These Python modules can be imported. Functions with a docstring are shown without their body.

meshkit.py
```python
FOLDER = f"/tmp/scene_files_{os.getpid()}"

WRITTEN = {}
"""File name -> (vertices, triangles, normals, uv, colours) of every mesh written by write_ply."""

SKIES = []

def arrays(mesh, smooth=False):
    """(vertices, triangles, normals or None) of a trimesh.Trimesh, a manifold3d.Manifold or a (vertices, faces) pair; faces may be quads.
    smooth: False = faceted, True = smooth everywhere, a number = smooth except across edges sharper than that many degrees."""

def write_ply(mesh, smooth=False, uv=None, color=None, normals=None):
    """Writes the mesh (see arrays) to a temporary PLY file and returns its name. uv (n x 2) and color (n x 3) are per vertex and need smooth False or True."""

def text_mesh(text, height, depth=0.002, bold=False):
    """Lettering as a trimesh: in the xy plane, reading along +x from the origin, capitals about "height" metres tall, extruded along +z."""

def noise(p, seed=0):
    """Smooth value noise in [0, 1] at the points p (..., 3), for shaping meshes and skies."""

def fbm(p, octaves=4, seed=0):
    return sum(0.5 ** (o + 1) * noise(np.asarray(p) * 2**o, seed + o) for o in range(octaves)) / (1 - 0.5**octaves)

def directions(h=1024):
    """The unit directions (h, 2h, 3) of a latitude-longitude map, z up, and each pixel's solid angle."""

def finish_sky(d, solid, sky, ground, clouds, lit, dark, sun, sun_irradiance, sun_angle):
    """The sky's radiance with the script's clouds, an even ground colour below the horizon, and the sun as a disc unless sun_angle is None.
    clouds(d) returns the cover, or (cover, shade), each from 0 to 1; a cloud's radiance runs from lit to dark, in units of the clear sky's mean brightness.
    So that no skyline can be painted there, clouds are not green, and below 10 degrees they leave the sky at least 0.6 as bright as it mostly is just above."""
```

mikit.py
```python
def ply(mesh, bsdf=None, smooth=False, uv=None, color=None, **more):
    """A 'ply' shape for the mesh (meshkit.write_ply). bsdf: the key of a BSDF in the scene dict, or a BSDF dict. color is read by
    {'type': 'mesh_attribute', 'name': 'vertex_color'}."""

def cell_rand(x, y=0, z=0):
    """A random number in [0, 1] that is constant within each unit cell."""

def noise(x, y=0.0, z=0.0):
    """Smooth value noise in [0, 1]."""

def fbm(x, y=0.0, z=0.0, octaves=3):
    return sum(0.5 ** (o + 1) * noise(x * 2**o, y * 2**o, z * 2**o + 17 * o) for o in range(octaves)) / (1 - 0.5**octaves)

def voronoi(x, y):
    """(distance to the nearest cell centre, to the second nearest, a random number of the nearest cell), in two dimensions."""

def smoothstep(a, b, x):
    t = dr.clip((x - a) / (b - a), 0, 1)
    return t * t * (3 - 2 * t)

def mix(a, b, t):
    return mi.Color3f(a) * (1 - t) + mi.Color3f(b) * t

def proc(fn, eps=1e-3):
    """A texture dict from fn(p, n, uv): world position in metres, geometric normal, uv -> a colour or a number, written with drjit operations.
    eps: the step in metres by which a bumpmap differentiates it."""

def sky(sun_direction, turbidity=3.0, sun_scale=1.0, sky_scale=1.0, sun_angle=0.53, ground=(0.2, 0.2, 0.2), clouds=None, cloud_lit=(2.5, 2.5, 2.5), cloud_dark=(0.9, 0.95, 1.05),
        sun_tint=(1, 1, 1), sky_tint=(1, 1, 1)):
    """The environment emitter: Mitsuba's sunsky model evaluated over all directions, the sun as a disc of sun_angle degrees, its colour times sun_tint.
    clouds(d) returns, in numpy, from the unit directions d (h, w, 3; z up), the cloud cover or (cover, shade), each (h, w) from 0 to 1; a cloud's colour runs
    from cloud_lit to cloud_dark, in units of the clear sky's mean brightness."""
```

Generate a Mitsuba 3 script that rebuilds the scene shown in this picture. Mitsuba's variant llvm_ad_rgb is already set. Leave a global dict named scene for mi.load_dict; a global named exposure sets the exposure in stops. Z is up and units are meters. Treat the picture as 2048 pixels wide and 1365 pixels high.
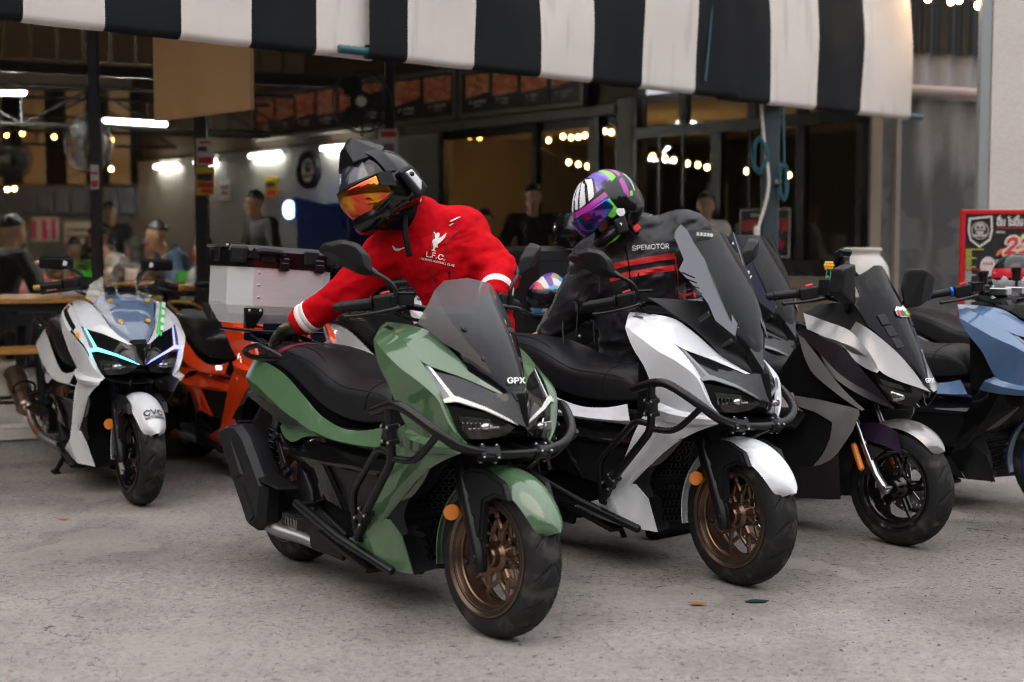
import math, random
import numpy as np, trimesh, manifold3d, shapely
import shapely.geometry as sg
from shapely import affinity
import drjit as dr, mitsuba as mi, mikit, meshkit
from mikit import noise, fbm, voronoi, smoothstep, mix, cell_rand
T4 = mi.ScalarTransform4f
scene, labels = {}, {}
# ---------------------------------------------------------------- camera, sky, exposure
CH, PITCH, FPX = 1.258, 0.069, 2650.0
scene['camera'] = {'type': 'thinlens', 'fov': 2*math.degrees(math.atan(1024/FPX)), 'fov_axis': 'x', 'near_clip': 0.1, 'far_clip': 400.0,
    'aperture_radius': 0.012, 'focus_distance': 5.2,
    'to_world': T4().look_at(origin=[0, 0, CH], target=[0, math.cos(PITCH), CH-math.sin(PITCH)], up=[0, 0, 1])}
def cloud_cover(d):
    n = meshkit.fbm(d*2.2+5.0, 4, 3)      # an overcast sky: about three times as bright overhead as at the horizon
    return np.ones(d.shape[:2]), np.clip(0.95-0.95*np.clip(d[..., 2], 0, 1)+(n-0.5)*0.55, 0, 1)
scene['sky'] = mikit.sky((-0.35, -0.55, 0.75), turbidity=4, sun_scale=0.14, sun_angle=40, sky_scale=1.0, clouds=cloud_cover,
    cloud_lit=(6.75, 6.75, 6.9), cloud_dark=(1.92, 1.96, 2.15))
exposure = 1.75
# ---------------------------------------------------------------- materials
def rgb(c): return {'type': 'rgb', 'value': [float(x) for x in c]}
def mat(name, c, rough=0.5, metal=0.0, coat=0.0, coatg=0.95, spec=0.5, sheen=0.0, bump=None, bscale=0.001, two=True, **kw):
    b = {'type': 'principled', 'base_color': c if isinstance(c, dict) else rgb(c), 'roughness': rough if isinstance(rough, dict) else float(rough), 'metallic': float(metal), 'specular': float(spec)}
    if coat: b['clearcoat'] = float(coat); b['clearcoat_gloss'] = float(coatg)
    if sheen: b['sheen'] = float(sheen)
    b.update(kw)
    if bump is not None: b = {'type': 'bumpmap', 'arbitrary': bump, 'scale': float(bscale), 'bsdf': b}
    scene[name] = {'type': 'twosided', 'bsdf': b} if two else b
    return name
_cols = {}
def col(c, rough=0.5, metal=0.0):
    k = (tuple(round(float(x), 4) for x in c), rough, metal)
    if k not in _cols: _cols[k] = mat('colour_%03d' % len(_cols), c, rough, metal)
    return _cols[k]
P = mikit.proc
def paint(name, c, metal=0.0, rough=0.07):
    def f(p, n, uv):
        d = fbm(p.x*9, p.y*9, p.z*9, 3)
        return mi.Color3f(*[float(x) for x in c])*(0.93+0.14*d)
    return mat(name, P(f), rough, metal, coat=1.0, coatg=0.99, spec=0.75)
paint('paint_green', (0.066, 0.128, 0.063)); paint('paint_white', (0.67, 0.69, 0.73)); paint('paint_pearl', (0.68, 0.69, 0.71))
paint('paint_grey', (0.27, 0.262, 0.262), 0.45, 0.24); paint('paint_purple', (0.040, 0.018, 0.055), 0.5, 0.3)
paint('paint_blue', (0.080, 0.150, 0.285)); paint('paint_orange', (0.82, 0.060, 0.009)); paint('paint_silver', (0.42, 0.45, 0.44), 0.3)
mat('paint_amber', (0.55, 0.25, 0.02), 0.3, coat=1.0)
mat('black_gloss', (0.003, 0.003, 0.004), 0.06, coat=0.6, coatg=0.99, spec=0.4)
def f_plast(p, n, uv): return mi.Color3f(0.0085, 0.009, 0.0105)*(0.8+0.4*fbm(p.x*14, p.y*14, p.z*14, 3))
def f_grain(p, n, uv): return noise(p.x*900, p.y*900, p.z*900)
mat('black_plastic', P(f_plast), 0.42, spec=0.28, bump=P(f_grain, 4e-4), bscale=0.00012)
mat('black_satin', (0.006, 0.006, 0.007), 0.30, spec=0.35)
mat('black_matte', (0.004, 0.004, 0.005), 0.7, spec=0.15)
def f_rub(p, n, uv):
    dust = smoothstep(0.52, 0.75, fbm(p.x*16, p.y*16, p.z*16, 4))
    return mix((0.017, 0.017, 0.018), (0.075, 0.070, 0.062), dust*0.6)
mat('rubber', P(f_rub), 0.6, spec=0.2)
mat('bronze', (0.175, 0.112, 0.076), 0.30, 0.9)
mat('gold', (0.75, 0.48, 0.12), 0.3, 1.0)
mat('steel', (0.55, 0.55, 0.55), 0.28, 1.0); mat('dark_steel', (0.10, 0.10, 0.105), 0.4, 1.0)
def f_ti(p, n, uv): return mix((0.36, 0.29, 0.22), (0.28, 0.16, 0.11), fbm(p.x*12, p.y*12, p.z*12, 3))
mat('titanium', P(f_ti), 0.33, 0.95)
def f_pipe(p, n, uv): return mix((0.30, 0.30, 0.30), (0.36, 0.17, 0.07), smoothstep(0.46, 0.62, fbm(p.x*7, p.y*7, p.z*7, 3)))
mat('pipe_steel', P(f_pipe), 0.4, 0.8)
def f_br(p, n, uv): return mi.Color3f(0.70, 0.70, 0.73)*(0.96+0.08*noise(p.x*8, p.y*8, p.z*420))
mat('brushed_aluminium', P(f_br), 0.42, 0.45)
def f_seat(p, n, uv): return 0.5*noise(p.x*700, p.y*700, p.z*700)+1.5*fbm(p.x*40, p.y*40, p.z*40, 2)
mat('seat_vinyl', (0.009, 0.009, 0.011), 0.46, spec=0.3, bump=P(f_seat, 6e-4), bscale=0.0004)
mat('seat_red', (0.16, 0.008, 0.018), 0.5)
mat('amber_plastic', (0.75, 0.20, 0.01), 0.2, coat=1.0)
def tinted(name, w, c=(0.005, 0.0055, 0.007), r=0.05, sp=0.20):
    mat(name+'_coat', c, r, spec=sp); scene[name] = {'type': 'blendbsdf', 'weight': float(w), 'bsdf_0': {'type': 'null'}, 'bsdf_1': {'type': 'ref', 'id': name+'_coat'}}
tinted('smoke_screen', 0.90, P(lambda p, n, uv: mix((.085, .09, .10), (.005, .0055, .008), smoothstep(1.14, .93, p.z))), sp=0.30); scene['smoke_screen']['weight'] = P(lambda p, n, uv: .74+.24*smoothstep(1.15, .95, p.z)); tinted('dark_screen', 0.95)  # paler colour high up paints in haze and reflection; thinner opacity is tint
scene['clear_screen'] = {'type': 'thindielectric', 'specular_transmittance': rgb((0.80, 0.86, 0.95)), 'specular_reflectance': rgb((1, 1, 1))}
scene['window_glass'] = {'type': 'thindielectric', 'specular_transmittance': rgb((0.72, 0.74, 0.74))}
def f_rim(p, n, uv): return mix((0.3, 0.3, 0.3), (0.8, 0.8, 0.8), noise(p.x*160, p.y*60, p.z*160))
mat('lamp_reflector', P(f_rim), 0.15, 1.0)
# cloth
def folds(p):
    w = fbm(p.x*5, p.y*5, p.z*5, 2)
    return fbm(p.x*11+3*w, p.y*11+3*w, p.z*7-4*w, 3)
def f_fold(p, n, uv): return folds(p)
def f_red(p, n, uv): return mi.Color3f(0.52, 0.003, 0.009)*(0.9+0.2*fbm(p.x*60, p.y*60, p.z*60, 2))
mat('red_cloth', P(f_red), 0.8, spec=0.08, bump=P(f_fold, 4e-3), bscale=0.034)
def f_blk(p, n, uv): return mi.Color3f(0.017, 0.018, 0.022)*(0.8+0.4*fbm(p.x*50, p.y*50, p.z*50, 2))
mat('black_cloth', P(f_blk), 0.48, spec=0.4, bump=P(f_fold, 4e-3), bscale=0.024)
mat('black_trousers', (0.006, 0.006, 0.007), 0.8, spec=0.1, bump=P(f_fold, 4e-3), bscale=0.022)
def f_camo(p, n, uv):
    a = fbm(p.x*30, p.y*30, p.z*30, 3); b = fbm(p.x*24+9, p.y*24+4, p.z*24, 3)
    c = mix((0.055, 0.052, 0.024), (0.020, 0.021, 0.012), smoothstep(0.50, 0.53, a))
    return mix(c, (0.16, 0.125, 0.07), smoothstep(0.57, 0.60, b))
mat('camo_cloth', P(f_camo), 0.8)
def f_skin(p, n, uv): return mi.Color3f(0.40, 0.205, 0.125)*(0.88+0.24*fbm(p.x*40, p.y*40, p.z*40, 3))
mat('skin', P(f_skin), 0.45)
def f_hair(p, n, uv): return mi.Color3f(0.012, 0.010, 0.009)*(0.6+0.8*noise(p.x*200, p.y*200, p.z*30))
mat('hair', P(f_hair), 0.4)
# ---------------------------------------------------------------- geometry helpers
def arr(x): return np.asarray(x, float)
def TM(v, f): return trimesh.Trimesh(np.asarray(v, float), np.asarray(f), process=False)
def cat(ms):
    ms = [m for m in ms if m is not None]
    return ms[0] if len(ms) == 1 else trimesh.util.concatenate(ms)
def mirror(m):
    v = m.vertices.copy(); v[:, 1] *= -1
    return TM(v, m.faces[:, ::-1])
def xf(m, M):
    m = m.copy(); m.apply_transform(M); return m
def mv(m, x, y, z): m = m.copy(); m.apply_translation([x, y, z]); return m
def rot(axis, deg, about=(0, 0, 0)): return trimesh.transformations.rotation_matrix(math.radians(deg), axis, about)
def frame(o, x, y, z):
    M = np.eye(4); M[:3, 0], M[:3, 1], M[:3, 2], M[:3, 3] = x, y, z, o; return M
def unit(v): v = arr(v); return v/(np.linalg.norm(v)+1e-12)
def resample(pts, n, smooth=True):
    p = arr(pts)
    if len(p) == 2: smooth = False
    s = np.r_[0, np.cumsum(np.linalg.norm(np.diff(p, axis=0), axis=1))]; s /= s[-1]
    t = np.linspace(0, 1, n)
    if not smooth: return np.stack([np.interp(t, s, p[:, k]) for k in range(p.shape[1])], 1)
    from scipy.interpolate import PchipInterpolator, CubicSpline
    return CubicSpline(s, p)(t) if smooth == 'cubic' else PchipInterpolator(s, p)(t)
def grid_faces(n, m, close_u=False):
    i, j = np.meshgrid(np.arange(n if close_u else n-1), np.arange(m-1), indexing='ij')
    a = i*m+j; b = ((i+1) % n)*m+j
    q = np.stack([a, b, b+1, a+1], -1).reshape(-1, 4)
    return np.vstack([q[:, [0, 1, 2]], q[:, [0, 2, 3]]])
def solid(v, f, thick):
    """a sheet given a thickness along its normals"""
    m = TM(v, f); n = meshkit.arrays(m, True)[2]
    w = np.vstack([v, v-n*thick]); k = len(v)
    e = np.sort(np.vstack([f[:, [0, 1]], f[:, [1, 2]], f[:, [2, 0]]]), axis=1)
    d = np.vstack([f[:, [0, 1]], f[:, [1, 2]], f[:, [2, 0]]])
    _, inv, cnt = np.unique(e, axis=0, return_inverse=True, return_counts=True)
    b = d[cnt[inv.ravel()] == 1]
    side = np.vstack([np.stack([b[:, 1], b[:, 0], b[:, 0]+k], 1), np.stack([b[:, 1], b[:, 0]+k, b[:, 1]+k], 1)])
    return TM(w, np.vstack([f, f[:, ::-1]+k, side]))
def patch(lines, n=14, m=4, thick=0.004, smooth=True, across=False):
    """a panel through polylines: smooth along them, creased at each (or smooth across too)"""
    L = [resample(l, n, smooth) for l in lines]
    if across: rows = np.stack([resample([l[i] for l in L], m*(len(L)-1)+1, True) for i in range(n)])
    else:
        rows = [L[0][None]]
        for a, b in zip(L, L[1:]): rows.append(np.stack([a*(1-t)+b*t for t in np.linspace(0, 1, m+1)[1:]]))
        rows = np.concatenate(rows).transpose(1, 0, 2)
    v = rows.reshape(-1, 3); f = grid_faces(n, rows.shape[1])
    return solid(v, f, thick) if thick else TM(v, f)
def tube(pts, r, sides=10, n=None, smooth=False, caps=True):
    p = arr(pts)
    if n: p = resample(p, n, smooth or 'cubic')
    rad = np.broadcast_to(arr(r), (len(p),)) if np.ndim(r) == 0 or len(r) == len(p) else np.interp(np.linspace(0, 1, len(p)), np.linspace(0, 1, len(r)), r)
    t = np.gradient(p, axis=0); t /= np.linalg.norm(t, axis=1, keepdims=True)+1e-12
    a = np.cross(t[0], [0, 0, 1.0] if abs(t[0, 2]) < 0.9 else [1.0, 0, 0]); a /= np.linalg.norm(a)
    A = []
    for k in range(len(p)):
        a = a-t[k]*a.dot(t[k]); a /= np.linalg.norm(a)+1e-12; A.append(a)
    A = np.array(A); B = np.cross(t, A); g = np.arange(sides)*2*np.pi/sides
    v = (p[:, None]+rad[:, None, None]*(np.cos(g)[None, :, None]*A[:, None]+np.sin(g)[None, :, None]*B[:, None]))
    if caps:
        v = np.concatenate([p[:1, None]+0*v[:1], (p[:1, None]-t[:1, None]*rad[0]*0.35)+0.75*(v[:1]-p[:1, None]), v, (p[-1:, None]+t[-1:, None]*rad[-1]*0.35)+0.75*(v[-1:]-p[-1:, None]), p[-1:, None]+0*v[-1:]])
        v[0] = p[0]-t[0]*rad[0]*0.35; v[-1] = p[-1]+t[-1]*rad[-1]*0.35
    k = len(v); i, j = np.meshgrid(np.arange(k-1), np.arange(sides), indexing='ij')
    q = np.stack([i*sides+j, i*sides+(j+1) % sides, (i+1)*sides+(j+1) % sides, (i+1)*sides+j], -1).reshape(-1, 4)
    return TM(v.reshape(-1, 3), np.vstack([q[:, [0, 1, 2]], q[:, [0, 2, 3]]]))
def bend(pts, r=0.04, k=5):
    """a polyline with rounded corners"""
    p = arr(pts); out = [p[0]]
    for a, b, c in zip(p, p[1:], p[2:]):
        d1, d2 = min(r, np.linalg.norm(a-b)*0.45), min(r, np.linalg.norm(c-b)*0.45)
        s, e = b+unit(a-b)*d1, b+unit(c-b)*d2
        for t in np.linspace(0, 1, k): out.append((1-t)**2*s+2*t*(1-t)*b+t*t*e)
    out.append(p[-1]); return np.array(out)
def lathe(prof, n=32, axis='z'):
    """prof: (radius, height) polyline"""
    p = arr(prof); g = np.arange(n)*2*np.pi/n
    v = np.stack([p[None, :, 0]*np.cos(g)[:, None], p[None, :, 0]*np.sin(g)[:, None], np.broadcast_to(p[None, :, 1], (n, len(p)))], -1).reshape(-1, 3)
    m = TM(v, grid_faces(n, len(p), True))
    if axis == 'y': m.apply_transform(np.array([[1, 0, 0, 0], [0, 0, 1, 0], [0, -1, 0, 0], [0, 0, 0, 1.0]]))
    if axis == 'x': m.apply_transform(np.array([[0, 0, 1, 0], [1, 0, 0, 0], [0, 1, 0, 0], [0, 0, 0, 1.0]]))
    return m
def cyl(p0, p1, r, n=16, c=0.0015):
    p0, p1 = arr(p0), arr(p1); L = np.linalg.norm(p1-p0); z = (p1-p0)/L
    m = lathe([(0, 0), (r-c, 0), (r, c), (r, L-c), (r-c, L), (0, L)], n)
    x = unit(np.cross([0, 0, 1] if abs(z[2]) < 0.9 else [1, 0, 0], z)); return xf(m, frame(p0, x, np.cross(z, x), z))
def cbox(c, s, ch=0.004, R=None):
    """a box with chamfered edges, centre c, full size s"""
    h = arr(s)/2; ch = min(ch, h.min()*0.9); pts = []
    for sx in (-1, 1):
        for sy in (-1, 1):
            for sz in (-1, 1):
                for k in range(3):
                    q = h-ch; q[k] = h[k]; pts.append(q*[sx, sy, sz])
    m = trimesh.convex.convex_hull(np.array(pts))
    if R is not None: m.apply_transform(R)
    m.apply_translation(c); return TM(m.vertices, m.faces)
def hull(pts): m = trimesh.convex.convex_hull(arr(pts)); return TM(m.vertices, m.faces)
def rhull(pts, r, n=1):
    """convex hull of little spheres: a rounded block"""
    s = trimesh.creation.icosphere(n, 1.0).vertices; r = np.broadcast_to(arr(r), (len(pts),))
    return hull(np.vstack([arr(p)+s*q for p, q in zip(pts, r)]))
def beam(p0, p1, w, h, ch=0.003, up=(0, 0, 1)):
    """a bar of rectangular section from p0 to p1, h measured along up"""
    p0, p1 = arr(p0), arr(p1); x = unit(p1-p0); y = unit(np.cross(up, x)); z = np.cross(x, y)
    return xf(cbox((0, 0, 0), (np.linalg.norm(p1-p0), w, h), ch), frame((p0+p1)/2, x, y, z))
def plate(poly, t, M=None):
    """a flat polygon (shapely or points) extruded by t along z, then placed"""
    if not hasattr(poly, 'geom_type'): poly = sg.Polygon(poly)
    gs = [g for g in getattr(poly, 'geoms', [poly]) if g.area > 1e-9]
    m = cat([trimesh.creation.extrude_polygon(g, t, engine='earcut') for g in gs]); m = TM(m.vertices, m.faces)
    return xf(m, M) if M is not None else m
def soften(m, L=.009, it=26):
    m = manifold3d.Manifold(manifold3d.Mesh(np.asarray(m.vertices, np.float32), np.asarray(m.faces, np.uint32))).refine_to_length(L).to_mesh(); m = trimesh.Trimesh(m.vert_properties[:, :3], m.tri_verts)
    trimesh.smoothing.filter_taubin(m, lamb=.6, nu=.61, iterations=it); return TM(m.vertices, m.faces)
def ell(c, r, n=2, R=None):
    m = trimesh.creation.icosphere(n, 1.0); m.apply_scale(r)
    if R is not None: m.apply_transform(R)
    m.apply_translation(c); return TM(m.vertices, m.faces)
# signed-distance modelling, meshed by surface nets
def nets(f, lo, hi, h):
    lo, hi = arr(lo), arr(hi); n = np.ceil((hi-lo)/h).astype(int)+1
    ax = [lo[k]+h*np.arange(n[k]) for k in range(3)]
    G = np.stack(np.meshgrid(*ax, indexing='ij'), -1)
    s = 4; cn = -(-n//s)+1; CG = np.stack(np.meshgrid(*[lo[k]+h*s*np.arange(cn[k]) for k in range(3)], indexing='ij'), -1); CF = f(CG.reshape(-1, 3)).reshape(cn)
    near = np.abs(CF) < h*s*1.9+0.012; pad = np.zeros(cn+1, bool)
    for o in np.ndindex(2, 2, 2): pad[o[0]:cn[0]+o[0], o[1]:cn[1]+o[1], o[2]:cn[2]+o[2]] |= near
    idc = [np.arange(k)//s for k in n]; fl = pad[1:, 1:, 1:][np.ix_(*idc)]      # a fine point lies in a block with a near corner
    F = CF[np.ix_(*idc)].astype(np.float32); F[fl] = f(G[fl]); S = F < 0
    c = [n[0]-1, n[1]-1, n[2]-1]; acc = np.zeros((*c, 3), np.float32); cnt = np.zeros(c, np.float32)
    for a in range(3):
        s0 = [slice(None)]*3; s1 = [slice(None)]*3; s0[a] = slice(0, -1); s1[a] = slice(1, None)
        f0, f1 = F[tuple(s0)], F[tuple(s1)]; cr = (f0 < 0) != (f1 < 0)
        t = np.where(cr, f0/np.where(cr, f0-f1, 1), 0)
        b, d = [k for k in range(3) if k != a]
        for ob in (0, 1):
            for od in (0, 1):
                sl = [slice(None)]*3; sl[b] = slice(ob, ob+c[b]); sl[d] = slice(od, od+c[d]); sl = tuple(sl)
                m = cr[sl]; cnt += m; acc[..., a] += m*t[sl]; acc[..., b] += m*ob; acc[..., d] += m*od
    act = cnt > 0; idx = -np.ones(c, int); idx[act] = np.arange(act.sum())
    ijk = np.argwhere(act); v = lo+h*(ijk+acc[act]/cnt[act][:, None]); faces = []
    for a in range(3):
        b, d = [(1, 2), (2, 0), (0, 1)][a]
        s0 = [slice(1, -1)]*3; s0[a] = slice(0, -1); s1 = list(s0); s1[a] = slice(1, None)
        f0, f1 = S[tuple(s0)], S[tuple(s1)]; q = np.argwhere(f0 != f1)
        if not len(q): continue
        inside = f0[tuple(q.T)]; o = np.ones(3, int); o[a] = 0; q = q+o
        def at(db, dd):
            r = q.copy(); r[:, b] -= db; r[:, d] -= dd; return idx[tuple(r.T)]
        w = np.stack([at(1, 1), at(0, 1), at(0, 0), at(1, 0)], 1); w[~inside] = w[~inside][:, ::-1]; faces.append(w)
    w = np.vstack(faces); return TM(v, np.vstack([w[:, [0, 1, 2]], w[:, [0, 2, 3]]]))
def s_cone(p, a, b, ra, rb):
    a, b = arr(a), arr(b); d = b-a; t = np.clip(((p-a)@d)/max(d@d, 1e-9), 0, 1)
    return np.linalg.norm(p-a-t[:, None]*d, axis=1)-(ra+(rb-ra)*t)
def s_ell(p, c, r, R=None):
    q = p-arr(c)
    if R is not None: q = q@R
    q = q/arr(r); k = np.linalg.norm(q, axis=1); return (k-1)*min(r)*0.5+(k-1)*np.mean(r)*0.5
def su(a, b, k=0.03):
    h = np.clip(0.5+0.5*(b-a)/k, 0, 1); return b*(1-h)+a*h-k*h*(1-h)
def chain(p, pts, rad, k=0.03):
    d = None
    for a, b, ra, rb in zip(pts, pts[1:], rad, rad[1:]):
        e = s_cone(p, a, b, ra, rb); d = e if d is None else su(d, e, k)
    return d
def taubin(m, it=8):
    m = trimesh.Trimesh(m.vertices, m.faces, process=False); trimesh.smoothing.filter_taubin(m, iterations=it); return TM(m.vertices, m.faces)
# ---------------------------------------------------------------- scene entries
def key_for(k):
    if k not in scene and k not in labels and not any(x.startswith(k+'__') for x in scene): return k
    i = 1
    while '%s_%03d' % (k, i) in scene or '%s_%03d' % (k, i) in labels: i += 1
    return '%s_%03d' % (k, i)
def thing(name, label, cat_=None, group=None, kind=None):
    k = key_for(name); L = {'label': label}
    if cat_: L['category'] = cat_
    if group: L['group'] = group
    if kind: L['kind'] = kind
    labels[k] = L; return k
_ply = {}
def put(key, mesh, m, smooth=30, M=None, cache=None, label=None, kind=None, exact=False, **kw):
    """one entry of the scene; a taken key gets the next number. Returns the key."""
    k = key if exact else (key_for(key) if '__' in key else key)
    if cache is not None and cache in _ply: d = dict(_ply[cache])
    else:
        if callable(mesh): mesh = mesh()
        d = mikit.ply(mesh, None, smooth=smooth, **kw)
        if cache is not None: _ply[cache] = dict(d)
    if m: d['bsdf'] = {'type': 'ref', 'id': m}
    if M is not None: d['to_world'] = T4(np.asarray(M, float).tolist())
    scene[k] = d
    if label or kind: labels[k] = {**({'label': label} if label else {}), **({'kind': kind} if kind else {})}
    return k
def glow(key, mesh, c, M=None, smooth=True):
    put(key, mesh, None, smooth, M, exact=True)
    scene[key]['emitter'] = {'type': 'area', 'radiance': rgb(c)}; scene[key]['bsdf'] = {'type': 'diffuse', 'reflectance': rgb((0.5, 0.5, 0.5))}
    return key
# world geometry from the calibrated view: used once to place the setting in metres
def bikeM(X, Y, yaw, roll=0.0):
    M = np.eye(4); c, s = math.cos(yaw), math.sin(yaw); a = -roll
    M[:3, :3] = np.array([[c, -s, 0], [s, c, 0], [0, 0, 1]])@np.array([[1, 0, 0], [0, math.cos(a), -math.sin(a)], [0, math.sin(a), math.cos(a)]])
    M[:3, 3] = [X, Y, 0]; return M
# ---------------------------------------------------------------- setting
def f_ground(p, n, uv):
    big = fbm(p.x*0.55, p.y*0.55, 0, 4); mid = fbm(p.x*2.6+7, p.y*2.6, 2, 4); fine = fbm(p.x*60, p.y*60, 0, 2); grit = noise(p.x*240, p.y*240)
    c = mix((0.170, 0.154, 0.142), (0.250, 0.228, 0.213), smoothstep(0.34, 0.66, 0.6*big+0.4*mid))
    sp = noise(p.x*130, p.y*130, 4); dk = smoothstep(0.78, 0.86, noise(p.x*85, p.y*85, 9))
    c = c*(0.66+0.34*fine+0.20*grit+0.18*sp)*(1-0.34*dk)
    patchy = smoothstep(0.60, 0.63, fbm(p.x*1.9+30, p.y*1.9+11, 5, 5))
    c = mix(c, (0.29, 0.265, 0.245), patchy*0.4)
    c = c*(0.86+0.28*fbm(p.x*0.8+5, p.y*4.5, 2, 4))
    stain = smoothstep(0.56, 0.80, fbm(p.x*0.9-12, p.y*1.6+40, 1, 4))
    c = c*(1-0.30*stain)
    w1, w2 = fbm(p.x*4, p.y*4, 3, 5), fbm(p.x*4+50, p.y*4+50, 3, 5)
    d1, d2, r = voronoi(p.x*0.36+0.30*w1, p.y*0.36+0.30*w2)
    crack = (1-smoothstep(0.0006, 0.0036, d2-d1))*smoothstep(0.47, 0.55, fbm(p.x*1.1+3, p.y*1.1, 8, 2))
    c = c*(1-0.70*crack)
    e1, e2, q = voronoi(p.x*11+2*noise(p.x*9, p.y*9), p.y*11)
    pit = (1-smoothstep(0.02, 0.07+0.09*q, e1))*smoothstep(0.70, 0.74, q)*smoothstep(0.45, 0.62, fbm(p.x*1.1+8, p.y*1.1+3, 0, 3))
    return c*(1-0.60*pit)
def f_gbump(p, n, uv): return fbm(p.x*45, p.y*45, 0, 3)*0.6+0.4*noise(p.x*210, p.y*210)
mat('ground_concrete', P(f_ground), 0.85, spec=0.2, bump=P(f_gbump, 2e-3), bscale=0.010)
def f_slab(p, n, uv): return mix((0.26, 0.235, 0.21), (0.40, 0.37, 0.335), fbm(p.x*2.3, p.y*2.3, p.z*6, 4))*(0.85+0.3*noise(p.x*70, p.y*70, p.z*70))
mat('slab_concrete', P(f_slab), 0.75)
def f_wall(p, n, uv):
    a = fbm(p.x*0.9, p.y*0.9, p.z*0.9, 5); s = fbm(p.x*7, p.y*7, p.z*0.7, 3)
    c = mix((0.085, 0.088, 0.092), (0.30, 0.292, 0.285), smoothstep(0.38, 0.64, 0.5*a+0.5*s))
    k = smoothstep(0.57, 0.60, fbm(p.x*3+4, p.y*3, p.z*3, 4)); return mix(c, (0.24, 0.235, 0.23), k*0.3)*(0.9+0.2*noise(p.x*80, p.y*80, p.z*80))
mat('stained_concrete', P(f_wall), 0.8)
def f_iwall(p, n, uv): return mix((0.21, 0.20, 0.185), (0.30, 0.29, 0.275), fbm(p.x*0.8, p.y*0.8, p.z*1.2, 4))
mat('hall_concrete', P(f_iwall), 0.8)
def f_pale(p, n, uv): return mix((0.50, 0.455, 0.415), (0.64, 0.59, 0.545), fbm(p.x*1.3, p.y*1.3, p.z*1.3, 4))*(0.94+0.12*noise(p.x*60, p.y*60, p.z*60))
mat('pale_concrete', P(f_pale), 0.85)
def f_beige(p, n, uv): return mix((0.27, 0.22, 0.165), (0.36, 0.30, 0.23), fbm(p.x*1.7, p.y*1.7, p.z*1.7, 4))
mat('beige_concrete', P(f_beige), 0.85)
def f_room(p, n, uv): return mix((0.22, 0.19, 0.16), (0.32, 0.285, 0.245), fbm(p.x*1.1, p.y*1.1, p.z*1.1, 4))
mat('room_plaster', P(f_room), 0.85)
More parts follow.
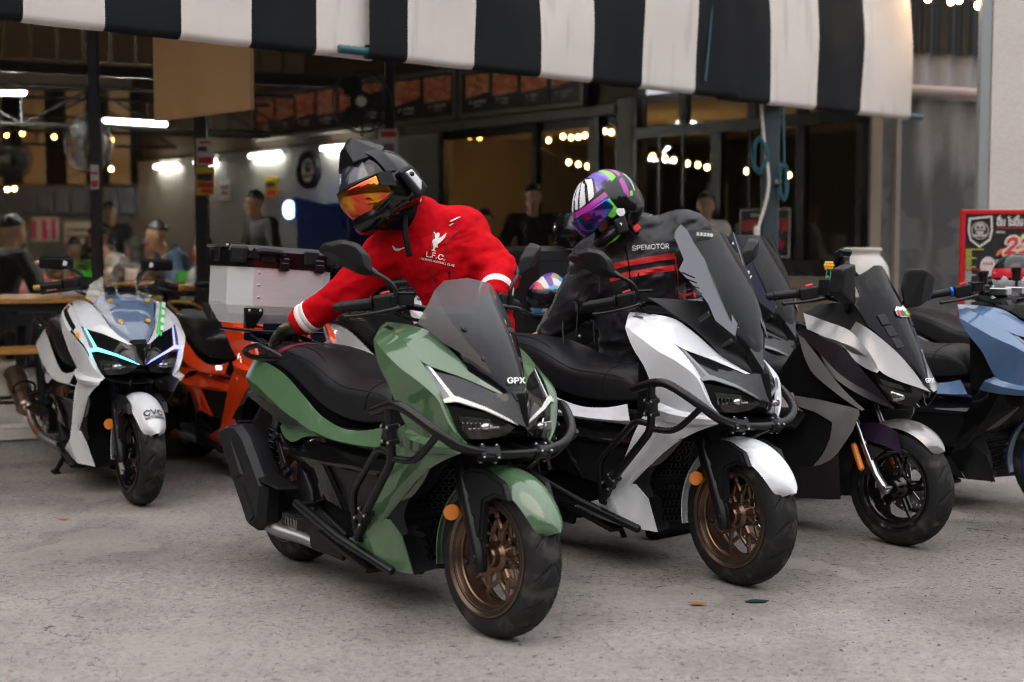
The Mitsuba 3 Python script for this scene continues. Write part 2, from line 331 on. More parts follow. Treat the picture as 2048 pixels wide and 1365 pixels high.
def f_canvas_w(p, n, uv):
    d = fbm(p.x*2.2, p.y*2.2, p.z*2.2, 4); s = smoothstep(0.60, 0.75, fbm(p.x*14, p.y*14, p.z*1.4, 3))
    return mix((0.66, 0.60, 0.555), (0.72, 0.665, 0.62), d)*(1-0.14*s)
mat('awning_pale', P(f_canvas_w), 0.75)
def f_canvas_d(p, n, uv): return mix((0.010, 0.011, 0.013), (0.015, 0.017, 0.020), fbm(p.x*3, p.y*3, p.z*3, 3))
mat('awning_dark', P(f_canvas_d), 0.6, spec=0.12)
def f_tan(p, n, uv): return mix((0.50, 0.29, 0.13), (0.60, 0.36, 0.17), fbm(p.x*4, p.y*4, p.z*0.8, 4))
mat('tan_panel', P(f_tan), 0.7)
def f_wood(p, n, uv):
    g = fbm(p.x*2.0+p.y*26, p.y*3.0-p.x*1.0, p.z*20, 4); return mix((0.46, 0.20, 0.04), (0.72, 0.37, 0.10), smoothstep(0.3, 0.7, g))
mat('table_wood', P(f_wood), 0.35, coat=0.5)
mat('roof_metal', (0.050, 0.037, 0.026), 0.6); mat('hall_steel', (0.010, 0.010, 0.011), 0.5); mat('post_steel', (0.055, 0.075, 0.085), 0.45, 0.4)
mat('corrugated_grey', (0.36, 0.35, 0.35), 0.5, 0.2); mat('frame_black', (0.008, 0.008, 0.009), 0.4); mat('frame_grey', (0.10, 0.095, 0.09), 0.45)
mat('pink_pipe', (0.45, 0.37, 0.34), 0.5); mat('teal_pipe', (0.035, 0.11, 0.13), 0.4); mat('teal_rope', (0.02, 0.095, 0.115), 0.8)
mat('pot_glaze', P(lambda p, n, uv: mix((0.52, 0.50, 0.45), (0.66, 0.64, 0.59), fbm(p.x*5, p.y*5, p.z*5, 4))), 0.4)
def structure(key, mesh, m, label, smooth=False):
    put(key, mesh, m, smooth, exact=True); labels[key] = {'label': label, 'kind': 'structure'}; return key
def single(name, mesh, m, label, cat_, group=None, smooth=30, M=None):
    k = thing(name, label, cat_, group); put(k, mesh, m, smooth, M, exact=True); return k
structure('ground', TM([(-90, -90, 0), (90, -90, 0), (90, 90, 0), (-90, 90, 0)], [[0, 1, 2], [0, 2, 3]]), 'ground_concrete', 'worn grey concrete forecourt with hairline cracks')
structure('dining_floor', plate([(-14, 3.0), (1.2, 9.53), (2.1, 11.2), (-5.6, 19.9), (-14, 19.9)], 0.20), 'slab_concrete', 'raised concrete floor of the open dining hall')
structure('step_lit_edge', cat([xf(cbox((-3.0, .07, .208), (14.0, .14, .016), .004), frame((1.2, 9.53, 0), unit([15.2, 6.53, 0]), unit([-6.53, 15.2, 0]), [0, 0, 1])), xf(cbox((-3.0, -.012, .17), (14.0, .02, .06), .004), frame((1.2, 9.53, 0), unit([15.2, 6.53, 0]), unit([-6.53, 15.2, 0]), [0, 0, 1]))]), 'pale_concrete', 'pale strip added along the step to the dining floor to show its edge as lit')  # pale strip put in for the light along the slab's front edge
# trees and a building over the road behind the camera: what the paint and the glass reflect
rng = np.random.default_rng(5)
def far_trees():
    ms = []
    for i in range(34):
        a = math.radians(-100+200*i/33+rng.uniform(-2, 2)); d = rng.uniform(11, 16); c = (d*math.sin(a), -d*math.cos(a), rng.uniform(2.4, 3.6)); h = rng.uniform(1.5, 2.4)
        if i in (9, 10, 20): continue
        m = trimesh.creation.icosphere(4, 1.0); n = meshkit.fbm(m.vertices*2.6+i*7, 4, i); m.vertices *= (0.55+0.9*n)[:, None]; m.apply_scale([h*1.3, h*1.3, h*1.9]); m.apply_translation(c); ms.append(TM(m.vertices, m.faces))
        ms.append(tube([(c[0], c[1], 0), (c[0], c[1], c[2])], 0.16, 8))
    return cat(ms)
mat('far_leaves', P(lambda p, n, uv: mix((0.010, 0.018, 0.006), (0.045, 0.062, 0.020), fbm(p.x*5, p.y*5, p.z*5, 3))), 0.8)
put('roadside_trees', far_trees(), 'far_leaves', 30); labels['roadside_trees'] = {'label': 'dark trees across the road, seen as reflections in paint and glass', 'kind': 'stuff'}
# ---- the long wall (plane W): local a along it to the right, b into it, z up; its right end is a = 0
R0 = arr([2.908, 10.894, 0]); WX, WY = arr([.692, -.722, 0]), arr([.722, .692, 0])
MW = frame(R0, WX, WY, [0, 0, 1])
def wbox(a0, a1, b0, b1, z0, z1, ch=0.004): return cbox(((a0+a1)/2, (b0+b1)/2, (z0+z1)/2), (a1-a0, b1-b0, z1-z0), ch)
w = thing('concrete_wall', 'long grey concrete wall inside the hall with wall lamps and notices on it', 'wall')
put(w+'__lower_wall', wbox(-12.4, -5.36, 0, .2, .2, 2.545), 'hall_concrete', False, MW)
put(w+'__upper_wall', wbox(-12.4, -2.54, .05, .2, 2.55, 3.9), 'roof_metal', False, MW)
put(w+'__pier', wbox(-2.715, -2.535, -.03, .2, 0, 2.70), 'hall_concrete', 20, MW)
put(w+'__beam', wbox(-5.9, -2.72, -.06, .2, 2.553, 2.648), 'frame_grey', 20, MW)
structure('dining_roof', cat([plate([(-14, 3.2), (-2.0, 6.05), (3.0, 10.25), (3.4, 11.2), (-5.6, 20.2), (-14, 20.2)], 0.05, frame((0, 0, 3.9), [1, 0, 0], [0, 1, 0], [0, 0, 1]))]), 'roof_metal', 'dark metal roof over the dining hall')
g = thing('front_gable', 'brown corrugated gable boarding under the roof behind the awning', 'cladding')
for i in range(24):
    c = arr([-6.6+.20*i, 10.4+.083*i, 3.45]); put(g+'__panel', cbox((0, 0, 0), (.195, .03, 1.15), .012), 'gable_metal', False, frame(c, unit([.92, .39, 0]), unit([-.39, .92, 0]), [0, 0, 1]), 'gpanel')
mat('gable_metal', (0.15, 0.105, 0.06), 0.6)
put(g+'__bottom_rail', beam((-6.8, 10.25, 2.80), (-1.5, 12.5, 2.80), .06, .09), 'hall_steel', 30); put(g+'__mullion', beam((-5.2, 10.85, 2.8), (-5.2, 10.85, 4.0), .06, .06, up=(1, 0, 0)), 'hall_steel', 30)
def truss(p0, p1, z, n=9):
    p0, p1 = arr(p0), arr(p1); ms = [tube([(*p0, z), (*p1, z)], .022, 6), tube([(*p0, z+.36), (*p1, z+.36)], .022, 6)]
    for i in range(n):
        a, b = p0+(p1-p0)*i/n, p0+(p1-p0)*(i+1)/n
        ms += [tube([(*a, z), (*a, z+.36)], .014, 5), tube([(*(a if i % 2 else b), z), (*(b if i % 2 else a), z+.36)], .012, 5)]
    return cat(ms)
for i, (a, b, z, lb) in enumerate([((-7.5, 11.2), (-2.2, 13.4), 2.42, 'nearest black roof truss under the brown gable'), ((-8.5, 13.4), (-2.8, 15.4), 2.55, 'middle black roof truss deeper in the hall'), ((-9.5, 16.2), (-4.5, 17.9), 2.62, 'farthest black roof truss before the striped curtains')]):
    single('roof_truss', truss(a, b, z), 'hall_steel', lb, 'truss', 'roof trusses of the hall')
# far end of the hall: striped curtains over a low blue-grey cladding
def cl(x): return (x-1024)/2650*19.7
end = thing('back_curtain', 'black and cream striped roller curtains at the far end of the hall', 'curtain')
xs = [-60, 12, 52, 98, 140, 178, 225, 266, 330]
for i, (a, b) in enumerate(zip(xs, xs[1:])):
    x0, x1 = cl(a), cl(b); put(end+'__stripe', cbox(((x0+x1)/2, 19.7, 2.9), (x1-x0-.003, .02, 1.36), .004), 'awning_dark' if i % 2 else 'cream_cloth', False)
mat('cream_cloth', (0.40, 0.29, 0.17), 0.8)
structure('hall_end_wall', cat([cbox((-10.3, 20.0, 1.6), (9.6, .2, 4.6), .004)]), 'hall_concrete', 'far end wall of the dining hall')
c = thing('low_cladding', 'blue grey ribbed cladding low under the striped curtains at the far end', 'cladding')
for i in range(14): put(c+'__rib', cbox((-8.1+.24*i, 19.72, 1.98), (.225, .05, .40), .015), 'clad_blue', False, None, None)
mat('clad_blue', (0.10, 0.12, 0.16), 0.6)
structure('hall_side_wall', cbox((-14.1, 11.5, 2), (.2, 17.5, 4), .004), 'hall_concrete', 'left side wall of the dining hall')
# ---- glazed front: doors, windows, and the room behind
sh = thing('shop_front', 'black framed glass front of the restaurant with a low beige wall below', 'shop front')
fr = lambda a0, a1, z0, z1, nm='frame_bar', m='frame_black', b0=-.02, b1=.06: put(sh+'__'+nm, wbox(a0, a1, b0, b1, z0, z1), m, 20, MW)
put(sh+'__low_wall', wbox(-2.53, 0.02, -.06, .18, 0, 1.03), 'beige_concrete', False, MW)
fr(-2.53, .02, 1.032, 1.17); fr(-2.53, .02, 2.305, 2.41); fr(-2.53, .02, 3.0, 3.1)
for a0, a1 in ((-2.53, -2.47), (-1.60, -1.48), (-.69, -.60), (-.05, .02)): fr(a0, a1, 1.172, 2.303)
for a0, a1 in ((-2.235, -2.195), (-1.95, -1.915), (-1.20, -1.165)): fr(a0, a1, 1.172, 2.303, b0=0, b1=.04)
for a0, a1 in ((-2.53, -2.47), (-1.97, -1.88), (-1.20, -1.10), (-.69, -.60), (-.05, .02)): fr(a0, a1, 2.412, 2.998)
for a0, a1 in ((-5.36, -5.27), (-3.90, -3.82), (-3.10, -2.96), (-2.75, -2.717)): fr(a0, a1, .2, 2.551)
fr(-5.9, -2.717, 2.46, 2.551, b0=.061, b1=.10)
def pane(a0, a1, z0, z1, b=.02):
    put(sh+'__pane', TM([(a0, b, z0), (a1, b, z0), (a1, b, z1), (a0, b, z1)], [[0, 1, 2], [0, 2, 3]]), 'window_glass', False, MW)
for a0, a1 in ((-2.47, -2.235), (-2.195, -1.95), (-1.915, -1.60), (-1.48, -1.20), (-1.165, -.69), (-.60, -.05)): pane(a0, a1, 1.17, 2.305)
for a0, a1 in ((-2.47, -1.97), (-1.88, -1.20), (-1.10, -.69), (-.60, -.05)): pane(a0, a1, 2.41, 3.0)
pane(-3.82, -3.10, .2, 2.46); pane(-2.96, -2.75, .2, 2.46); pane(-5.9, -5.36, .2, 2.46, -.03)
structure('room_walls', cat([xf(wbox(-6.5, .2, 4.4, 4.5, .2, 3.2), MW), xf(wbox(-6.6, -6.5, .21, 4.4, .2, 3.2), MW), xf(wbox(.03, .13, .22, 4.4, 0, 3.2), MW)]), 'room_plaster', 'brown plaster walls of the room behind the glass')
structure('added_partition', xf(beam((-2.62, .26, 1.42), (-6.12, 4.36, 1.42), .06, 2.44), MW), 'dark_plaster', 'dark partition added behind the glass to keep the right side dark')  # added wall, set along the view line to keep the right room dark
structure('dark_room_wall', xf(wbox(-6.0, .02, 4.2, 4.3, .2, 2.65), MW), 'dark_plaster', 'dark back wall of the room behind the right windows')
mat('dark_plaster', (0.06, 0.058, 0.056), 0.8)
structure('room_floor', xf(wbox(-6.5, .03, .19, 4.4, .1, .19), MW), 'slab_concrete', 'floor of the room behind the glass')
structure('room_ceiling', cat([xf(wbox(-6.5, .03, .21, 4.4, 2.66, 2.74), MW)]), 'pale_concrete', 'pale ceiling of the room behind the glass')
# ---- concrete wall and corrugated cladding on the right
C0 = arr([2.925, 10.91, 0]); MC = frame(C0, unit([.95, .31, 0]), unit([-.31, .95, 0]), [0, 0, 1])
r = thing('stained_wall', 'tall dark stained concrete wall right of the glass front', 'wall'); put(r+'__face', wbox(.0, 1.9, 0, .2, 0, 2.50), 'stained_concrete', False, MC)
put(r+'__edge_post', wbox(-.005, .10, -.03, -.002, 0, 2.35), 'beige_concrete', 20, MC)
put(r+'__pipe', tube([(.1, -.08, 2.56), (1.9, -.08, 2.54)], .045, 12), 'pink_pipe', 40, MC)
r = thing('corrugated_fence', 'corrugated metal cladding, pale below and black above, over the stained wall', 'cladding')
def corr(z0, z1, x0=.0, x1=1.9, n=9):
    x = np.linspace(x0, x1, n*12+1); y = -.02-.022*np.sign(np.sin(x*2*np.pi/((x1-x0)/n)))*np.abs(np.sin(x*2*np.pi/((x1-x0)/n)))**.4
    v = np.concatenate([np.stack([x, y, x*0+z0], 1), np.stack([x, y, x*0+z1], 1)]); return solid(v, grid_faces(2, len(x)), .003)
put(r+'__pale_sheet', corr(2.52, 2.88), 'corrugated_grey', 40, MC); put(r+'__dark_sheet', mv(corr(2.86, 4.4), 0, -.06, 0), 'frame_black', 40, MC)
r = thing('pale_column', 'pale concrete wall end with a grey steel edge at the right of the picture', 'wall'); put(r+'__face', wbox(0, 3, 0, .14, 0, 4.6), 'pale_concrete', False, frame((3.44, 9.6, 0), [1, 0, 0], [0, 1, 0], [0, 0, 1]))
put(r+'__steel_edge', cbox((3.395, 9.64, 2.3), (.075, .075, 4.6), .006), 'steel_dull', 30); mat('steel_dull', (0.30, 0.32, 0.33), 0.5, 0.3)
# ---- striped awning: three roller curtains, every stripe its own cloth
A0 = arr([-2.183, 5.732, 0]); AX = unit([.768, .640, 0]); AY = np.cross([0, 0, 1], AX); MA = frame(A0, AX, AY, [0, 0, 1])
def bow(s): return .10*math.sin(np.clip(s/6.76, 0, 1)*math.pi)*-1.0
SB = [-.9, -.35, .088, .454, .82, 1.19, 1.555, 1.905]; SB2 = [1.84, 2.07, 2.51, 2.99, 3.39, 3.80, 4.28, 4.70]; SB3 = [4.64, 5.12, 5.63, 6.14, 6.76]
def stripe(s0, s1, off, seed):
    ns, nz = 9, 26; s = np.linspace(s0, s1, ns); z = np.linspace(2.27, 3.95, nz)
    S, Z = np.meshgrid(s, z, indexing='ij')
    q = np.stack([S*1.7, Z*.9, 0*S+3.1], -1); d = (meshkit.fbm(q+20, 3, 3)-.5)*.15*np.clip((Z-2.25)*2.2, .15, 1)
    d = d+.02*np.sin(S*15+2*np.sin(Z*2))*np.clip((3.4-Z)*.5, 0, 1)*.5
    v = np.stack([S, d+off-.02, Z], -1); hem = []
    for t in np.linspace(0, 1.5*np.pi, 9)[1:]:
        hem.append(np.stack([s, d[:, 0]+off-.02+.036*(1-math.cos(t)), s*0+2.27-.036*math.sin(t)], -1))
    v = np.concatenate([np.stack(hem[::-1], 1), v], 1); return solid(v.reshape(-1, 3), grid_faces(ns, v.shape[1]), .0025)
for sb, off, dark, lb in ((SB, 0.0, [0, 1, 0, 1, 0, 1, 0], 'left black and cream striped roller awning over the parked scooters'), (SB2, -.05, [1, 0, 1, 0, 1, 0, 1], 'middle black and cream striped roller awning above the riders'), (SB3, .04, [1, 0, 1, 0], 'right black and cream striped roller awning in front of the glass')):
    dark = dark if sb is not SB else [0, 1, 0, 1, 0, 1, 0]
    k = thing('roller_awning', lb, 'awning', 'striped roller awnings along the front')
    for i, (a, b) in enumerate(zip(sb, sb[1:])): put(k+'__stripe', stripe(a+.0006, b-.0006, off, i), 'awning_dark' if dark[i] else 'awning_pale', 40, MA)
    e0, e1 = sb[0], sb[-1]+(.19 if sb is SB3 else .0)
    put(k+'__roller_pipe', tube([(e0-.16 if sb is not SB else e0, off+.016, 2.27), (e1+.02, off+.016, 2.27)], .022, 12), 'teal_pipe', 40, MA)
k = thing('awning_support', 'steel frame holding the striped awnings', 'frame'); put(k+'__top_beam', beam((-.9, .1, 3.8), (6.8, .1, 3.8), .08, .1), 'hall_steel', 30, MA)
single('pull_rope', tube([(4.44, -.085, 3.9), (4.43, -.085, 3.0), (4.36, -.085, 2.32)], .008, 6, 12), 'teal_rope', 'teal pull rope hanging down the right part of the awning', 'rope', None, 30, MA)
single('tan_blind', cat([cbox((0, 0, 0), (.405, .03, 1.3), .004), cbox((.5, 0, 0), (.59, .03, 1.3), .004), cbox((.3, .03, .62), (1.0, .02, .04), .004)]), 'tan_panel', 'large tan board hanging under the roof behind the left awning', 'board', None, 30, frame((-1.985, 7.86, 2.67), unit([.715, -.70, 0]), unit([.70, .715, 0]), [0, 0, 1]))
# posts
k = thing('awning_post', 'weathered blue grey steel post under the right end of the awning', 'post'); put(k+'__shaft', cbox((1.79, 9.26, 1.6), (.115, .10, 3.2), .008), 'post_steel', 30); put(k+'__hook', cbox((1.83, 9.18, 1.72), (.05, .08, .03), .006), 'steel', 30)
k = thing('loose_cable', 'white power cable hanging beside the awning post with a socket at its end', 'cable'); put(k+'__wire', tube([(1.70, 9.16, 2.5), (1.715, 9.15, 2.1), (1.74, 9.15, 1.9), (1.76, 9.14, 1.7), (1.72, 9.14, 1.5), (1.69, 9.14, 1.40)], .012, 6, 30), 'white_plastic', 40); put(k+'__socket', cbox((1.682, 9.14, 1.34), (.04, .04, .15), .008), 'white_plastic', 30)
mat('white_plastic', (0.62, 0.56, 0.52), 0.5)
single('rope_coil', cat([tube([(1.695+(.045+.012*math.sin(2.3*t))*math.cos(t), 9.14+.02*math.sin(.7*t), 1.90+(.11+.02*math.sin(1.7*t))*math.sin(t)) for t in np.linspace(0, 44, 260)], .006, 5), tube([(1.86+(.028+.01*math.sin(1.9*t))*math.cos(t), 9.15+.015*math.sin(.6*t), 1.72+(.12+.02*math.sin(2.1*t))*math.sin(t)) for t in np.linspace(0, 38, 220)], .006, 5), tube([(1.86, 9.16, 3.2), (1.85, 9.16, 2.4), (1.87, 9.16, 1.85)], .008, 6)]), 'teal_rope', 'coiled teal rope tied round the awning post', 'rope')
for x, y, lb in ((-2.81, 9.0, 'left dark hall post beside the white scooter'), (-2.56, 11.0, 'dark hall post with stacked posters on it')):
    single('hall_post', cat([cbox((x, y, 2.05), (.065 if y < 10 else .10, .065 if y < 10 else .10, 3.7), .005), cbox((x, y, .21), (.16, .16, .015), .003)]), 'hall_steel', lb, 'post', 'dark posts of the hall')
single('fan_post', cbox((-1.05, 11.5, 2.05), (.085, .085, 3.7), .005), 'hall_steel', 'dark hall post behind the black helmeted rider', 'post', 'dark posts of the hall')
# ---------------------------------------------------------------- scooters
WB, RF, RR = 1.35, 0.262, 0.272
def STEER(a): return rot(unit([-.42, 0, .907]), math.degrees(a), (1.12, 0, .75))
def tyre_mesh(R, w, rb, grooves=30):
    nu, nv = 300, 41
    a = np.arange(nu)*2*np.pi/nu; t = np.linspace(-1, 1, nv)
    e = 2.5; ph = t*np.pi*0.5*1.12
    yy = np.sign(np.sin(ph))*np.abs(np.sin(ph))**0.9*w/2; base = rb+0.012
    rr = base+(R-base)*np.sign(np.cos(ph))*np.abs(np.cos(ph))**0.62
    A, Tt = np.meshgrid(a, t, indexing='ij'); r = np.broadcast_to(rr, A.shape).copy(); y = np.broadcast_to(yy, A.shape)
    s = np.abs(Tt)
    q = (A*grooves/(2*np.pi)+2.2*s+0.5*(Tt > 0)) % 1.0; q2 = (A*grooves/(2*np.pi)*0.5+1.5*s+0.25) % 1.0
    g = np.exp(-((q-0.5)/0.095)**2)*(s < 0.60)*(s > 0.14)*((A*grooves/(2*np.pi)+2.2*s) % 2.0 < 1.0)+np.exp(-((q2-0.5)/0.045)**2)*(s < 0.40)*(s > 0.05)
    r = r-0.0065*np.clip(g, 0, 1)
    r = r-0.0012*np.exp(-((s-0.72)/0.02)**2)
    v = np.stack([r*np.cos(A), y, r*np.sin(A)], -1).reshape(-1, 3)
    return TM(v, grid_faces(nu, nv, True)[:, ::-1])
def rim_mesh(rb, w, style):
    prof = [(rb-0.030, 0.0), (rb-0.024, w*0.30), (rb-0.010, w*0.40), (rb-0.006, w*0.44), (rb+0.004, w*0.46), (rb+0.013, w*0.50), (rb+0.015, w*0.54), (rb+0.010, w*0.545), (rb-0.002, w*0.49), (rb-0.008, w*0.50), (rb-0.013, w*0.47), (rb-0.020, w*0.33), (rb-0.036, 0.0)]
    half = lathe([(r, y) for r, y in prof], 72, 'y'); parts = [half, mirror(half)]
    hub = lathe([(0, -0.055), (0.028, -0.055), (0.034, -0.050), (0.036, -0.03), (0.05, -0.02), (0.05, 0.02), (0.036, 0.03), (0.034, 0.05), (0, 0.055)], 32, 'y'); parts.append(hub)
    def pol(r, d): return np.array([r*math.cos(math.radians(d)), 0, r*math.sin(math.radians(d))])
    ro = rb-0.026
    if style == 'forked':
        for k in range(5):
            a = k*72+18
            n0, n1 = pol(0.045, a), pol(0.085, a)
            parts.append(beam(n0, n1, 0.026, 0.020, 0.005, up=(0, 1, 0)))
            for s in (-1, 1):
                m1, m2 = pol(0.120, a+s*13), pol(ro, a+s*15)
                parts += [beam(n1-unit(n1)*0.006, m1, 0.020, 0.013, 0.004, up=(0, 1, 0)), beam(m1, m2, 0.018, 0.012, 0.004, up=(0, 1, 0)), ell(m1, (0.0085, 0.009, 0.0085), 1)]
            b = a+36
            parts += [beam(pol(0.040, b), pol(0.080, b), 0.020, 0.014, 0.004, up=(0, 1, 0))]
            for s in (-1, 1): parts.append(beam(pol(0.078, b), pol(0.118, a+36-s*20), 0.015, 0.010, 0.003, up=(0, 1, 0)))
    else:
        for k in range(5):
            a = k*72+10
            for s in (-1, 1):
                parts.append(beam(pol(0.045, a+s*14), pol(0.11, a+s*6), 0.022, 0.018, 0.005, up=(0, 1, 0)))
                parts.append(beam(pol(0.105, a+s*6), pol(ro, a+s*13+9), 0.020, 0.016, 0.005, up=(0, 1, 0)))
    return cat(parts)
def disc_mesh(r, y):
    ring = sg.Point(0, 0).buffer(r, 24).difference(sg.Point(0, 0).buffer(r*0.68, 24))
    holes = shapely.union_all([sg.Point(r*q*math.cos(b), r*q*math.sin(b)).buffer(0.0045, 3) for i in range(12) for q, b in ((0.76, i*0.5236), (0.84, i*0.5236+0.17), (0.92, i*0.5236+0.34))])
    spk = shapely.union_all([sg.LineString([(0.02*math.cos(b), 0.02*math.sin(b)), (r*0.75*math.cos(b+0.4), r*0.75*math.sin(b+0.4))]).buffer(0.008) for b in np.arange(5)*1.2566])
    m = plate(shapely.union_all([ring.difference(holes), spk]), 0.004)
    return mv(xf(m, rot([1, 0, 0], 90)), 0, y, 0)
def wheel(k, M, c, R, w, rb, style, m_rim, tag, disc=0.05, part='front_wheel'):
    W = M@frame(c, [1, 0, 0], [0, 1, 0], [0, 0, 1])
    h = put(k+'__'+part, lambda: rim_mesh(rb, w, style), m_rim, 32, W, 'rim'+tag+style)
    put(h+'__tyre', lambda: tyre_mesh(R, w, rb), 'rubber', 40, W, 'tyre'+tag)
    if disc: put(h+'__brake_disc', lambda: disc_mesh(0.115, disc), 'steel', False, W, 'disc%.2f' % disc)
    return h
def text_on(s, h, o, x, y, depth=0.0012, bold=True, centre=True, shear=0.0, sx=1.0):
    m = meshkit.text_mesh(s, h, depth, bold)
    if centre: m.apply_translation([-m.bounds[:, 0].mean(), -h/2, 0])
    if shear: m.vertices[:, 0] += shear*m.vertices[:, 1]
    m.vertices[:, 0] *= sx
    x = unit(x); z = unit(np.cross(x, y)); return xf(TM(m.vertices, m.faces), frame(o, x, np.cross(z, x), z))
def both(k, name, mesh, m, M, tag, smooth=30, label=None):
    put(k+'__'+name, mesh, m, smooth, M, tag+'R', label)
    def mm():
        return mirror(mesh() if callable(mesh) else mesh)
    return put(k+'__'+name, mm, m, smooth, M, tag+'L', label)
# ---- the maxi scooter's panels, right side (y < 0), metres from the rear wheel's contact
L_TOP = [(.885, -.188, .996), (.978, -.171, .994), (1.088, -.161, .982), (1.171, -.136, .936), (1.268, -.104, .864), (1.382, -.032, .792)]
L_CREASE = [(.918, -.231, .98), (.982, -.229, .971), (1.061, -.232, .943), (1.142, -.233, .903), (1.175, -.225, .879), (1.275, -.13, .835), (1.36, -.055, .797)]
def cowl_side():
    return patch([[(.918, -.231, .98), (.982, -.229, .971), (1.061, -.232, .943), (1.172, -.232, .884), (1.296, -.217, .764), (1.311, -.209, .732), (1.34, -.176, .649), (1.36, -.168, .635)],
                  [(.947, -.27, .941), (1.056, -.285, .894), (1.131, -.28, .858), (1.234, -.267, .818), (1.3, -.241, .77), (1.331, -.217, .698), (1.362, -.168, .633)],
                  [(.947, -.27, .939), (1.013, -.286, .859), (1.072, -.278, .79), (1.12, -.24, .675), (1.239, -.225, .624), (1.362, -.168, .63)]], n=26, m=5)
def cowl_top():
    return patch([L_TOP, [(.918, -.231, .98), (.982, -.229, .971), (1.061, -.232, .943), (1.172, -.232, .884), (1.275, -.13, .835), (1.374, -.043, .789)]], n=22, m=4)
def cowl_seam(i): return [lambda: tube(resample([(x, y-.0012, z+.0012) for x, y, z in SEAM_A], 20), .0013, 5), lambda: tube(resample([(x, y-.0015, z) for x, y, z in SEAM_B], 14), .0013, 5)][i]()
SEAM_A = [(.918, -.231, .98), (.982, -.229, .971), (1.061, -.232, .943), (1.172, -.232, .884)]
SEAM_B = [(1.09, -.262, .70), (1.12, -.24, .675), (1.239, -.225, .624), (1.362, -.168, .63)]
def wing():
    return patch([[(1.112, -.234, .671), (1.24, -.226, .639), (1.365, -.171, .629)], [(1.063, -.241, .649), (1.233, -.256, .623), (1.375, -.192, .618)], [(1.022, -.212, .603), (1.188, -.241, .596), (1.375, -.196, .606)]], n=14, m=3)
def shield():
    a = patch([[(1.017, -.215, .602), (.979, -.228, .512), (.929, -.228, .39), (.887, -.232, .28)], [(1.134, -.239, .596), (1.082, -.226, .505), (1, -.218, .393), (.939, -.217, .303)], [(1.372, -.197, .605), (1.217, -.211, .534), (1.057, -.202, .415), (.981, -.201, .344)]], n=16, m=3)
    b = patch([[(.887, -.232, .28), (.981, -.201, .343), (1.047, -.185, .287)], [(.952, -.204, .165), (1.012, -.176, .163), (1.074, -.149, .161)]], n=9, m=5, smooth=False)
    return cat([a, b])
def shield_fin(): return patch([[(.641, -.201, .196), (.767, -.222, .236), (.886, -.231, .275)], [(.695, -.197, .187), (.813, -.202, .177), (.949, -.205, .166)]], n=7, m=4)
def tail():
    a = patch([[(-.285, -.095, .793), (-.095, -.146, .797), (.061, -.172, .783), (.164, -.181, .76), (.334, -.194, .699), (.51, -.201, .63), (.699, -.212, .606), (.916, -.2, .638)],
                  [(-.255, -0.142, 0.725), (-.04, -0.203, 0.709), (.112, -0.220, 0.672), (.331, -0.237, 0.617), (.505, -0.242, 0.584), (.718, -0.255, 0.570), (.983, -0.250, 0.580)],
                  [(-.192, -.139, .661), (-.044, -.163, .632), (.079, -.174, .601), (.188, -.187, .572), (.317, -.206, .544), (.504, -.212, .563), (.717, -.224, .564), (.986, -.218, .566)]], n=30, m=4)
    b = patch([[(.178, -.191, .575), (.267, -.207, .585), (.392, -.215, .597), (.539, -.218, .589)], [(.178, -.203, .563), (.311, -.218, .52), (.41, -.218, .552), (.56, -.219, .569)]], n=12, m=3)
    return cat([a, b])
def tail_band(): return patch([[(-.194, -0.164, .68), (-.042, -0.196, .666), (.112, -0.217, .645), (.268, -0.235, .628), (.392, -0.243, .607)], [(-.189, -0.164, .654), (-.043, -0.192, .635), (.111, -0.211, .607), (.266, -0.229, .581), (.412, -0.244, .596)]], n=18, m=2, thick=0.003)
SEAT = [(-.145, .086, .857, .832), (-.111, .119, .872, .81), (.006, .145, .885, .782), (.162, .167, .885, .755), (.323, .184, .861, .709), (.449, .191, .822, .667), (.522, .189, .796, .647), (.61, .185, .784, .632), (.719, .17, .790, .625), (.802, .15, .788, .63), (.862, .132, .755, .637), (.9, .118, .702, .645), (.912, .105, .667, .65)]
def seat_mesh():
    S = SEAT
    S = resample(S, 60, 'cubic'); k = 28; rows = []
    for x, w, t, b in S:
        g = np.linspace(0, 2*np.pi, k, endpoint=False); c, s = np.cos(g), np.sin(g)
        e = 0.42; y = np.sign(c)*np.abs(c)**0.5*w; z = np.where(s > 0, b+0.02+(t-b-0.02)*np.abs(s)**e, b+0.02-0.02*np.abs(s)**0.6)
        y = y*np.where(s > 0, 1-0.22*np.abs(s)**3, 0.97)
        rows.append(np.stack([np.full(k, x), y, z], -1))
    v = np.array(rows); n = len(rows); f = grid_faces(n, k); 
    i = np.arange(n-1); j = k-1
    q = np.stack([i*k+j, (i+1)*k+j, (i+1)*k, i*k], 1); f = np.vstack([f, q[:, [0, 1, 2]], q[:, [0, 2, 3]]])
    vv = np.vstack([v.reshape(-1, 3), v[0].mean(0), v[-1].mean(0)]); N = n*k; j = np.arange(k)
    f = np.vstack([f, np.stack([j, (j+1) % k, np.full(k, N)], 1), np.stack([(n-1)*k+(j+1) % k, (n-1)*k+j, np.full(k, N+1)], 1)])
    return TM(vv, f[:, ::-1])
def seat_line(x0, x1, s, dz=0.002, r=0.0016, w=1.0):
    S = resample(SEAT[:-2], 80, 'cubic')
    pts = []
    for x in np.linspace(x0, x1, 20):
        y_, t, b = [np.interp(x, S[:, 0], S[:, k]) for k in (1, 2, 3)]; g = s if np.isscalar(s) else np.interp((x-x0)/(x1-x0), np.linspace(0, 1, len(s)), s)
        c, q = math.cos(g), math.sin(g); y = -c**0.5*y_*(1-0.22*q**3); pts.append((x, y-0.001, b+0.02+(t-b-0.02)*q**0.42+dz*q))
    return np.array(pts)
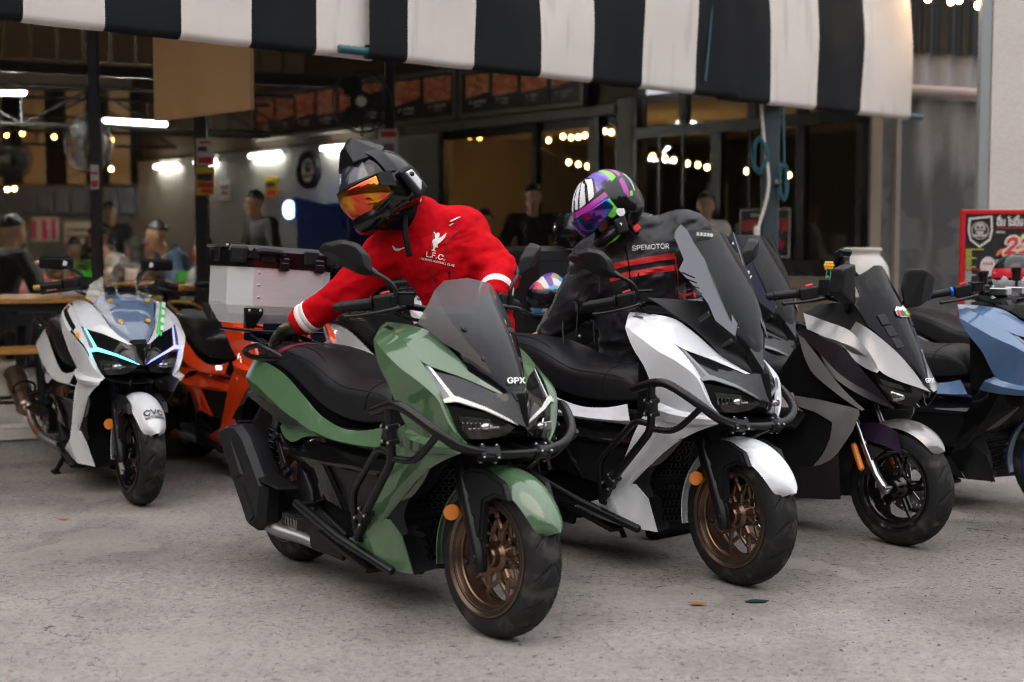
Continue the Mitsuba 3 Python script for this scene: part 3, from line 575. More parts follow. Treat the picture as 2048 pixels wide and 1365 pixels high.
def seat_band():
    a = seat_line(-.02, .12, [0.05, .5, 1.45], 0.0025); b = seat_line(.03, .165, [0.05, .45, 1.45], 0.0025)
    v = np.concatenate([a, b]); f = grid_faces(2, 20); return solid(v, f, 0.002)
def nose():
    U = [(1.179, -.219, .877), (1.275, -.128, .831), (1.356, -.058, .792), (1.421, 0, .798)]
    D = [(1.195, -.211, .866), (1.314, -.179, .772), (1.379, -.112, .744), (1.418, -.033, .71), (1.449, 0, .693)]
    h = patch([U, D], n=16, m=5, smooth=False); return cat([h, mirror(h)])
def nose_ridge():
    return cat([patch([[(1.418, s*.022, .798), (1.447, s*.004, .697)], [(1.4335, 0, .802), (1.457, 0, .695)]], n=8, m=2, smooth=False) for s in (-1, 1)])
def drl():
    a = patch([[(1.186, -.227, .878), (1.297, -.22, .764)], [(1.192, -.215, .879), (1.312, -.188, .782)]], n=10, m=3, smooth=False)
    return a
def drl_strip():
    a = patch([[(1.192, -.222, .875), (1.307, -.2, .778)], [(1.195, -.216, .876), (1.314, -.189, .782)]], n=10, m=2, smooth=False, thick=0.006)
    b = patch([[(1.298, -.221, .768), (1.316, -.191, .782), (1.379, -.116, .751), (1.414, -.033, .713), (1.422, -.015, .703)], [(1.304, -.22, .758), (1.327, -.189, .764), (1.383, -.118, .741), (1.416, -.031, .704), (1.422, -.013, .698)]], n=16, m=2, smooth=False, thick=0.008)
    return cat([a, b])
def lamp_low(): return patch([[(1.304, -.21, .752), (1.38, -.111, .735), (1.417, -.02, .691)], [(1.323, -.193, .699), (1.389, -.097, .698), (1.411, -.033, .679)], [(1.341, -.17, .647), (1.374, -.093, .651), (1.394, -.045, .663)]], n=14, m=4, smooth=False)
def lamp_inner():
    ms = [patch([[(1.338, -.187, .722), (1.398, -.108, .716)], [(1.345, -.180, .700), (1.403, -.102, .703)]], n=4, m=2, smooth=False, thick=0.003)]
    for t in np.linspace(0.08, 0.92, 7):
        a = arr([1.347, -.184, .70])*(1-t)+arr([1.405, -.104, .703])*t
        ms.append(beam(a, a+[.003, .002, -.024], .010, .004, .001))
    ms.append(ell((1.390, -.110, .690), (.014, .024, .014), 2)); ms.append(beam((1.36, -.165, .680), (1.410, -.078, .690), .004, .006, .001))
    return cat(ms)
def mouth():
    h = patch([[(1.329, -.178, .66), (1.365, -.094, .663), (1.39, -.034, .671), (1.394, 0, .675)], [(1.293, -.154, .644), (1.3, -.089, .638), (1.282, 0, .637)], [(1.36, -.167, .631), (1.359, -.082, .605), (1.351, 0, .599)]], n=12, m=3)
    v = [beam((1.31, s*.02, .635), (1.40, s*.055, .605), .012, .02, .003) for s in (1,)]
    return cat([h, mirror(h)]+[x for q in v for x in (q, mirror(q))])
SCR = [(1.085, 0, 1.164), (1.101, -.096, 1.15), (1.088, -.131, 1.115), (1.077, -.163, 1.062), (1.072, -.174, 1.046), (1.108, -.196, 1.003), (1.131, -.179, .984), (1.188, -.156, .946), (1.238, -.126, .917), (1.281, -.112, .86), (1.34, -.068, .816), (1.384, -.034, .787)]
def screen_sheet(edge, ctr, bulge=0.0, n=44, w=10, thick=0.0, ear=None):
    """a smoothly curved screen cut to the outline edge: half outline (x, y, z) falling from top to bottom, ctr its middle line"""
    e = arr(edge); z = np.unique(np.r_[np.linspace(e[0, 2], e[-1, 2], n), e[:, 2]])[::-1]; o = np.argsort(e[:, 2]); ye = np.interp(z, e[o, 2], np.abs(e[o, 1])); c = arr(ctr); oc = np.argsort(c[:, 2])
    cp, xp = np.polyfit(c[:, 2], c[:, 0], 3), np.polyfit(e[1:, 2], e[1:, 0], 2); xc, xe = np.polyval(cp, z), np.polyval(xp, z); ym = np.polyval(np.polyfit(e[1:, 2], np.abs(e[1:, 1]), 2), z); k = np.maximum((xc-xe)/np.maximum(ym, .03)**2.4, 0)
    u = np.linspace(-1, 1, 2*w+1); Y = -u[None, :]*ye[:, None]; X = xc[:, None]-k[:, None]*np.abs(Y)**2.4; Z = np.repeat(z[:, None], 2*w+1, 1)
    if ear: Z = Z+np.interp(np.abs(Y), [q[0] for q in ear], [q[1] for q in ear])*np.clip(1-(z[0]-z)/.09, 0, 1)[:, None]
    v = np.stack([X, Y, Z], -1).reshape(-1, 3); f = grid_faces(len(z), 2*w+1)
    return solid(v, f, thick) if thick else TM(v, f)
SCR_C = [(1.087, 0, 1.165), (1.136, 0, 1.111), (1.185, 0, 1.053), (1.24, 0, .994), (1.305, 0, .925), (1.354, 0, .872), (1.404, 0, .793)]
def screen_mesh(): return screen_sheet(SCR, SCR_C)
def screw(p, n, r=0.011, t=0.006): return cyl(arr(p)-unit(n)*0.004, arr(p)+unit(n)*t, r, 14)
SCREWS = [(1.217, -.094, .994), (1.217, .094, .994), (1.302, -.069, .9), (1.302, .069, .9)]
def dash():
    """the black cover behind the screen"""
    e = [(1.084, -.123, 1.018), (1.122, -.142, .984), (1.184, -.124, .936), (1.258, -.1, .864), (1.363, -.033, .782)]; c = [(1.077, 0, 1.04), (1.141, 0, 1.002), (1.216, 0, .948), (1.297, 0, .87), (1.379, 0, .783)]
    a = screen_sheet(e, c, 0.01, 20, 5, 0.006)
    b = hull([(.90, s*y, z) for s in (-1, 1) for y, z in ((.10, .99), (.12, .93))]+[(1.08, s*.115, z) for s in (-1, 1) for z in (.93, .995)]+[(1.14, s*.09, 1.03) for s in (-1, 1)]+[(1.02, s*.08, 1.03) for s in (-1, 1)])
    return cat([a, b])
def fender():
    rows = []
    for a, hw, ro in resample([(24, .020, .303), (28, .050, .304), (36, .064, .303), (52, .074, .300), (70, .080, .297), (92, .080, .295), (110, .078, .295)], 26, True):
        t = math.radians(a); g = np.linspace(-1, 1, 15)
        drop = 0.055*np.abs(g)**2.6; r = ro-drop
        rows.append(np.stack([WB+r*math.cos(t), g*hw, RF+r*math.sin(t)], -1) if 0 else np.stack([WB+r*np.cos(t), g*hw, RF+r*np.sin(t)], -1))
    v = np.array(rows).reshape(-1, 3); return solid(v, grid_faces(26, 15)[:, ::-1], 0.004)
def fender_rear():
    rows = []
    for a in np.linspace(112, 195, 14):
        t = math.radians(a); g = np.linspace(-1, 1, 9); r = .292-0.03*np.abs(g)**3; rows.append(np.stack([WB+r*np.cos(t), g*.066, RF+r*np.sin(t)], -1))
    return solid(np.array(rows).reshape(-1, 3), grid_faces(14, 9)[:, ::-1], 0.003)
def fork_cover():
    outline = [(1.216, .505), (1.250, .532), (1.300, .545), (1.365, .546), (1.454, .515), (1.482, .466), (1.420, .470), (1.368, .444), (1.369, .322), (1.337, .317), (1.281, .356), (1.241, .411), (1.217, .465)]
    po = sg.Polygon(outline); ins = po.buffer(-0.012)
    m = manifold3d.Manifold.hull_points
    a = plate(po, .020); a = xf(a, np.array([[1, 0, 0, 0], [0, 0, -1, -.078], [0, 1, 0, 0], [0, 0, 0, 1.0]]))
    b = plate(ins.difference(shapely.union_all([sg.Point(1.280, .458).buffer(.014), sg.Point(1.322, .385).buffer(.014)])), .007); b = xf(b, np.array([[1, 0, 0, 0], [0, 0, -1, -.0975], [0, 1, 0, 0], [0, 0, 0, 1.0]]))
    return cat([a, b])
def fork_leg():
    return cat([tube([(1.105, -.085, .77), (1.215, -.085, .55)], .017, 14), tube([(1.205, -.085, .57), (1.28, -.088, .42), (1.345, -.09, .285), (1.362, -.09, .225)], [.024, .026, .028, .024], 14), cyl((1.352, -.075, .262), (1.352, -.118, .262), .013, 12), cyl((1.318, -.11, .245), (1.318, -.122, .245), .010, 6)])
CB = {'rail': [(1.076, -.344, .709), (1.191, -.346, .745), (1.251, -.338, .742), (1.364, -.284, .673), (1.393, -.218, .626), (1.4, -.098, .605), (1.403, 0, .602)]}
def crash_bar():
    r = CB['rail']; full = r+[(x, -y*.95, z) for x, y, z in r[:-1][::-1]]
    ms = [tube(bend(full, .07, 6), .0165, 14)]
    for s in (1, -1):
        f = lambda pts: [(x, s*y, z) for x, y, z in pts]
        ms += [tube(bend(f([(1.171, -.345, .735), (1.162, -.326, .635), (1.147, -.306, .56), (.921, -.258, .348), (.856, -.245, .251)]), .04), .0155, 12),
               tube(bend(f([(1.153, -.312, .583), (1.073, -.315, .592), (.851, -.268, .41), (.853, -.257, .316), (.868, -.251, .26)]), .045), .012, 12),
               tube(bend(f([(1.365, -.281, .666), (1.245, -.281, .565), (1.152, -.307, .567)]), .05), .012, 12),
               tube(f([(.447, -.265, .312), (.746, -.256, .236), (1.023, -.207, .167)]), .0165, 12),
               tube(f([(.859, -.243, .251), (.855, -.169, .235)]), .012, 8), tube(f([(1.392, -.099, .599), (1.297, -.074, .559)]), .009, 8), tube(f([(.466, -.256, .309), (.48, -.127, .312)]), .012, 8)]
    return cat(ms)
def clamp(c, d, L=.062):
    d = unit(d); u = unit(np.cross(d, [0, 1, 0.3])); w = np.cross(d, u); c = arr(c); ms = []
    R = frame((0, 0, 0), d, u, w)
    ms.append(cbox((0, 0, 0), (L, .042, .030), .005)); ms.append(cbox((0, 0, 0), (L*.62, .030, .043), .004))
    for sx in (-1, 1):
        for sy in (-1, 1): ms.append(cbox((sx*L*.38, sy*.017, 0), (.018, .012, .044), .003))
    return xf(cat(ms), frame(c, d, u, w))
def clamp_bolts(c, d, L=.062):
    d = unit(d); u = unit(np.cross(d, [0, 1, 0.3])); w = np.cross(d, u)
    return xf(cat([cyl((sx*L*.38, sy*.017, s*.021), (sx*L*.38, sy*.017, s*.025), .005, 8, .001) for sx in (-1, 1) for sy in (-1, 1) for s in (-1, 1)]), frame(c, d, u, w))
def grip(): 
    p, q = arr([.923, -.26, 1.076]), arr([.841, -.367, 1.058]); L = np.linalg.norm(q-p); d = (q-p)/L
    prof = [(0, 0), (.023, 0), (.0235, .004), (.0185, .006)]+[(.0175+.0012*(i % 2), .008+i*.0045) for i in range(20)]+[(.0185, .1), (.021, .101), (.021, .106), (.017, .108), (.0155, .128), (.012, .136), (0, .137)]
    return xf(lathe(prof, 24), frame(p, unit(np.cross([-.398, 0, .954], d)), np.cross(d, unit(np.cross([-.398, 0, .954], d))), d))
def switch(): return cat([rhull([(.926, -.254, 1.073), (.962, -.209, 1.086), (.94, -.254, 1.09), (.979, -.209, 1.099), (.944, -.247, 1.055), (.98, -.209, 1.063)], .013, 1)])
def lever():
    return cat([tube([(1.011, -.199, 1.063), (1.034, -.242, 1.055), (1, -.301, 1.042), (.945, -.359, 1.032)], [.009, .0085, .006, .0055], 10, 14), ell((.94, -.364, 1.031), (.011, .011, .009), 1), cbox((.991, -.194, 1.06), (.045, .045, .022), .006)])
def mirror_head():
    B = [(.972, -.286, 1.175), (.949, -.32, 1.18), (.896, -.378, 1.215), (.834, -.412, 1.252), (.848, -.407, 1.269), (.919, -.373, 1.283), (.961, -.335, 1.271), (.973, -.301, 1.233)]
    n = unit([-.78, .35, -.15]); pts = []
    a = arr(B); c = a.mean(0)
    return soften(rhull(list(a)+list((a-c)*.62+c-n*.045), .007, 1))
def mirror_glass():
    a = arr([(.972, -.286, 1.175), (.949, -.32, 1.18), (.896, -.378, 1.215), (.834, -.412, 1.252), (.848, -.407, 1.269), (.919, -.373, 1.283), (.961, -.335, 1.271), (.973, -.301, 1.233)])
    n = unit([-.78, .35, -.15]); c = a.mean(0); q = (a-c)*.9+c; return hull(np.vstack([q+n*.008, q+n*.0095]))
def mirror_stalk(): return cat([tube([(1.018, -.228, 1.081), (1.023, -.231, 1.136), (1.017, -.242, 1.149), (.976, -.283, 1.183)], .0075, 10, 16), tube([(.984, -.275, 1.176), (.961, -.296, 1.198)], .011, 8), cyl((1.018, -.228, 1.071), (1.019, -.228, 1.101), .013, 12)])
def muffler():
    o = [(-.145, .555), (-.06, .582), (.015, .588), (.095, .545), (.272, .372), (.262, .235), (.205, .196), (.175, .205), (.02, .385), (-.135, .53)]
    c = np.mean(o, 0); ms = []
    def lay(s, y): return [(c[0]+(x-c[0])*s, y, c[1]+(z-c[1])*s) for x, z in o]
    h = hull(lay(.93, -.195)+lay(1, -.22)+lay(1, -.268)+lay(.90, -.300))
    r1 = hull([(x, y, z) for y, s in ((-.298, 0), (-.308, 1)) for x, z in ((-.06+.02*s, .50-.01*s), (.0, .53), (.12-.02*s, .40+.005*s), (.07, .385))])
    r2 = hull([(x, y, z) for y in (-.297, -.306) for x, z in ((.06, .35), (.115, .365), (.225, .255), (.20, .235))])
    ms = [h, r1, r2]+[cyl((x, -.27, z), (x, -.304, z), .011, 12) for x, z in ((-.11, .515), (.185, .24))]
    return mv(cat(ms), -.04, 0, -.034)
def exhaust_pipe(): return tube([(.166, -.228, .189), (.219, -.218, .172), (.304, -.175, .158), (.429, -.127, .134), (.512, -.108, .132)], [.028, .026, .023, .022, .022], 14, 26)
def ti_muffler(): return cat([tube([(-.015, -.27, .365), (-.241, -.295, .536)], .058, 24), tube([(-.025, -.27, .357), (.008, -.268, .336)], [.058, .034], 20), cyl((-.241, -.295, .536), (-.253, -.296, .544), .05, 20)])
def shock():
    a, b = arr([.115, -.155, .62]), arr([.055, -.155, .36]); d = b-a; t = np.linspace(0, 1, 150); x = unit(np.cross(d, [0, 1, 0])); y = arr([0, 1.0, 0])
    return mv(tube(a+d*(.12+.7*t)[:, None]+.027*(np.cos(t*2*np.pi*8)[:, None]*x+np.sin(t*2*np.pi*8)[:, None]*y), .0048, 8), -.045, 0, -.03)
def shock_body(): return mv(cat([tube([(.115, -.155, .63), (.055, -.155, .36)], .014, 12), tube([(.075, -.155, .45), (.055, -.155, .36)], .021, 12), tube([(.118, -.155, .63), (.10, -.155, .57)], .022, 12)]), -.045, 0, -.03)
def side_black():
    return cat([patch([[(.178, -0.158, .559), (.311, -0.172, .516), (.42, -0.170, .546), (.583, -0.172, .565), (.986, -0.172, .564)], [(.193, -.207, .531), (.367, -.226, .475), (.577, -.235, .479), (.795, -.24, .491), (.963, -.221, .491)], [(.33, -.175, .416), (.442, -.204, .407), (.561, -.228, .467), (.795, -.229, .476), (.957, -.22, .481)]], n=18, m=3),
        patch([[(.442, -.204, .407), (.513, -.227, .458), (.577, -.232, .469)], [(.496, -.203, .319), (.598, -.218, .341), (.687, -.206, .322)]], n=8, m=3),
        patch([[(.577, -.236, .475), (.702, -.211, .32)], [(.591, -.229, .478), (.718, -.205, .323)]], n=6, m=2)])
def side_pocket():
    return patch([[(.595, -.216, .466), (.775, -.219, .478), (.946, -.209, .473)], [(.644, -.196, .393), (.775, -.197, .397), (.936, -.197, .402)], [(.71, -.198, .321), (.799, -.2, .314), (.908, -.206, .312)]], n=10, m=3)
def core():
    B = lambda *p: rhull([(x, t*y, z) for t in (-1, 1) for x, y, z in p], .02, 1)
    return cat([B((.27, .15, .38), (.9, .17, .38), (.27, .14, .57), (.95, .18, .60), (.42, .13, .20), (.98, .13, .20)),
        B((.97, .17, .60), (1.24, .15, .655), (.98, .20, .90), (1.10, .19, .88), (1.27, .10, .73), (1.02, .15, .95)), B((-.17, .08, .70), (-.16, .085, .79), (.27, .14, .75), (.27, .13, .60), (.1, .11, .63), (.83, .11, .63))])
def grille():
    R = [(1.215, -.195, .534), (1.056, -.186, .415), (.975, -.184, .35), (1.03, -.168, .287), (1.05, -.14, .152)]
    C = [(1.08, 0, .58), (1.0, 0, .45), (.96, 0, .36), (.975, 0, .28), (.985, 0, .15)]
    return patch([R, [(x, y*.5, z) for (x, y, z) in [((a[0]+b[0])/2-.0, a[1], (a[2]+b[2])/2) for a, b in zip(R, C)]], C, [(x, -y*.5, z) for (x, y, z) in [((a[0]+b[0])/2, a[1], (a[2]+b[2])/2) for a, b in zip(R, C)]], [(x, -y, z) for x, y, z in R]], n=16, m=4)
def grille_cells():
    ms = []
    for r in range(11):
        for c in range(-5, 6):
            z = .20+r*.030; y = (c+.5*(r % 2))*.026
            if abs(y) > .14: continue
            x = np.interp(z, [.15, .28, .36, .45, .58], [.988, .979, .963, 1.003, 1.083])+.012
            sh = sg.Point(0, 0).buffer(.0145, 2).difference(sg.Point(0, 0).buffer(.0105, 2))
            ms.append(xf(plate(sh, .012), frame((x, y, z), [0, 1, 0], unit([.35, 0, 1]), unit([1, 0, -.35]))))
    return cat(ms)
def engine():
    return mv(cat([rhull([(.10, y, z) for y in (-.13, .15) for z in (.22, .33)]+[(.55, y, z) for y in (-.13, .13) for z in (.17, .36)], .025, 1), cyl((.13, -.15, .30), (.13, -.19, .30), .085, 24), rhull([(-.02, .13, .27), (.45, .15, .27), (-.02, .16, .30), (.45, .17, .33), (.1, .15, .22)], .035, 1),
        rhull([(.30, -.14, .40), (.42, -.17, .36), (.30, -.14, .27), (.45, -.17, .26), (.36, -.17, .43)], .015, 1), tube([(.0, -.12, .272), (.28, -.12, .33)], .022, 8), rhull([(.42, -.16, .26), (.66, -.16, .24), (.42, -.15, .16), (.62, -.14, .15), (.50, -.17, .30)], .015, 1)]), -.03, 0, -.02)
def engine_bits():
    ms = [cyl((.175, -.135, .265), (.175, -.205, .265), .030, 14), cyl((.215, -.135, .235), (.215, -.20, .235), .020, 12), cyl((.20, -.13, .30), (.20, -.20, .30), .014, 8)]
    ms += [cbox((.25+.012*i, -.15, .215), (.006, .07, .05), .001) for i in range(8)]
    return mv(cat(ms), -.03, 0, -.02)
def floorboard():
    m = plate([(.52, .0), (.60, .03), (.86, .03), (.90, .015), (.90, -.055), (.56, -.055)], .014)
    return xf(m, frame((.0, -.178, .335), [1, 0, -.22], [0, 1, 0], unit([.22, 0, 1])))
def floor_ribs():
    return cat([xf(cbox((.60+.024*i, -.012, .016), (.010, .05, .004), .001), frame((.0, -.178, .335), unit([1, 0, -.22]), [0, 1, 0], unit([.22, 0, 1]))) for i in range(12)])
def footpeg(): return mv(hull([(x, y, z) for x, y, z in ((.15, -.30, .405), (.17, -.225, .43), (.42, -.225, .392), (.38, -.285, .385), (.15, -.30, .398), (.17, -.225, .42), (.42, -.225, .382), (.38, -.285, .375))]), -.045, 0, -.03)
def peg_bracket(): return mv(cat([beam((.165, -.19, .56), (.30, -.20, .41), .012, .03, .003), tube([(.20, -.215, .415), (.09, -.16, .405)], .013, 8)]+[cyl((x, -.20, z), (x, -.225, z), .012, 8) for x, z in ((.29, .45), (.31, .425), (.335, .44), (.205, .55))]), -.045, 0, -.03)
def rail():
    p = [(.056, -.141, .825), (-.001, -.186, .854), (-.053, -.198, .866), (-.138, -.196, .851), (-.198, -.189, .83), (-.174, -.17, .813), (-.092, -.158, .811), (.027, -.146, .817)]
    return cat([tube(bend(p+[p[0]], .02, 4), .011, 10)])
def carrier():
    return mv(cat([rhull([(-.24, s*.05, .868) for s in (-1, 1)]+[(-.05, s*.11, .885) for s in (-1, 1)]+[(.04, s*.11, .88) for s in (-1, 1)]+[(-.2, s*.08, .855) for s in (-1, 1)], .012, 1), cbox((-.18, 0, .845), (.10, .15, .03), .008)]), -.055, 0, -.036)
def tail_lamp(): return mv(rhull([(-.265, s*.055, .835) for s in (-1, 1)]+[(-.235, s*.085, .80) for s in (-1, 1)]+[(-.20, s*.09, .84) for s in (-1, 1)]+[(-.2, s*.07, .79) for s in (-1, 1)], .008, 1), -.06, 0, -.038)
def rear_guard():
    return mv(cat([beam((-.16, 0, .74), (-.40, 0, .47), .09, .02, .005, up=(1, 0, 1)), cbox((-.385, 0, .50), (.012, .20, .14), .004, rot([0, 1, 0], 28))]), -.05, 0, -.035)
def stand_side(): return cat([tube([(.52, .14, .20), (.50, .27, .02)], .012, 8), cbox((.50, .275, .010), (.05, .05, .014), .004)])
def stand_centre(): return cat([tube(bend([(.30, -.10, .17), (.22, -.16, .02), (.19, -.165, .012)], .02), .014, 8), tube(bend([(.30, .10, .17), (.22, .16, .02), (.19, .165, .012)], .02), .014, 8), tube([(.27, -.12, .12), (.27, .12, .12)], .011, 8), cbox((.21, -.165, .010), (.07, .04, .014), .004), cbox((.21, .165, .010), (.07, .04, .014), .004)])
def bar(): return cat([tube([(.957, -.233, 1.081), (.986, -.136, 1.063), (.984, 0, 1.048), (.986, .136, 1.063), (.957, .233, 1.081)], .012, 10, 24), rhull([(1.02, s*.06, 1.05) for s in (-1, 1)]+[(1.06, s*.05, 1.03) for s in (-1, 1)], .016, 1)])
def cables(i): return tube(([(.955, -.213, 1.069), (1.028, -.194, 1.03), (1.047, -.136, 1.014), (1.015, -.078, .991)], [(.979, -.194, 1.064), (1.063, -.165, 1.025), (1.068, -.097, 1.013), (1.011, -.039, .98)], [(.955, .213, 1.069), (1.028, .194, 1.03), (1.047, .136, 1.014), (1.015, .078, .991)])[i], .0035, 6, 18)
def turn_lens():
    return patch([[(1.222, -.214, .537), (1.14, -.212, .521), (1.072, -.208, .470), (1.055, -.203, .411)], [(1.222, -.208, .535), (1.165, -.198, .480), (1.105, -.192, .430), (1.055, -.200, .409)]], n=10, m=3, smooth=False, thick=.006)
def shield_black(): return patch([[(1.078, -.211, .461), (1.012, -.207, .394), (.966, -.205, .346), (1.042, -.189, .284)], [(1.122, -.196, .467), (1.067, -.183, .407), (1.038, -.181, .357), (1.065, -.176, .3)]], n=8, m=2, smooth=False)
def reflector(): return xf(cyl((0, 0, 0), (0, 0, .008), .027, 24), frame((1.214, -.105, .389), [0, 0, 1], unit([.5, 1, 0]), unit([.6, -1, 0])))
def reflector_cross():
    return xf(cat([beam((math.cos(a)*.024, math.sin(a)*.024, .0085), (-math.cos(a)*.024, -math.sin(a)*.024, .0085), .002, .0016, .0004) for a in (0, 1.047, 2.094)]), frame((1.214, -.105, .389), [0, 0, 1], unit([.5, 1, 0]), unit([.6, -1, 0])))
def caliper(): return rhull([(1.22, .075, .36), (1.27, .075, .30), (1.25, .085, .38), (1.29, .085, .33)], .018, 1)
def maxi_scooter(k, M, pt, rim='bronze', screen='smoke', bar_=True, muf='stock', drlm=('drl_white',), stand='side', seat_red=True, band='black_satin', fin=None, st=0.0, sb=0.0, lower=None, dashm='black_plastic', sidem='black_gloss'):
    Mf, Mb = M@STEER(st), M@STEER(sb)
    wheel(k, Mf, (WB, 0, RF), RF, .122, .178, 'forked', rim, 'f', .062); wheel(k, M, (0, 0, RR), RR, .150, .178, 'forked', rim, 'r', .07, 'rear_wheel')
    both(k, 'cowl_side_panel', cowl_side, pt, M, 'cowl_side', 7); both(k, 'cowl_top_panel', cowl_top, pt, M, 'cowl_top', 12)
    both(k, 'cowl_wing', wing, pt, M, 'wing', 9); both(k, 'leg_shield', shield, lower or pt, M, 'shield', 7); both(k, 'shield_fin', shield_fin, fin or lower or pt, M, 'fin', 25)
    both(k, 'panel_seam', lambda: cowl_seam(0), 'black_matte', M, 'seam', True); both(k, 'lower_seam', lambda: cowl_seam(1), 'black_matte', M, 'seamb', True)
    both(k, 'tail_panel', tail, pt, M, 'tail', 6)
    if band: both(k, 'tail_stripe', tail_band, band, M, 'tband')
    s = put(k+'__seat', seat_mesh, 'seat_vinyl', 50, M, 'seat')
    put(s+'__stitching', lambda: cat([tube(seat_line(.15, .83, [.35, .5, .55, .5, .35]), .0013, 5), tube(seat_line(.735, .765, [.05, .8, 1.5]), .0013, 5), tube(seat_line(.02, .38, [.75, .9, 1.0, .9]), .0013, 5)]), 'black_plastic', True, M, 'stitch')
    if seat_red: put(s+'__trim_band', seat_band, 'seat_red', 40, M, 'sband')
    n = put(k+'__nose_panel', nose, 'black_gloss', 20, M, 'nose'); put(n+'__ridge', nose_ridge, 'black_gloss', 20, M, 'ridge')
    for s_ in (0, 1):
        mm = (lambda g: (g if s_ == 0 else (lambda: mirror(g())))); tg = 'RL'[s_]
        h = put(k+'__headlight', mm(lamp_low), 'lamp_black', 20, M, 'lamp'+tg)
        put(h+'__lens', mm(drl), 'dark_lens', 20, M, 'drl'+tg); put(h+'__light_strip', mm(drl_strip), drlm[min(s_, len(drlm)-1)], 20, M, 'strip'+tg); put(h+'__reflector', mm(lamp_inner), 'lamp_reflector', 20, M, 'lin'+tg)
    put(k+'__lower_grille', mouth, 'black_plastic', 25, M, 'mouth')
    put(k+'__dash_cover', dash, dashm, 30, M, 'dash')
    if screen == 'smoke':
        w = put(k+'__windscreen', screen_mesh, 'smoke_screen', True, M, 'screen')
        for i, p in enumerate(SCREWS): put(w+'__screw', (lambda p=p: cat([screw(p, (.78, 0, .62), .0125, .0045), screw(p, (.78, 0, .62), .006, .0065)])), 'black_satin', 30, M, 'screw%d' % i)
        put(w+'__clip', lambda: rhull([(1.402, -.022, .798), (1.402, .022, .798), (1.420, -.018, .779), (1.420, .018, .779)], .006, 1), 'black_plastic', 30, M, 'clip')
    put(k+'__front_mudguard', fender, pt, 40, Mf, 'fender'); put(k+'__inner_mudguard', fender_rear, pt, 40, Mf, 'fender2')
    both(k, 'fork_cover', fork_cover, 'black_plastic', Mf, 'fcov'); both(k, 'fork_leg', fork_leg, 'black_satin', Mf, 'fleg')
    put(k+'__brake_caliper', caliper, 'black_satin', 30, Mf, 'calip')
    r = both(k, 'side_reflector', reflector, 'amber_plastic', Mf, 'refl'); 
    put(k+'__grip', grip, 'black_plastic', 40, Mb, 'gripR'); put(k+'__grip', lambda: mirror(grip()), 'black_plastic', 40, Mb, 'gripL')
    both(k, 'switch_housing', switch, 'black_plastic', Mb, 'switch'); both(k, 'brake_lever', lever, 'black_satin', Mb, 'lever')
    put(k+'__kill_switch', lambda: rhull([(.952, -.240, 1.107), (.963, -.221, 1.113)], .006, 1), col((.6, .02, .02), .4), 30, Mb, 'kill')
    put(k+'__fluid_reservoir', lambda: cat([cbox((.985, -.165, 1.087), (.05, .055, .045), .005, rot([0, 0, 1], -25)), cbox((.985, -.165, 1.111), (.055, .06, .008), .003, rot([0, 0, 1], -25))]), 'black_plastic', 30, Mb, 'reserv')
    put(k+'__handlebar', bar, 'black_satin', 40, Mb, 'bar'); [put(k+'__cable', (lambda i=i: cables(i)), 'black_matte', 40, Mb, 'cable%d' % i) for i in range(3)]
    put(k+'__frame_core', core, 'black_matte', 40, M, 'core'); g = put(k+'__radiator_cover', grille, 'black_plastic', 30, M, 'grille'); put(g+'__mesh_cells', grille_cells, 'black_satin', False, M, 'gcells', kind='stuff')
    both(k, 'side_cover', side_black, sidem, M, 'sideb', 20); both(k, 'side_pocket', side_pocket, 'black_plastic', M, 'sidep'); both(k, 'shield_insert', shield_black, 'black_plastic', M, 'sblack')
    f = both(k, 'floorboard', floorboard, 'black_plastic', M, 'floor'); put(f+'__tread', floor_ribs, 'rubber', 30, M, 'ribsR')
    put(k+'__floorboard__tread', floor_ribs, 'rubber', 30, M, 'ribsR')
    put(k+'__engine', engine, 'black_plastic', 35, M, 'engine'); put(k+'__engine__fittings', engine_bits, 'steel', 30, M, 'ebits')
    both(k, 'pillion_footrest', footpeg, 'black_satin', M, 'peg', 20); both(k, 'footrest_bracket', peg_bracket, 'black_plastic', M, 'pegb')
    both(k, 'shock_spring', shock, 'black_satin', M, 'shock', 50); both(k, 'shock_absorber', shock_body, 'dark_steel', M, 'shockb')
    both(k, 'turn_lens', turn_lens, 'smoked_lens', M, 'turn', 20)
    both(k, 'grab_rail', rail, 'black_satin', M, 'rail', 40); put(k+'__tail_carrier', carrier, 'black_plastic', 30, M, 'carrier')
    put(k+'__tail_lamp', tail_lamp, 'red_lens', 30, M, 'taill'); put(k+'__rear_mudguard', rear_guard, 'black_plastic', 30, M, 'rguard')
    if muf == 'stock':
        m = put(k+'__muffler', muffler, 'black_plastic', 18, M, 'muf'); put(m+'__pipe', exhaust_pipe, 'pipe_steel', 50, M, 'pipe')
    else:
        m = put(k+'__muffler', ti_muffler, 'titanium', 40, M, 'timuf', 'titanium can muffler'); put(m+'__pipe', lambda: tube([(.04, -.268, .38), (.12, -.262, .28), (.26, -.22, .205), (.42, -.13, .160), (.52, -.10, .15)], .024, 14, 26), 'pipe_steel', 50, M, 'pipe2')
        put(m+'__strap', lambda: cat([tube([tuple(arr([-.05, -.275, .46])+.061*(math.cos(a)*arr([0, 1, 0])+math.sin(a)*unit([.61, 0, .79]))) for a in np.linspace(0, 2*np.pi, 20)], .007, 6), cyl((-.02, -.20, .44), (-.02, -.27, .43), .012, 8)]), 'black_satin', 40, M, 'strap')
    if stand == 'side': put(k+'__side_stand', stand_side, 'black_satin', 30, M, 'sstand')
    else: put(k+'__centre_stand', stand_centre, 'black_satin', 30, M, 'cstand')
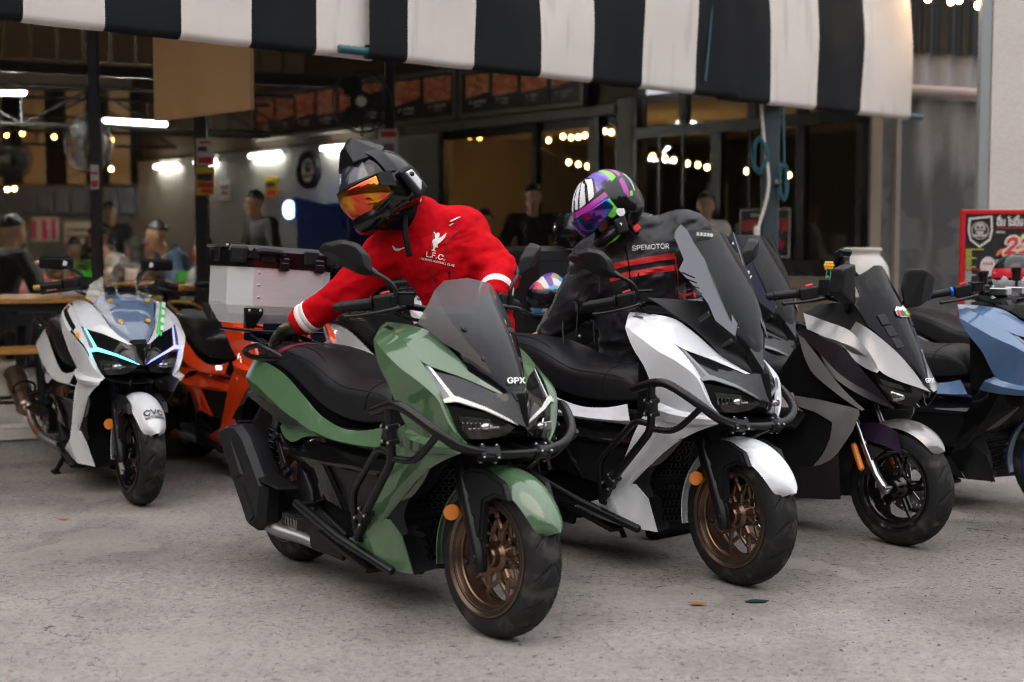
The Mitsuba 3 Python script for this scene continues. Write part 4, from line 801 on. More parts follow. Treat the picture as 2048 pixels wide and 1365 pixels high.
    if bar_:
        b = put(k+'__crash_bar', crash_bar, 'black_satin', 50, M, 'crash')
        for i, (c, d, L) in enumerate([((1.398, -.105, .605), (.25, 1, -.03), .066), ((1.398, .105, .605), (.25, -1, .03), .066), ((1.164, -.328, .649), (.05, -.15, 1), .066), ((1.164, .328, .649), (.05, .15, 1), .066), ((.911, -.255, .34), (.65, -.08, .73), .064), ((.911, .255, .34), (.65, .08, .73), .064)]):
            c_ = put(b+'__clamp', (lambda c=c, d=d, L=L: clamp(c, d, L)), 'black_plastic', 25, M, 'clamp%d' % i); put(c_+'__bolts', (lambda c=c, d=d, L=L: clamp_bolts(c, d, L)), 'steel', 30, M, 'cbolt%d' % i, kind='stuff')
    put(k+'__badge', lambda: text_on('Drone', .013, (.972, -.228, .983), (1, -.02, -.13), (0, .75, .65), .0012, True, True, .3), 'black_satin', False, M, 'badge')
def mirrors(k, M):
    for s_ in (0, 1):
        mm = (lambda g: (g if s_ == 0 else (lambda: mirror(g())))); tg = 'RL'[s_]
        q = put(k+'__mirror', mm(mirror_head), 'black_plastic', True, M, 'mirr'+tg); put(q+'__stalk', mm(mirror_stalk), 'black_satin', 50, M, 'mstk'+tg); put(q+'__glass', mm(mirror_glass), 'mirror_glass', False, M, 'mgls'+tg)
mat('mirror_glass', (.6, .6, .62), 0.03, 1.0)
mat('lamp_black', (.004, .004, .005), 0.05, coat=1.0, coatg=.99, spec=.5); mat('dark_lens', (.10, .10, .11), 0.08, coat=1.0); mat('smoked_lens', (.07, .07, .065), 0.12, coat=1.0); mat('red_lens', (.35, .008, .01), 0.15, coat=1.0)
mat('drl_white', (.80, .79, .77), 0.35, coat=0.6)
MG = bikeM(-.870, 5.321, -.919, .065)
k = thing('scooter', 'sage green maxi scooter with black crash bars and a smoked windscreen, nearest the camera', 'scooter', 'maxi scooters parked in the forecourt')
maxi_scooter(k, MG, 'paint_green', st=.05, sb=-.126); mirrors(k, MG@STEER(-.126))
put(k+'__windscreen__lettering', text_on('GPX', .021, (1.385, 0, .838), (0, 1, 0), (-.55, 0, .83), .002, True, True, .25, 1.25), 'drl_white', False, MG)
# ---- the other scooters
def edge_plate(pts, thick=.004, sub=0):
    """a thin plate from a nearly flat 3-D outline"""
    p = arr(pts); c = p.mean(0); u, s, vt = np.linalg.svd(p-c); x, y, z = vt[0], vt[1], vt[2]; y = np.cross(z, x)
    q = np.stack([(p-c)@x, (p-c)@y], 1); return plate(sg.Polygon(q).buffer(0), thick, frame(c-z*thick/2, x, y, z))
# tall two-layer touring screen of the white scooter
TALL = [(1.125, 0, 1.335), (1.112, -.10, 1.33), (1.088, -.135, 1.328), (1.095, -.13, 1.31), (1.125, -.12, 1.268), (1.188, -.115, 1.215), (1.216, -.115, 1.163), (1.300, -.105, 1.046), (1.335, -.095, .97), (1.35, -.075, .90), (1.362, -.045, .875)]
TALL_C = [(1.128, 0, 1.325), (1.165, 0, 1.27), (1.225, 0, 1.18), (1.295, 0, 1.06), (1.345, 0, .96), (1.385, 0, .85)]
def tall_screen(): return screen_sheet(TALL, TALL_C, .006)
WING = [(1.098, -.190, 1.32), (1.082, -.150, 1.341), (1.096, -.128, 1.312), (1.130, -.123, 1.268), (1.193, -.118, 1.215), (1.221, -.116, 1.163), (1.31, -.102, 1.046), (1.348, -.085, .985), (1.338, -.092, .927), (1.264, -.13, .974), (1.243, -.145, 1.041), (1.215, -.16, 1.081), (1.152, -.215, 1.17), (1.153, -.19, 1.214), (1.109, -.20, 1.298)]
def wing_panel():
    slots = [[(1.158+.012*i, -.203+.004*i, 1.158-.022*i), (1.183+.010*i, -.165+.003*i, 1.138-.020*i)] for i in range(5)]
    p = arr(WING); c = p.mean(0); vt = np.linalg.svd(p-c)[2]; x, y, z = vt; y = np.cross(z, x); pr = lambda q: ((arr(q)-c)@x, (arr(q)-c)@y)
    po = sg.Polygon([pr(q) for q in WING]).buffer(.004).buffer(-.004)
    for s in slots: po = po.difference(sg.LineString([pr(s[0]), pr(s[1])]).buffer(.0028))
    m = plate(po, .003, frame(c-z*.0015, x, y, z)); return m
def tall_shroud():
    e = [(1.132, -.195, 1.055), (1.109, -.175, .998), (1.17, -.15, .955), (1.235, -.13, .91), (1.29, -.11, .86), (1.36, -.06, .815), (1.385, -.02, .79)]; c = [(1.15, 0, 1.06), (1.165, 0, 1.02), (1.21, 0, .98), (1.26, 0, .93), (1.31, 0, .88), (1.36, 0, .84), (1.40, 0, .79)]
    return screen_sheet(e, c, .006, 20, 5, .006)
def tall_clip(): return hull([(1.352, s*.048, .886) for s in (-1, 1)]+[(1.387, s*.035, .80) for s in (-1, 1)]+[(1.40, s*.012, .785) for s in (-1, 1)]+[(1.37, s*.04, .89) for s in (-1, 1)]+[(1.412, 0, .81)])
def touring_screen(k, M, m_screen, m_wing, letters=True):
    w = put(k+'__windscreen', tall_screen, m_screen, True, M, 'tall'); sd = both(k, 'screen_wing', wing_panel, m_wing, M, 'wingp', False)
    put(k+'__screen_shroud', tall_shroud, 'black_plastic', 30, M, 'tshroud'); put(k+'__screen_clip', tall_clip, 'black_gloss', 20, M, 'tclip')
    for i, (x, y, z) in enumerate([(1.177, .114, 1.175), (1.253, .094, 1.069), (1.318, .069, .967)]):
        for s in (-1, 1): put(w+'__screw', (lambda x=x, y=y, z=z, s=s: cat([screw((x+.004, s*y, z), (.75, s*.25, .6), .012, .009), screw((x+.004, s*y, z), (.75, s*.25, .6), .005, .011)])), 'steel', 30, M, 'tscrew%d%d' % (i, s))
    for i, (x, y, z) in enumerate([(1.236, .14, 1.001), (1.31, .09, .905)]):
        for s in (-1, 1): put(w+'__standoff', (lambda x=x, y=y, z=z, s=s: cyl((x-.03, s*(y+.0), z-.02), (x+.02, s*y, z+.012), .011, 12)), 'dark_steel', 30, M, 'tstand%d%d' % (i, s))
    if letters: put(w+'__lettering', text_on('1323S', .0135, (1.144, -.075, 1.313), (.03, 1, .02), (-.5, 0, .86), .002, True, True, .4, 1.6), 'drl_white', False, M)
MWH = bikeM(-.038, 5.939, -.859, .087)
k = thing('scooter', 'glossy white maxi scooter with black crash bars and a tall dark windscreen', 'scooter', 'maxi scooters parked in the forecourt')
maxi_scooter(k, MWH, 'paint_white', st=-.13, sb=-.34, screen='tall', drlm=('drl_grey',), seat_red=False, band=None); mirrors(k, MWH@STEER(-.34)); touring_screen(k, MWH, 'dark_screen', 'grey_acrylic')
mat('drl_grey', (.20, .21, .225), 0.12, coat=1.0); mat('grey_acrylic', (.085, .09, .11), 0.10, coat=1.0)
def on_fender(s, h, deg, sx):
    m = meshkit.text_mesh(s, h, .0015, True); v = m.vertices; v[:, 0] = (v[:, 0]-v[:, 0].mean())*sx; a = np.radians(deg)+v[:, 1]/.30; r = .303-.055*np.abs(v[:, 0]/.070)**2.6+.0035+v[:, 2]
    return TM(np.stack([WB+r*np.cos(a), v[:, 0], RF+r*np.sin(a)], 1), m.faces)
# the left white scooter
ML = bikeM(-2.533, 7.646, -1.032, .006)
k = thing('scooter', 'pearl white maxi scooter with a clear windscreen, lit coloured running lights and a titanium exhaust', 'scooter', 'maxi scooters parked in the forecourt')
scene['led_cyan'] = scene['led_violet'] = None; del scene['led_cyan'], scene['led_violet']
mat('frosted_back', (.20, .245, .32), 0.25, coat=1.0); mat('led_cyan', (.2, .8, .75), 0.3); mat('led_violet', (.25, .22, .8), 0.3)
maxi_scooter(k, ML, 'paint_pearl', rim='black_gloss', screen='', bar_=False, muf='titanium', drlm=('led_cyan', 'led_violet'), dashm='frosted_back', stand='centre', st=.046, sb=.046, band='black_gloss')
for key, c in ((k+'__headlight__light_strip', (.10, 1.1, .95)), (k+'__headlight_001__light_strip', (.22, .28, 1.6))): scene[key]['emitter'] = {'type': 'area', 'radiance': rgb([0.75*x for x in c])}
CLR = [(1.095, -.155, 1.092), (1.085, -.165, 1.085), (1.105, -.195, 1.018), (1.145, -.172, .996), (1.298, -.088, .824), (1.327, -.04, .794)]
CLR_C = [(1.115, 0, 1.095), (1.165, 0, 1.05), (1.21, 0, 1.0), (1.28, 0, .93), (1.335, 0, .86), (1.37, 0, .792)]
w = put(k+'__windscreen', screen_sheet(CLR, CLR_C, ear=[(0, .012), (.055, .010), (.097, .036), (.155, 0)]), 'clear_screen', True, ML)
for p in [(1.188, s*.092, .998) for s in (-1, 1)]+[(1.276, s*.067, .900) for s in (-1, 1)]: put(w+'__screw', cat([screw(p, (.78, 0, .62), .013, .012), screw(p, (.78, 0, .62), .006, .015)]), 'gold', 30, ML)
put(w+'__clip', rhull([(1.34, -.04, .80), (1.34, .04, .80), (1.40, -.02, .775), (1.40, .02, .775), (1.36, -.03, .81), (1.36, .03, .81)], .008, 1), 'black_plastic', 30, ML)
MB = ML@STEER(.046)
for s in (-1, 1):
    q = put(k+'__mirror', rhull([(.80, s*y, z) for y in (.19, .335) for z in (1.165, 1.20)], .014, 1), 'black_satin', 30, MB, None, 'flat black bar mirror'); put(q+'__stalk', tube([(.88, s*.13, 1.08), (.855, s*.15, 1.125), (.815, s*.20, 1.155), (.805, s*.22, 1.175)], .009, 8), 'black_satin', 40, MB); put(q+'__emblem', hull([(.816, s*.225+dy, 1.182+dz) for dy, dz in ((-.012, -.012), (.010, -.014), (.014, .006), (-.004, .016))]+[(.8, s*.225, 1.182)]), 'drl_white', False, MB)
    put(k+'__bar_end_cap', cyl((.86, s*.355, 1.06), (.842, s*.385, 1.055), .015, 12), 'gold', 30, MB)
put(k+'__front_mudguard__sticker', cat([on_fender('CVC', .030, 43, 1.1), on_fender('MOTORBIKE', .014, 39, .8)]), 'black_satin', False, MB)
for m_, dz in (('sticker_green', 0), ('paint_white', .0)):
    pass
mat('sticker_green', (.10, .62, .12), 0.35); mat('sticker_orange', (.80, .30, .02), 0.35); mat('sticker_teal', (.10, .45, .42), 0.4)
st_ = put(k+'__cowl_top_panel_001__race_sticker', patch([[(1.085, .215, .985), (1.20, .175, .90), (1.30, .13, .826)], [(1.09, .188, .99), (1.20, .145, .912), (1.29, .105, .842)]], n=10, m=2, thick=.003), 'sticker_green', 20, ML, exact=True)
put(st_+'__print', cat([patch([[(1.10+.05*i, .207-.017*i, .981-.037*i), (1.13+.05*i, .197-.017*i, .957-.036*i)], [(1.10+.05*i, .192-.017*i, .986-.037*i), (1.125+.05*i, .180-.017*i, .964-.036*i)]], n=3, m=1, thick=.002) for i in range(4)]), 'drl_white', False, mv_ if False else ML@frame((.002, .001, .003), [1, 0, 0], [0, 1, 0], [0, 0, 1]))
CS1 = resample([(.918, -.231, .98), (.982, -.229, .971), (1.061, -.232, .943), (1.172, -.232, .884), (1.296, -.217, .764), (1.311, -.209, .732)], 26); CS2 = resample([(.947, -.27, .941), (1.056, -.285, .894), (1.131, -.28, .858), (1.234, -.267, .818), (1.3, -.241, .77), (1.331, -.217, .698)], 26)
def on_cowl(t0, t1, i0, i1, thick=.003, off=.004):
    a, b = CS1*(1-t0)+CS2*t0, CS1*(1-t1)+CS2*t1; m = patch([a[i0:i1], b[i0:i1]], n=10, m=3, thick=thick); return mv(m, off*.55, -off*.7, off*.45)
put(k+'__cowl_side_panel__black_stripe', on_cowl(.45, .78, 1, 14), 'black_satin', 20, ML); put(k+'__cowl_side_panel__black_stripe', on_cowl(.80, .98, 12, 24), 'black_satin', 20, ML); put(k+'__cowl_side_panel__red_mark', on_cowl(.15, .42, 1, 4), col((.45, .02, .03), .4), 20, ML); put(k+'__cowl_side_panel__orange_sticker', on_cowl(.45, .85, 15, 18), 'sticker_orange', 20, ML)

put(k+'__cowl_side_panel__race_sticker', text_on('F', .045, (1.02, -.302, .845), (1, -.13, -.62), (.55, .12, .83), .002), 'sticker_orange', False, ML@frame((.03, .035, 0), [1, 0, 0], [0, 1, 0], [0, 0, 1])) if 0 else None; put(k+'__cowl_side_panel__team_sticker', text_on('F.ZA', .022, (1.178, -.268, .815), (.8, .05, -.75), (.75, .15, .65), .002), 'sticker_teal', False, ML)
put(k+'__headlight__violet_film', patch([[(1.157, -.225, .862), (1.285, -.222, .772)], [(1.165, -.212, .868), (1.29, -.205, .780)]], n=6, m=2, smooth=False, thick=.003), 'led_violet', 20, ML@frame((.004, -.004, .0), [1, 0, 0], [0, 1, 0], [0, 0, 1]))
# grey scooter with the dark flat screen
MGY = bikeM(.805, 6.601, -.88, .05); MGF = MGY@STEER(-.05)
k = thing('scooter', 'gunmetal grey scooter with a wide dark screen, sticker and black wheels', 'scooter')
wheel(k, MGF, (1.32, 0, .25), .25, .110, .168, 'spoked', 'black_gloss', 'g', .06); wheel(k, MGY, (0, 0, .25), .25, .130, .168, 'spoked', 'black_gloss', 'gr', .06, 'rear_wheel')
G1 = [(.90, -.17, .97), (1.02, -.175, .94), (1.147, -.172, .905), (1.24, -.172, .83), (1.306, -.17, .746)]
both(k, 'cowl_upper_panel', lambda: patch([G1, [(.955, -.212, .901), (1.05, -.214, .873), (1.135, -.212, .846), (1.214, -.19, .768), (1.30, -.178, .735)]], n=16, m=3), 'paint_grey', MGY, 'g1', 12)
both(k, 'cowl_front_panel', lambda: patch([[(1.175, -.165, .945), (1.22, -.155, .922), (1.30, -.115, .856), (1.35, -.08, .80), (1.42, -.015, .68)], [(1.15, -.172, .903), (1.24, -.172, .828), (1.306, -.17, .744), (1.44, -.045, .672), (1.45, -.01, .662)]], n=16, m=3), 'paint_grey', MGY, 'g2', 14)
both(k, 'side_band', lambda: patch([[(.93, -.214, .905), (1.05, -.217, .868), (1.14, -.212, .835), (1.22, -.19, .757), (1.34, -.125, .60)], [(.93, -.221, .872), (1.04, -.224, .80), (1.12, -.215, .735), (1.20, -.185, .68), (1.344, -.12, .594)]], n=16, m=3), 'dark_paint', MGY, 'g3', 15)
both(k, 'side_blade', lambda: patch([[(.950, -.226, .862), (1.04, -.229, .78), (1.13, -.220, .685), (1.262, -.20, .580)], [(.924, -.224, .872), (.955, -.23, .80), (1.0, -.227, .725), (1.10, -.22, .655), (1.251, -.203, .574)]], n=16, m=3), 'paint_grey', MGY, 'g4', 14)
both(k, 'dark_fin', lambda: patch([[(1.04, -.225, .80), (1.133, -.20, .734), (1.24, -.168, .672), (1.35, -.118, .596)], [(1.09, -.224, .72), (1.18, -.20, .66), (1.26, -.165, .62), (1.348, -.119, .589)]], n=12, m=2), 'dark_paint', MGY, 'g5', 20)
both(k, 'indicator', lambda: edge_plate([(1.025, -.213, .881), (1.115, -.216, .861), (1.20, -.205, .833), (1.25, -.188, .809), (1.205, -.20, .812), (1.115, -.216, .842)], .012), 'smoked_lens', MGY, 'g6', 20)
both(k, 'leg_shield', lambda: patch([[(.86, -.195, .608), (1.05, -.205, .600), (1.248, -.20, .577), (1.20, -.19, .48), (1.122, -.178, .378), (1.06, -.172, .325)], [(.90, -.20, .565), (1.02, -.205, .545), (1.11, -.205, .51), (1.095, -.198, .44), (1.05, -.185, .365), (1.0, -.18, .308)]], n=18, m=3, smooth=False), 'paint_grey', MGY, 'g7', 12)
both(k, 'inner_pocket', lambda: patch([[(.78, -.165, .60), (1.0, -.190, .555), (1.10, -.190, .50)], [(.80, -.15, .45), (.95, -.16, .44), (1.085, -.185, .43)], [(.77, -.165, .29), (.90, -.17, .29), (1.0, -.178, .309)]], n=10, m=3), 'black_plastic', MGY, 'g8')
both(k, 'belly_panel', lambda: patch([[(.70, -.175, .30), (.90, -.182, .295), (1.0, -.182, .306), (1.125, -.175, .377)], [(.70, -.15, .155), (.85, -.145, .152), (1.0, -.12, .16), (1.09, -.10, .17)]], n=10, m=3), 'dark_paint', MGY, 'g9')
mat('dark_paint', (.016, .012, .017), 0.25, coat=0.6, spec=.35)
GS = [(1.147, 0, 1.19), (1.150, -.03, 1.189), (1.141, -.13, 1.127), (1.168, -.142, 1.045), (1.172, -.165, 1.013), (1.214, -.153, .93), (1.295, -.112, .86), (1.345, -.08, .80), (1.42, -.015, .675)]
GSC = [(1.155, 0, 1.19), (1.20, 0, 1.12), (1.25, 0, 1.02), (1.32, 0, .90), (1.38, 0, .80), (1.435, 0, .672)]
w = put(k+'__windscreen', lambda: screen_sheet(GS, GSC, .008), 'dark_screen', True, MGY)
put(w+'__inner_cover', screen_sheet([(x-.02, y*.93, z-.012) for x, y, z in GS[3:]], [(x-.02, 0, z-.012) for x, y, z in GSC[2:]], .006, 16, 5, .005), 'black_plastic', 30, MGY)
for s in (-1, 1):
    for i in range(3): put(w+'__vent', rhull([(1.246+.03*i+a, s*(.098-.012*i+b), .972-.048*i+c) for a, b, c in ((0, .018, 0), (.012, -.014, .004), (.022, .012, -.036), (.032, -.018, -.03))], .005, 1), 'black_satin', 30, MGY)
put(w+'__sticker', edge_plate([(1.268, -.03, 1.000), (1.262, -.005, 1.018), (1.262, .02, 1.012), (1.258, .045, 1.022), (1.268, .062, .995), (1.288, .058, .975), (1.288, 0, .972), (1.284, -.028, .978)], .002), 'drl_white', False, MGY, None, 'small white and green motorbike sticker')
for i, (y, c_) in enumerate(((-.015, (.55, .03, .08)), (.012, (.02, .12, .11)), (.038, (.32, .45, .02)), (.05, (.02, .02, .02)))): put(w+'__sticker__print', edge_plate([(1.272+.003, y-.011, .998), (1.269+.003, y+.011, 1.003), (1.285+.004, y+.012, .981), (1.288+.003, y-.010, .979)], .002), col(c_), False, MGY)
put(w+'__lettering', text_on('GPX', .019, (1.428, .012, .712), (0, 1, 0), (-.42, 0, .9), .002, True, True, .2, 1.2), 'drl_white', False, MGY)
both(k, 'dash_cover', lambda: patch([[(.90, -.165, .972), (1.02, -.17, .944), (1.147, -.167, .91), (1.21, -.155, .93)], [(.95, -.13, 1.01), (1.06, -.14, 1.02), (1.12, -.15, 1.02), (1.172, -.155, 1.01)], [(.95, 0, 1.02), (1.06, 0, 1.04), (1.12, 0, 1.04), (1.18, 0, 1.03)]], n=10, m=3), 'black_plastic', MGY, 'g10')
for s_ in (0, 1):
    mm = (lambda m: m if s_ == 0 else mirror(m))
    h = put(k+'__headlight', mm(patch([[(1.272, -.175, .740), (1.36, -.11, .704), (1.44, -.045, .668)], [(1.30, -.155, .68), (1.38, -.10, .65), (1.43, -.045, .64)], [(1.334, -.132, .622), (1.36, -.10, .61), (1.40, -.05, .605)]], n=8, m=3, smooth=False)), 'black_gloss', 20, MGY)
    put(h+'__reflector', mm(cat([patch([[(1.30, -.162, .712), (1.372, -.108, .688)], [(1.318, -.150, .684), (1.385, -.10, .668)]], n=4, m=2, smooth=False, thick=.004), rhull([(1.345, -.128, .652), (1.375, -.105, .640), (1.352, -.125, .632)], .014, 2)])), 'lamp_reflector', 20, MGY)
    put(k+'__fork_leg', mm(cat([tube([(1.07, -.085, .64), (1.145, -.085, .50)], .016, 12), tube([(1.135, -.085, .52), (1.262, -.09, .30), (1.32, -.09, .235)], [.016, .017, .016], 12), cyl((1.32, -.07, .25), (1.32, -.115, .25), .012, 10)])), 'steel', 40, MGF)
    put(k+'__fork_reflector', mm(rhull([(1.155, -.112, .412), (1.198, -.112, .322)], .014, 1)), 'amber_plastic', 30, MGF)
    put(k+'__fork_bracket', mm(edge_plate([(1.19, -.095, .43), (1.30, -.098, .41), (1.22, -.098, .34)], .006)), 'steel', False, MGF)
    put(k+'__mudguard_cover', mm(patch([[(1.15, -.085, .50), (1.25, -.085, .52), (1.36, -.088, .49)], [(1.20, -.095, .44), (1.30, -.098, .43), (1.39, -.092, .40)]], n=8, m=2)), 'paint_purple', 20, MGF)
def gfender():
    rows = []
    for a, hw, ro in resample([(40, .012, .276), (44, .040, .28), (60, .062, .288), (85, .070, .29), (118, .066, .285)], 20, True):
        t = math.radians(a); g = np.linspace(-1, 1, 13); r = ro-.035*np.abs(g)**2.4; rows.append(np.stack([1.32+r*np.cos(t), g*hw, .25+r*np.sin(t)], -1))
    return solid(np.array(rows).reshape(-1, 3), grid_faces(20, 13)[:, ::-1], .004)
put(k+'__front_mudguard', gfender(), 'paint_grey', 40, MGF)
put(k+'__frame_core', rhull([(x, s*y, z) for s in (-1, 1) for x, y, z in ((.7, .15, .58), (1.18, .15, .62), (.95, .17, .90), (1.25, .10, .74), (1.1, .14, .90))], .02, 1), 'black_matte', 30, MGY)
put(k+'__radiator_cover', patch([[(1.22, -.18, .565), (1.11, -.165, .38), (1.05, -.16, .32), (1.085, -.095, .17)], [(1.06, 0, .56), (1.02, 0, .38), (1.0, 0, .3), (1.02, 0, .17)], [(1.22, .18, .565), (1.11, .165, .38), (1.05, .16, .32), (1.085, .095, .17)]], n=10, m=5), 'black_plastic', 30, MGY)
MGS = MGY@frame((-.03, 0, -.02), [1, 0, 0], [0, 1, 0], [0, 0, 1])
both(k, 'tail_panel', tail, 'paint_grey', MGS, 'tail', 10); put(k+'__seat', seat_mesh, 'seat_vinyl', 50, MGS, 'seat'); put(k+'__engine', engine, 'black_plastic', 35, MGS, 'engine'); both(k, 'side_cover', side_black, 'black_plastic', MGS, 'sideb', 20); put(k+'__frame_spine', core, 'black_matte', 30, MGY@np.diag([.92, .8, .93, 1]), 'core')
put(k+'__muffler', muffler, 'black_plastic', 18, MGS, 'muf')
MGB = MGY@frame((.02, 0, -.015), [1, 0, 0], [0, 1, 0], [0, 0, 1])@STEER(-.05)
both(k, 'grip', grip, 'black_plastic', MGB, 'gripR', 40); both(k, 'switch_housing', switch, 'black_plastic', MGB, 'switch'); both(k, 'brake_lever', lever, 'black_satin', MGB, 'lever'); put(k+'__handlebar', bar, 'black_satin', 40, MGB, 'bar')
put(k+'__fluid_reservoir', cbox((1.0, -.155, 1.105), (.06, .06, .075), .005), 'black_plastic', 30, MGB); put(k+'__kill_switch', rhull([(.952, -.240, 1.107), (.963, -.221, 1.113)], .008, 1), col((.6, .02, .02), .4), 30, MGB)
put(k+'__bar_clamp', cbox((1.10, -.10, 1.005), (.09, .05, .03), .004), 'brushed_aluminium', 30, MGB)
for s in (-1, 1):
    hd = [(1.17, s*.20, 1.175), (1.175, s*.27, 1.175), (1.175, s*.335, 1.155), (1.165, s*.335, 1.07), (1.16, s*.26, 1.03), (1.175, s*.195, 1.02), (1.16, s*.185, 1.10)]
    q = put(k+'__mirror', soften(rhull(hd+[(x+.04, y*.97, z) for x, y, z in hd[1:5]], .010, 1), .009, 40), 'black_plastic', True, MGY); put(q+'__stalk', tube([(1.15, s*.20, 1.04), (1.12, s*.155, .99)], .014, 8), 'black_satin', 40, MGY)
t = thing('phone_holder', 'black phone clamp on a ball arm fixed to the grey scooter\'s handlebar', 'phone holder')
put(t+'__clamp', cat([cbox((.97, -.02, 1.20), (.02, .085, .13), .006, rot([0, 1, 0], 25)), cbox((.99, -.02, 1.20), (.03, .05, .06), .006), cbox((.985, -.055, 1.235), (.03, .014, .03), .004), cbox((.985, .02, 1.165), (.03, .014, .03), .004)]), 'black_satin', 30, MGY)
put(t+'__arm', cat([tube([(1.0, -.02, 1.19), (1.03, .05, 1.13), (1.05, .07, 1.07)], .012, 8), ell((1.0, -.02, 1.19), (.02, .02, .02), 2), ell((1.03, .05, 1.13), (.021, .021, .021), 2)]), 'black_satin', 40, MGY)
t = thing('flower_ornament', 'two small yellow flower ornaments stuck on the grey scooter\'s brake reservoir', 'ornament')
for i, y in enumerate((-.168, -.142)):
    put(t+'__stem', tube([(1.0, y, 1.142), (1.0, y+.002, 1.19)], .0025, 6), col((.05, .35, .15)), 30, MGB); put(t+'__leaf', ell((1.0, y+.008, 1.15), (.003, .010, .006), 1), col((.05, .35, .15)), True, MGB)
    put(t+'__bloom', cat([ell((1.0+.002, y+.013*math.cos(a), 1.20+.013*math.sin(a)), (.005, .008, .008), 1) for a in np.arange(6)*1.047]+[ell((1.005, y, 1.20), (.006, .008, .008), 1)]), col((.80, .42, .05)), True, MGB)
# blue scooter, cut by the picture's right edge
MBL = bikeM(1.72, 7.15, -.87, -.02)
k = thing('scooter', 'steel blue maxi scooter at the right edge with blue bar ends and black lower body', 'scooter', 'maxi scooters parked in the forecourt')
maxi_scooter(k, MBL, 'paint_blue', rim='rim_blue', screen='', bar_=False, drlm=('drl_grey',), seat_red=False, band=None, sb=-.1, lower='black_gloss')
mat('rim_blue', (.02, .03, .25), 0.25, 0.6)
put(k+'__windscreen', screen_sheet([(x-.0, y*.95, z) for x, y, z in SCR[5:]], [(x, 0, z) for x, y, z in SCR_C[3:]], .01, 20, 6), 'dark_screen', True, MBL)
for s in (-1, 1):
    MBB = MBL@STEER(-.1)
    put(k+'__bar_end_cap', cyl((.862, s*.352, 1.058), (.838, s*.385, 1.05), .019, 14), 'blue_metal', 30, MBB); put(k+'__grip_ring', cyl((.925, s*.262, 1.075), (.917, s*.273, 1.073), .024, 14), 'blue_metal', 30, MBB)
    put(k+'__oil_cup', cat([cyl((1.0, s*.13, 1.10), (1.0, s*.13, 1.145), .020, 14), cyl((1.0, s*.13, 1.145), (1.0, s*.13, 1.165), .025, 14), tube([(1.0, s*.13, 1.10), (1.0, s*.13, 1.05)], .006, 6)]), 'black_satin', 30, MBB)
mat('blue_metal', (.02, .12, .75), 0.25, 0.7)
put(k+'__bar_clamp', cat([cbox((1.04, s*.07, 1.06), (.09, .05, .035), .004) for s in (-1, 1)]), 'steel', 30, MBL)
t = thing('crash_helmet', 'red, white and black full face helmet hung on the blue scooter\'s handlebar', 'helmet')
hm = trimesh.creation.icosphere(4, 1.0); hm.apply_scale((.125, .115, .11)); put(t+'__shell', TM(hm.vertices, hm.faces), 'black_gloss', True, frame((2.50, 6.55, 1.13), [1, 0, 0], [0, 1, 0], [0, 0, 1]))
put(t+'__red_band', TM(hm.vertices*1.012, hm.faces[(hm.triangles_center[:, 2] < .035) & (hm.triangles_center[:, 2] > -.012)]), col((.62, .02, .04), .25), True, frame((2.50, 6.55, 1.13), [1, 0, 0], [0, 1, 0], [0, 0, 1])); put(t+'__white_band', TM(hm.vertices*1.014, hm.faces[((hm.triangles_center[:, 2]+.012*np.sin(hm.triangles_center[:, 0]*150)) < -.012) & (hm.triangles_center[:, 2] > -.06)]), 'paint_white', True, frame((2.50, 6.55, 1.13), [1, 0, 0], [0, 1, 0], [0, 0, 1]))
# scooters farther back
for M_, pt, lb, kw in [(bikeM(-1.93, 8.05, -.95, .03), 'paint_orange', 'bright orange scooter with gold shocks behind the aluminium top case', dict(rim='gold', seat_red=False, band='black_satin', sidem='paint_orange')),
    (bikeM(-.92, 8.05, -.93, .03), 'paint_pearl', 'white and orange scooter half hidden behind the rider in red', dict(rim='black_gloss', fin='paint_orange', band='paint_orange', seat_red=False)),
    (bikeM(.54, 7.80, -.90, .04), 'black_gloss', 'black and yellow scooter behind the tall windscreen of the white one', dict(rim='gold', fin='paint_amber', band='paint_amber', seat_red=False, lower='paint_amber')),
    (bikeM(2.47, 8.54, -.88, .03), 'paint_silver', 'pale silver scooter standing between the grey and the blue ones', dict(rim='black_gloss', seat_red=False, band='black_satin'))]:
    k = thing('scooter', lb, 'scooter', 'maxi scooters parked in the forecourt')
    maxi_scooter(k, M_, pt, screen='', bar_=False, drlm=('drl_grey',), **kw)
    if pt == 'black_gloss':
        touring_screen(k, M_, 'dark_screen', 'navy_acrylic', False)
        for i, (y, z, r_) in enumerate(((-.165, 1.27, .022), (-.155, 1.22, .016), (-.14, 1.175, .022), (-.15, 1.12, .028), (-.13, 1.10, .026), (-.09, 1.29, .02))): put(k+'__sticker', ell((1.115+(1.27-z)*.62, y, z), (.004, r_, r_*.9), 1), col(((.7, .72, .7), (.75, .65, .6), (.45, .7, .5))[i % 3]), True, M_)
    if pt == 'paint_orange':
        for s in (-1, 1): put(k+'__gold_shock', cat([tube([(.06, s*.20, .60), (.02, s*.20, .34)], .020, 10), tube([(.03, s*.225, .42), (.01, s*.225, .33)], .018, 10)]), 'gold', 40, M_)
        put(k+'__tail_rack', cat([tube(bend([(-.05, s*.10, .86), (-.28, s*.09, .92), (-.33, s*.05, .93)], .04), .012, 8) for s in (-1, 1)]+[cyl((-.33, -.05, .93), (-.33, .05, .93), .012, 8)]), 'gold', 40, M_)
    if pt == 'paint_pearl': put(k+'__red_shock', shock, col((.65, .05, .02), .3), 50, M_@frame((0, -.03, .02), [1, 0, 0], [0, 1, 0], [0, 0, 1]))
mat('navy_acrylic', (.007, .009, .026), 0.12, spec=.2)
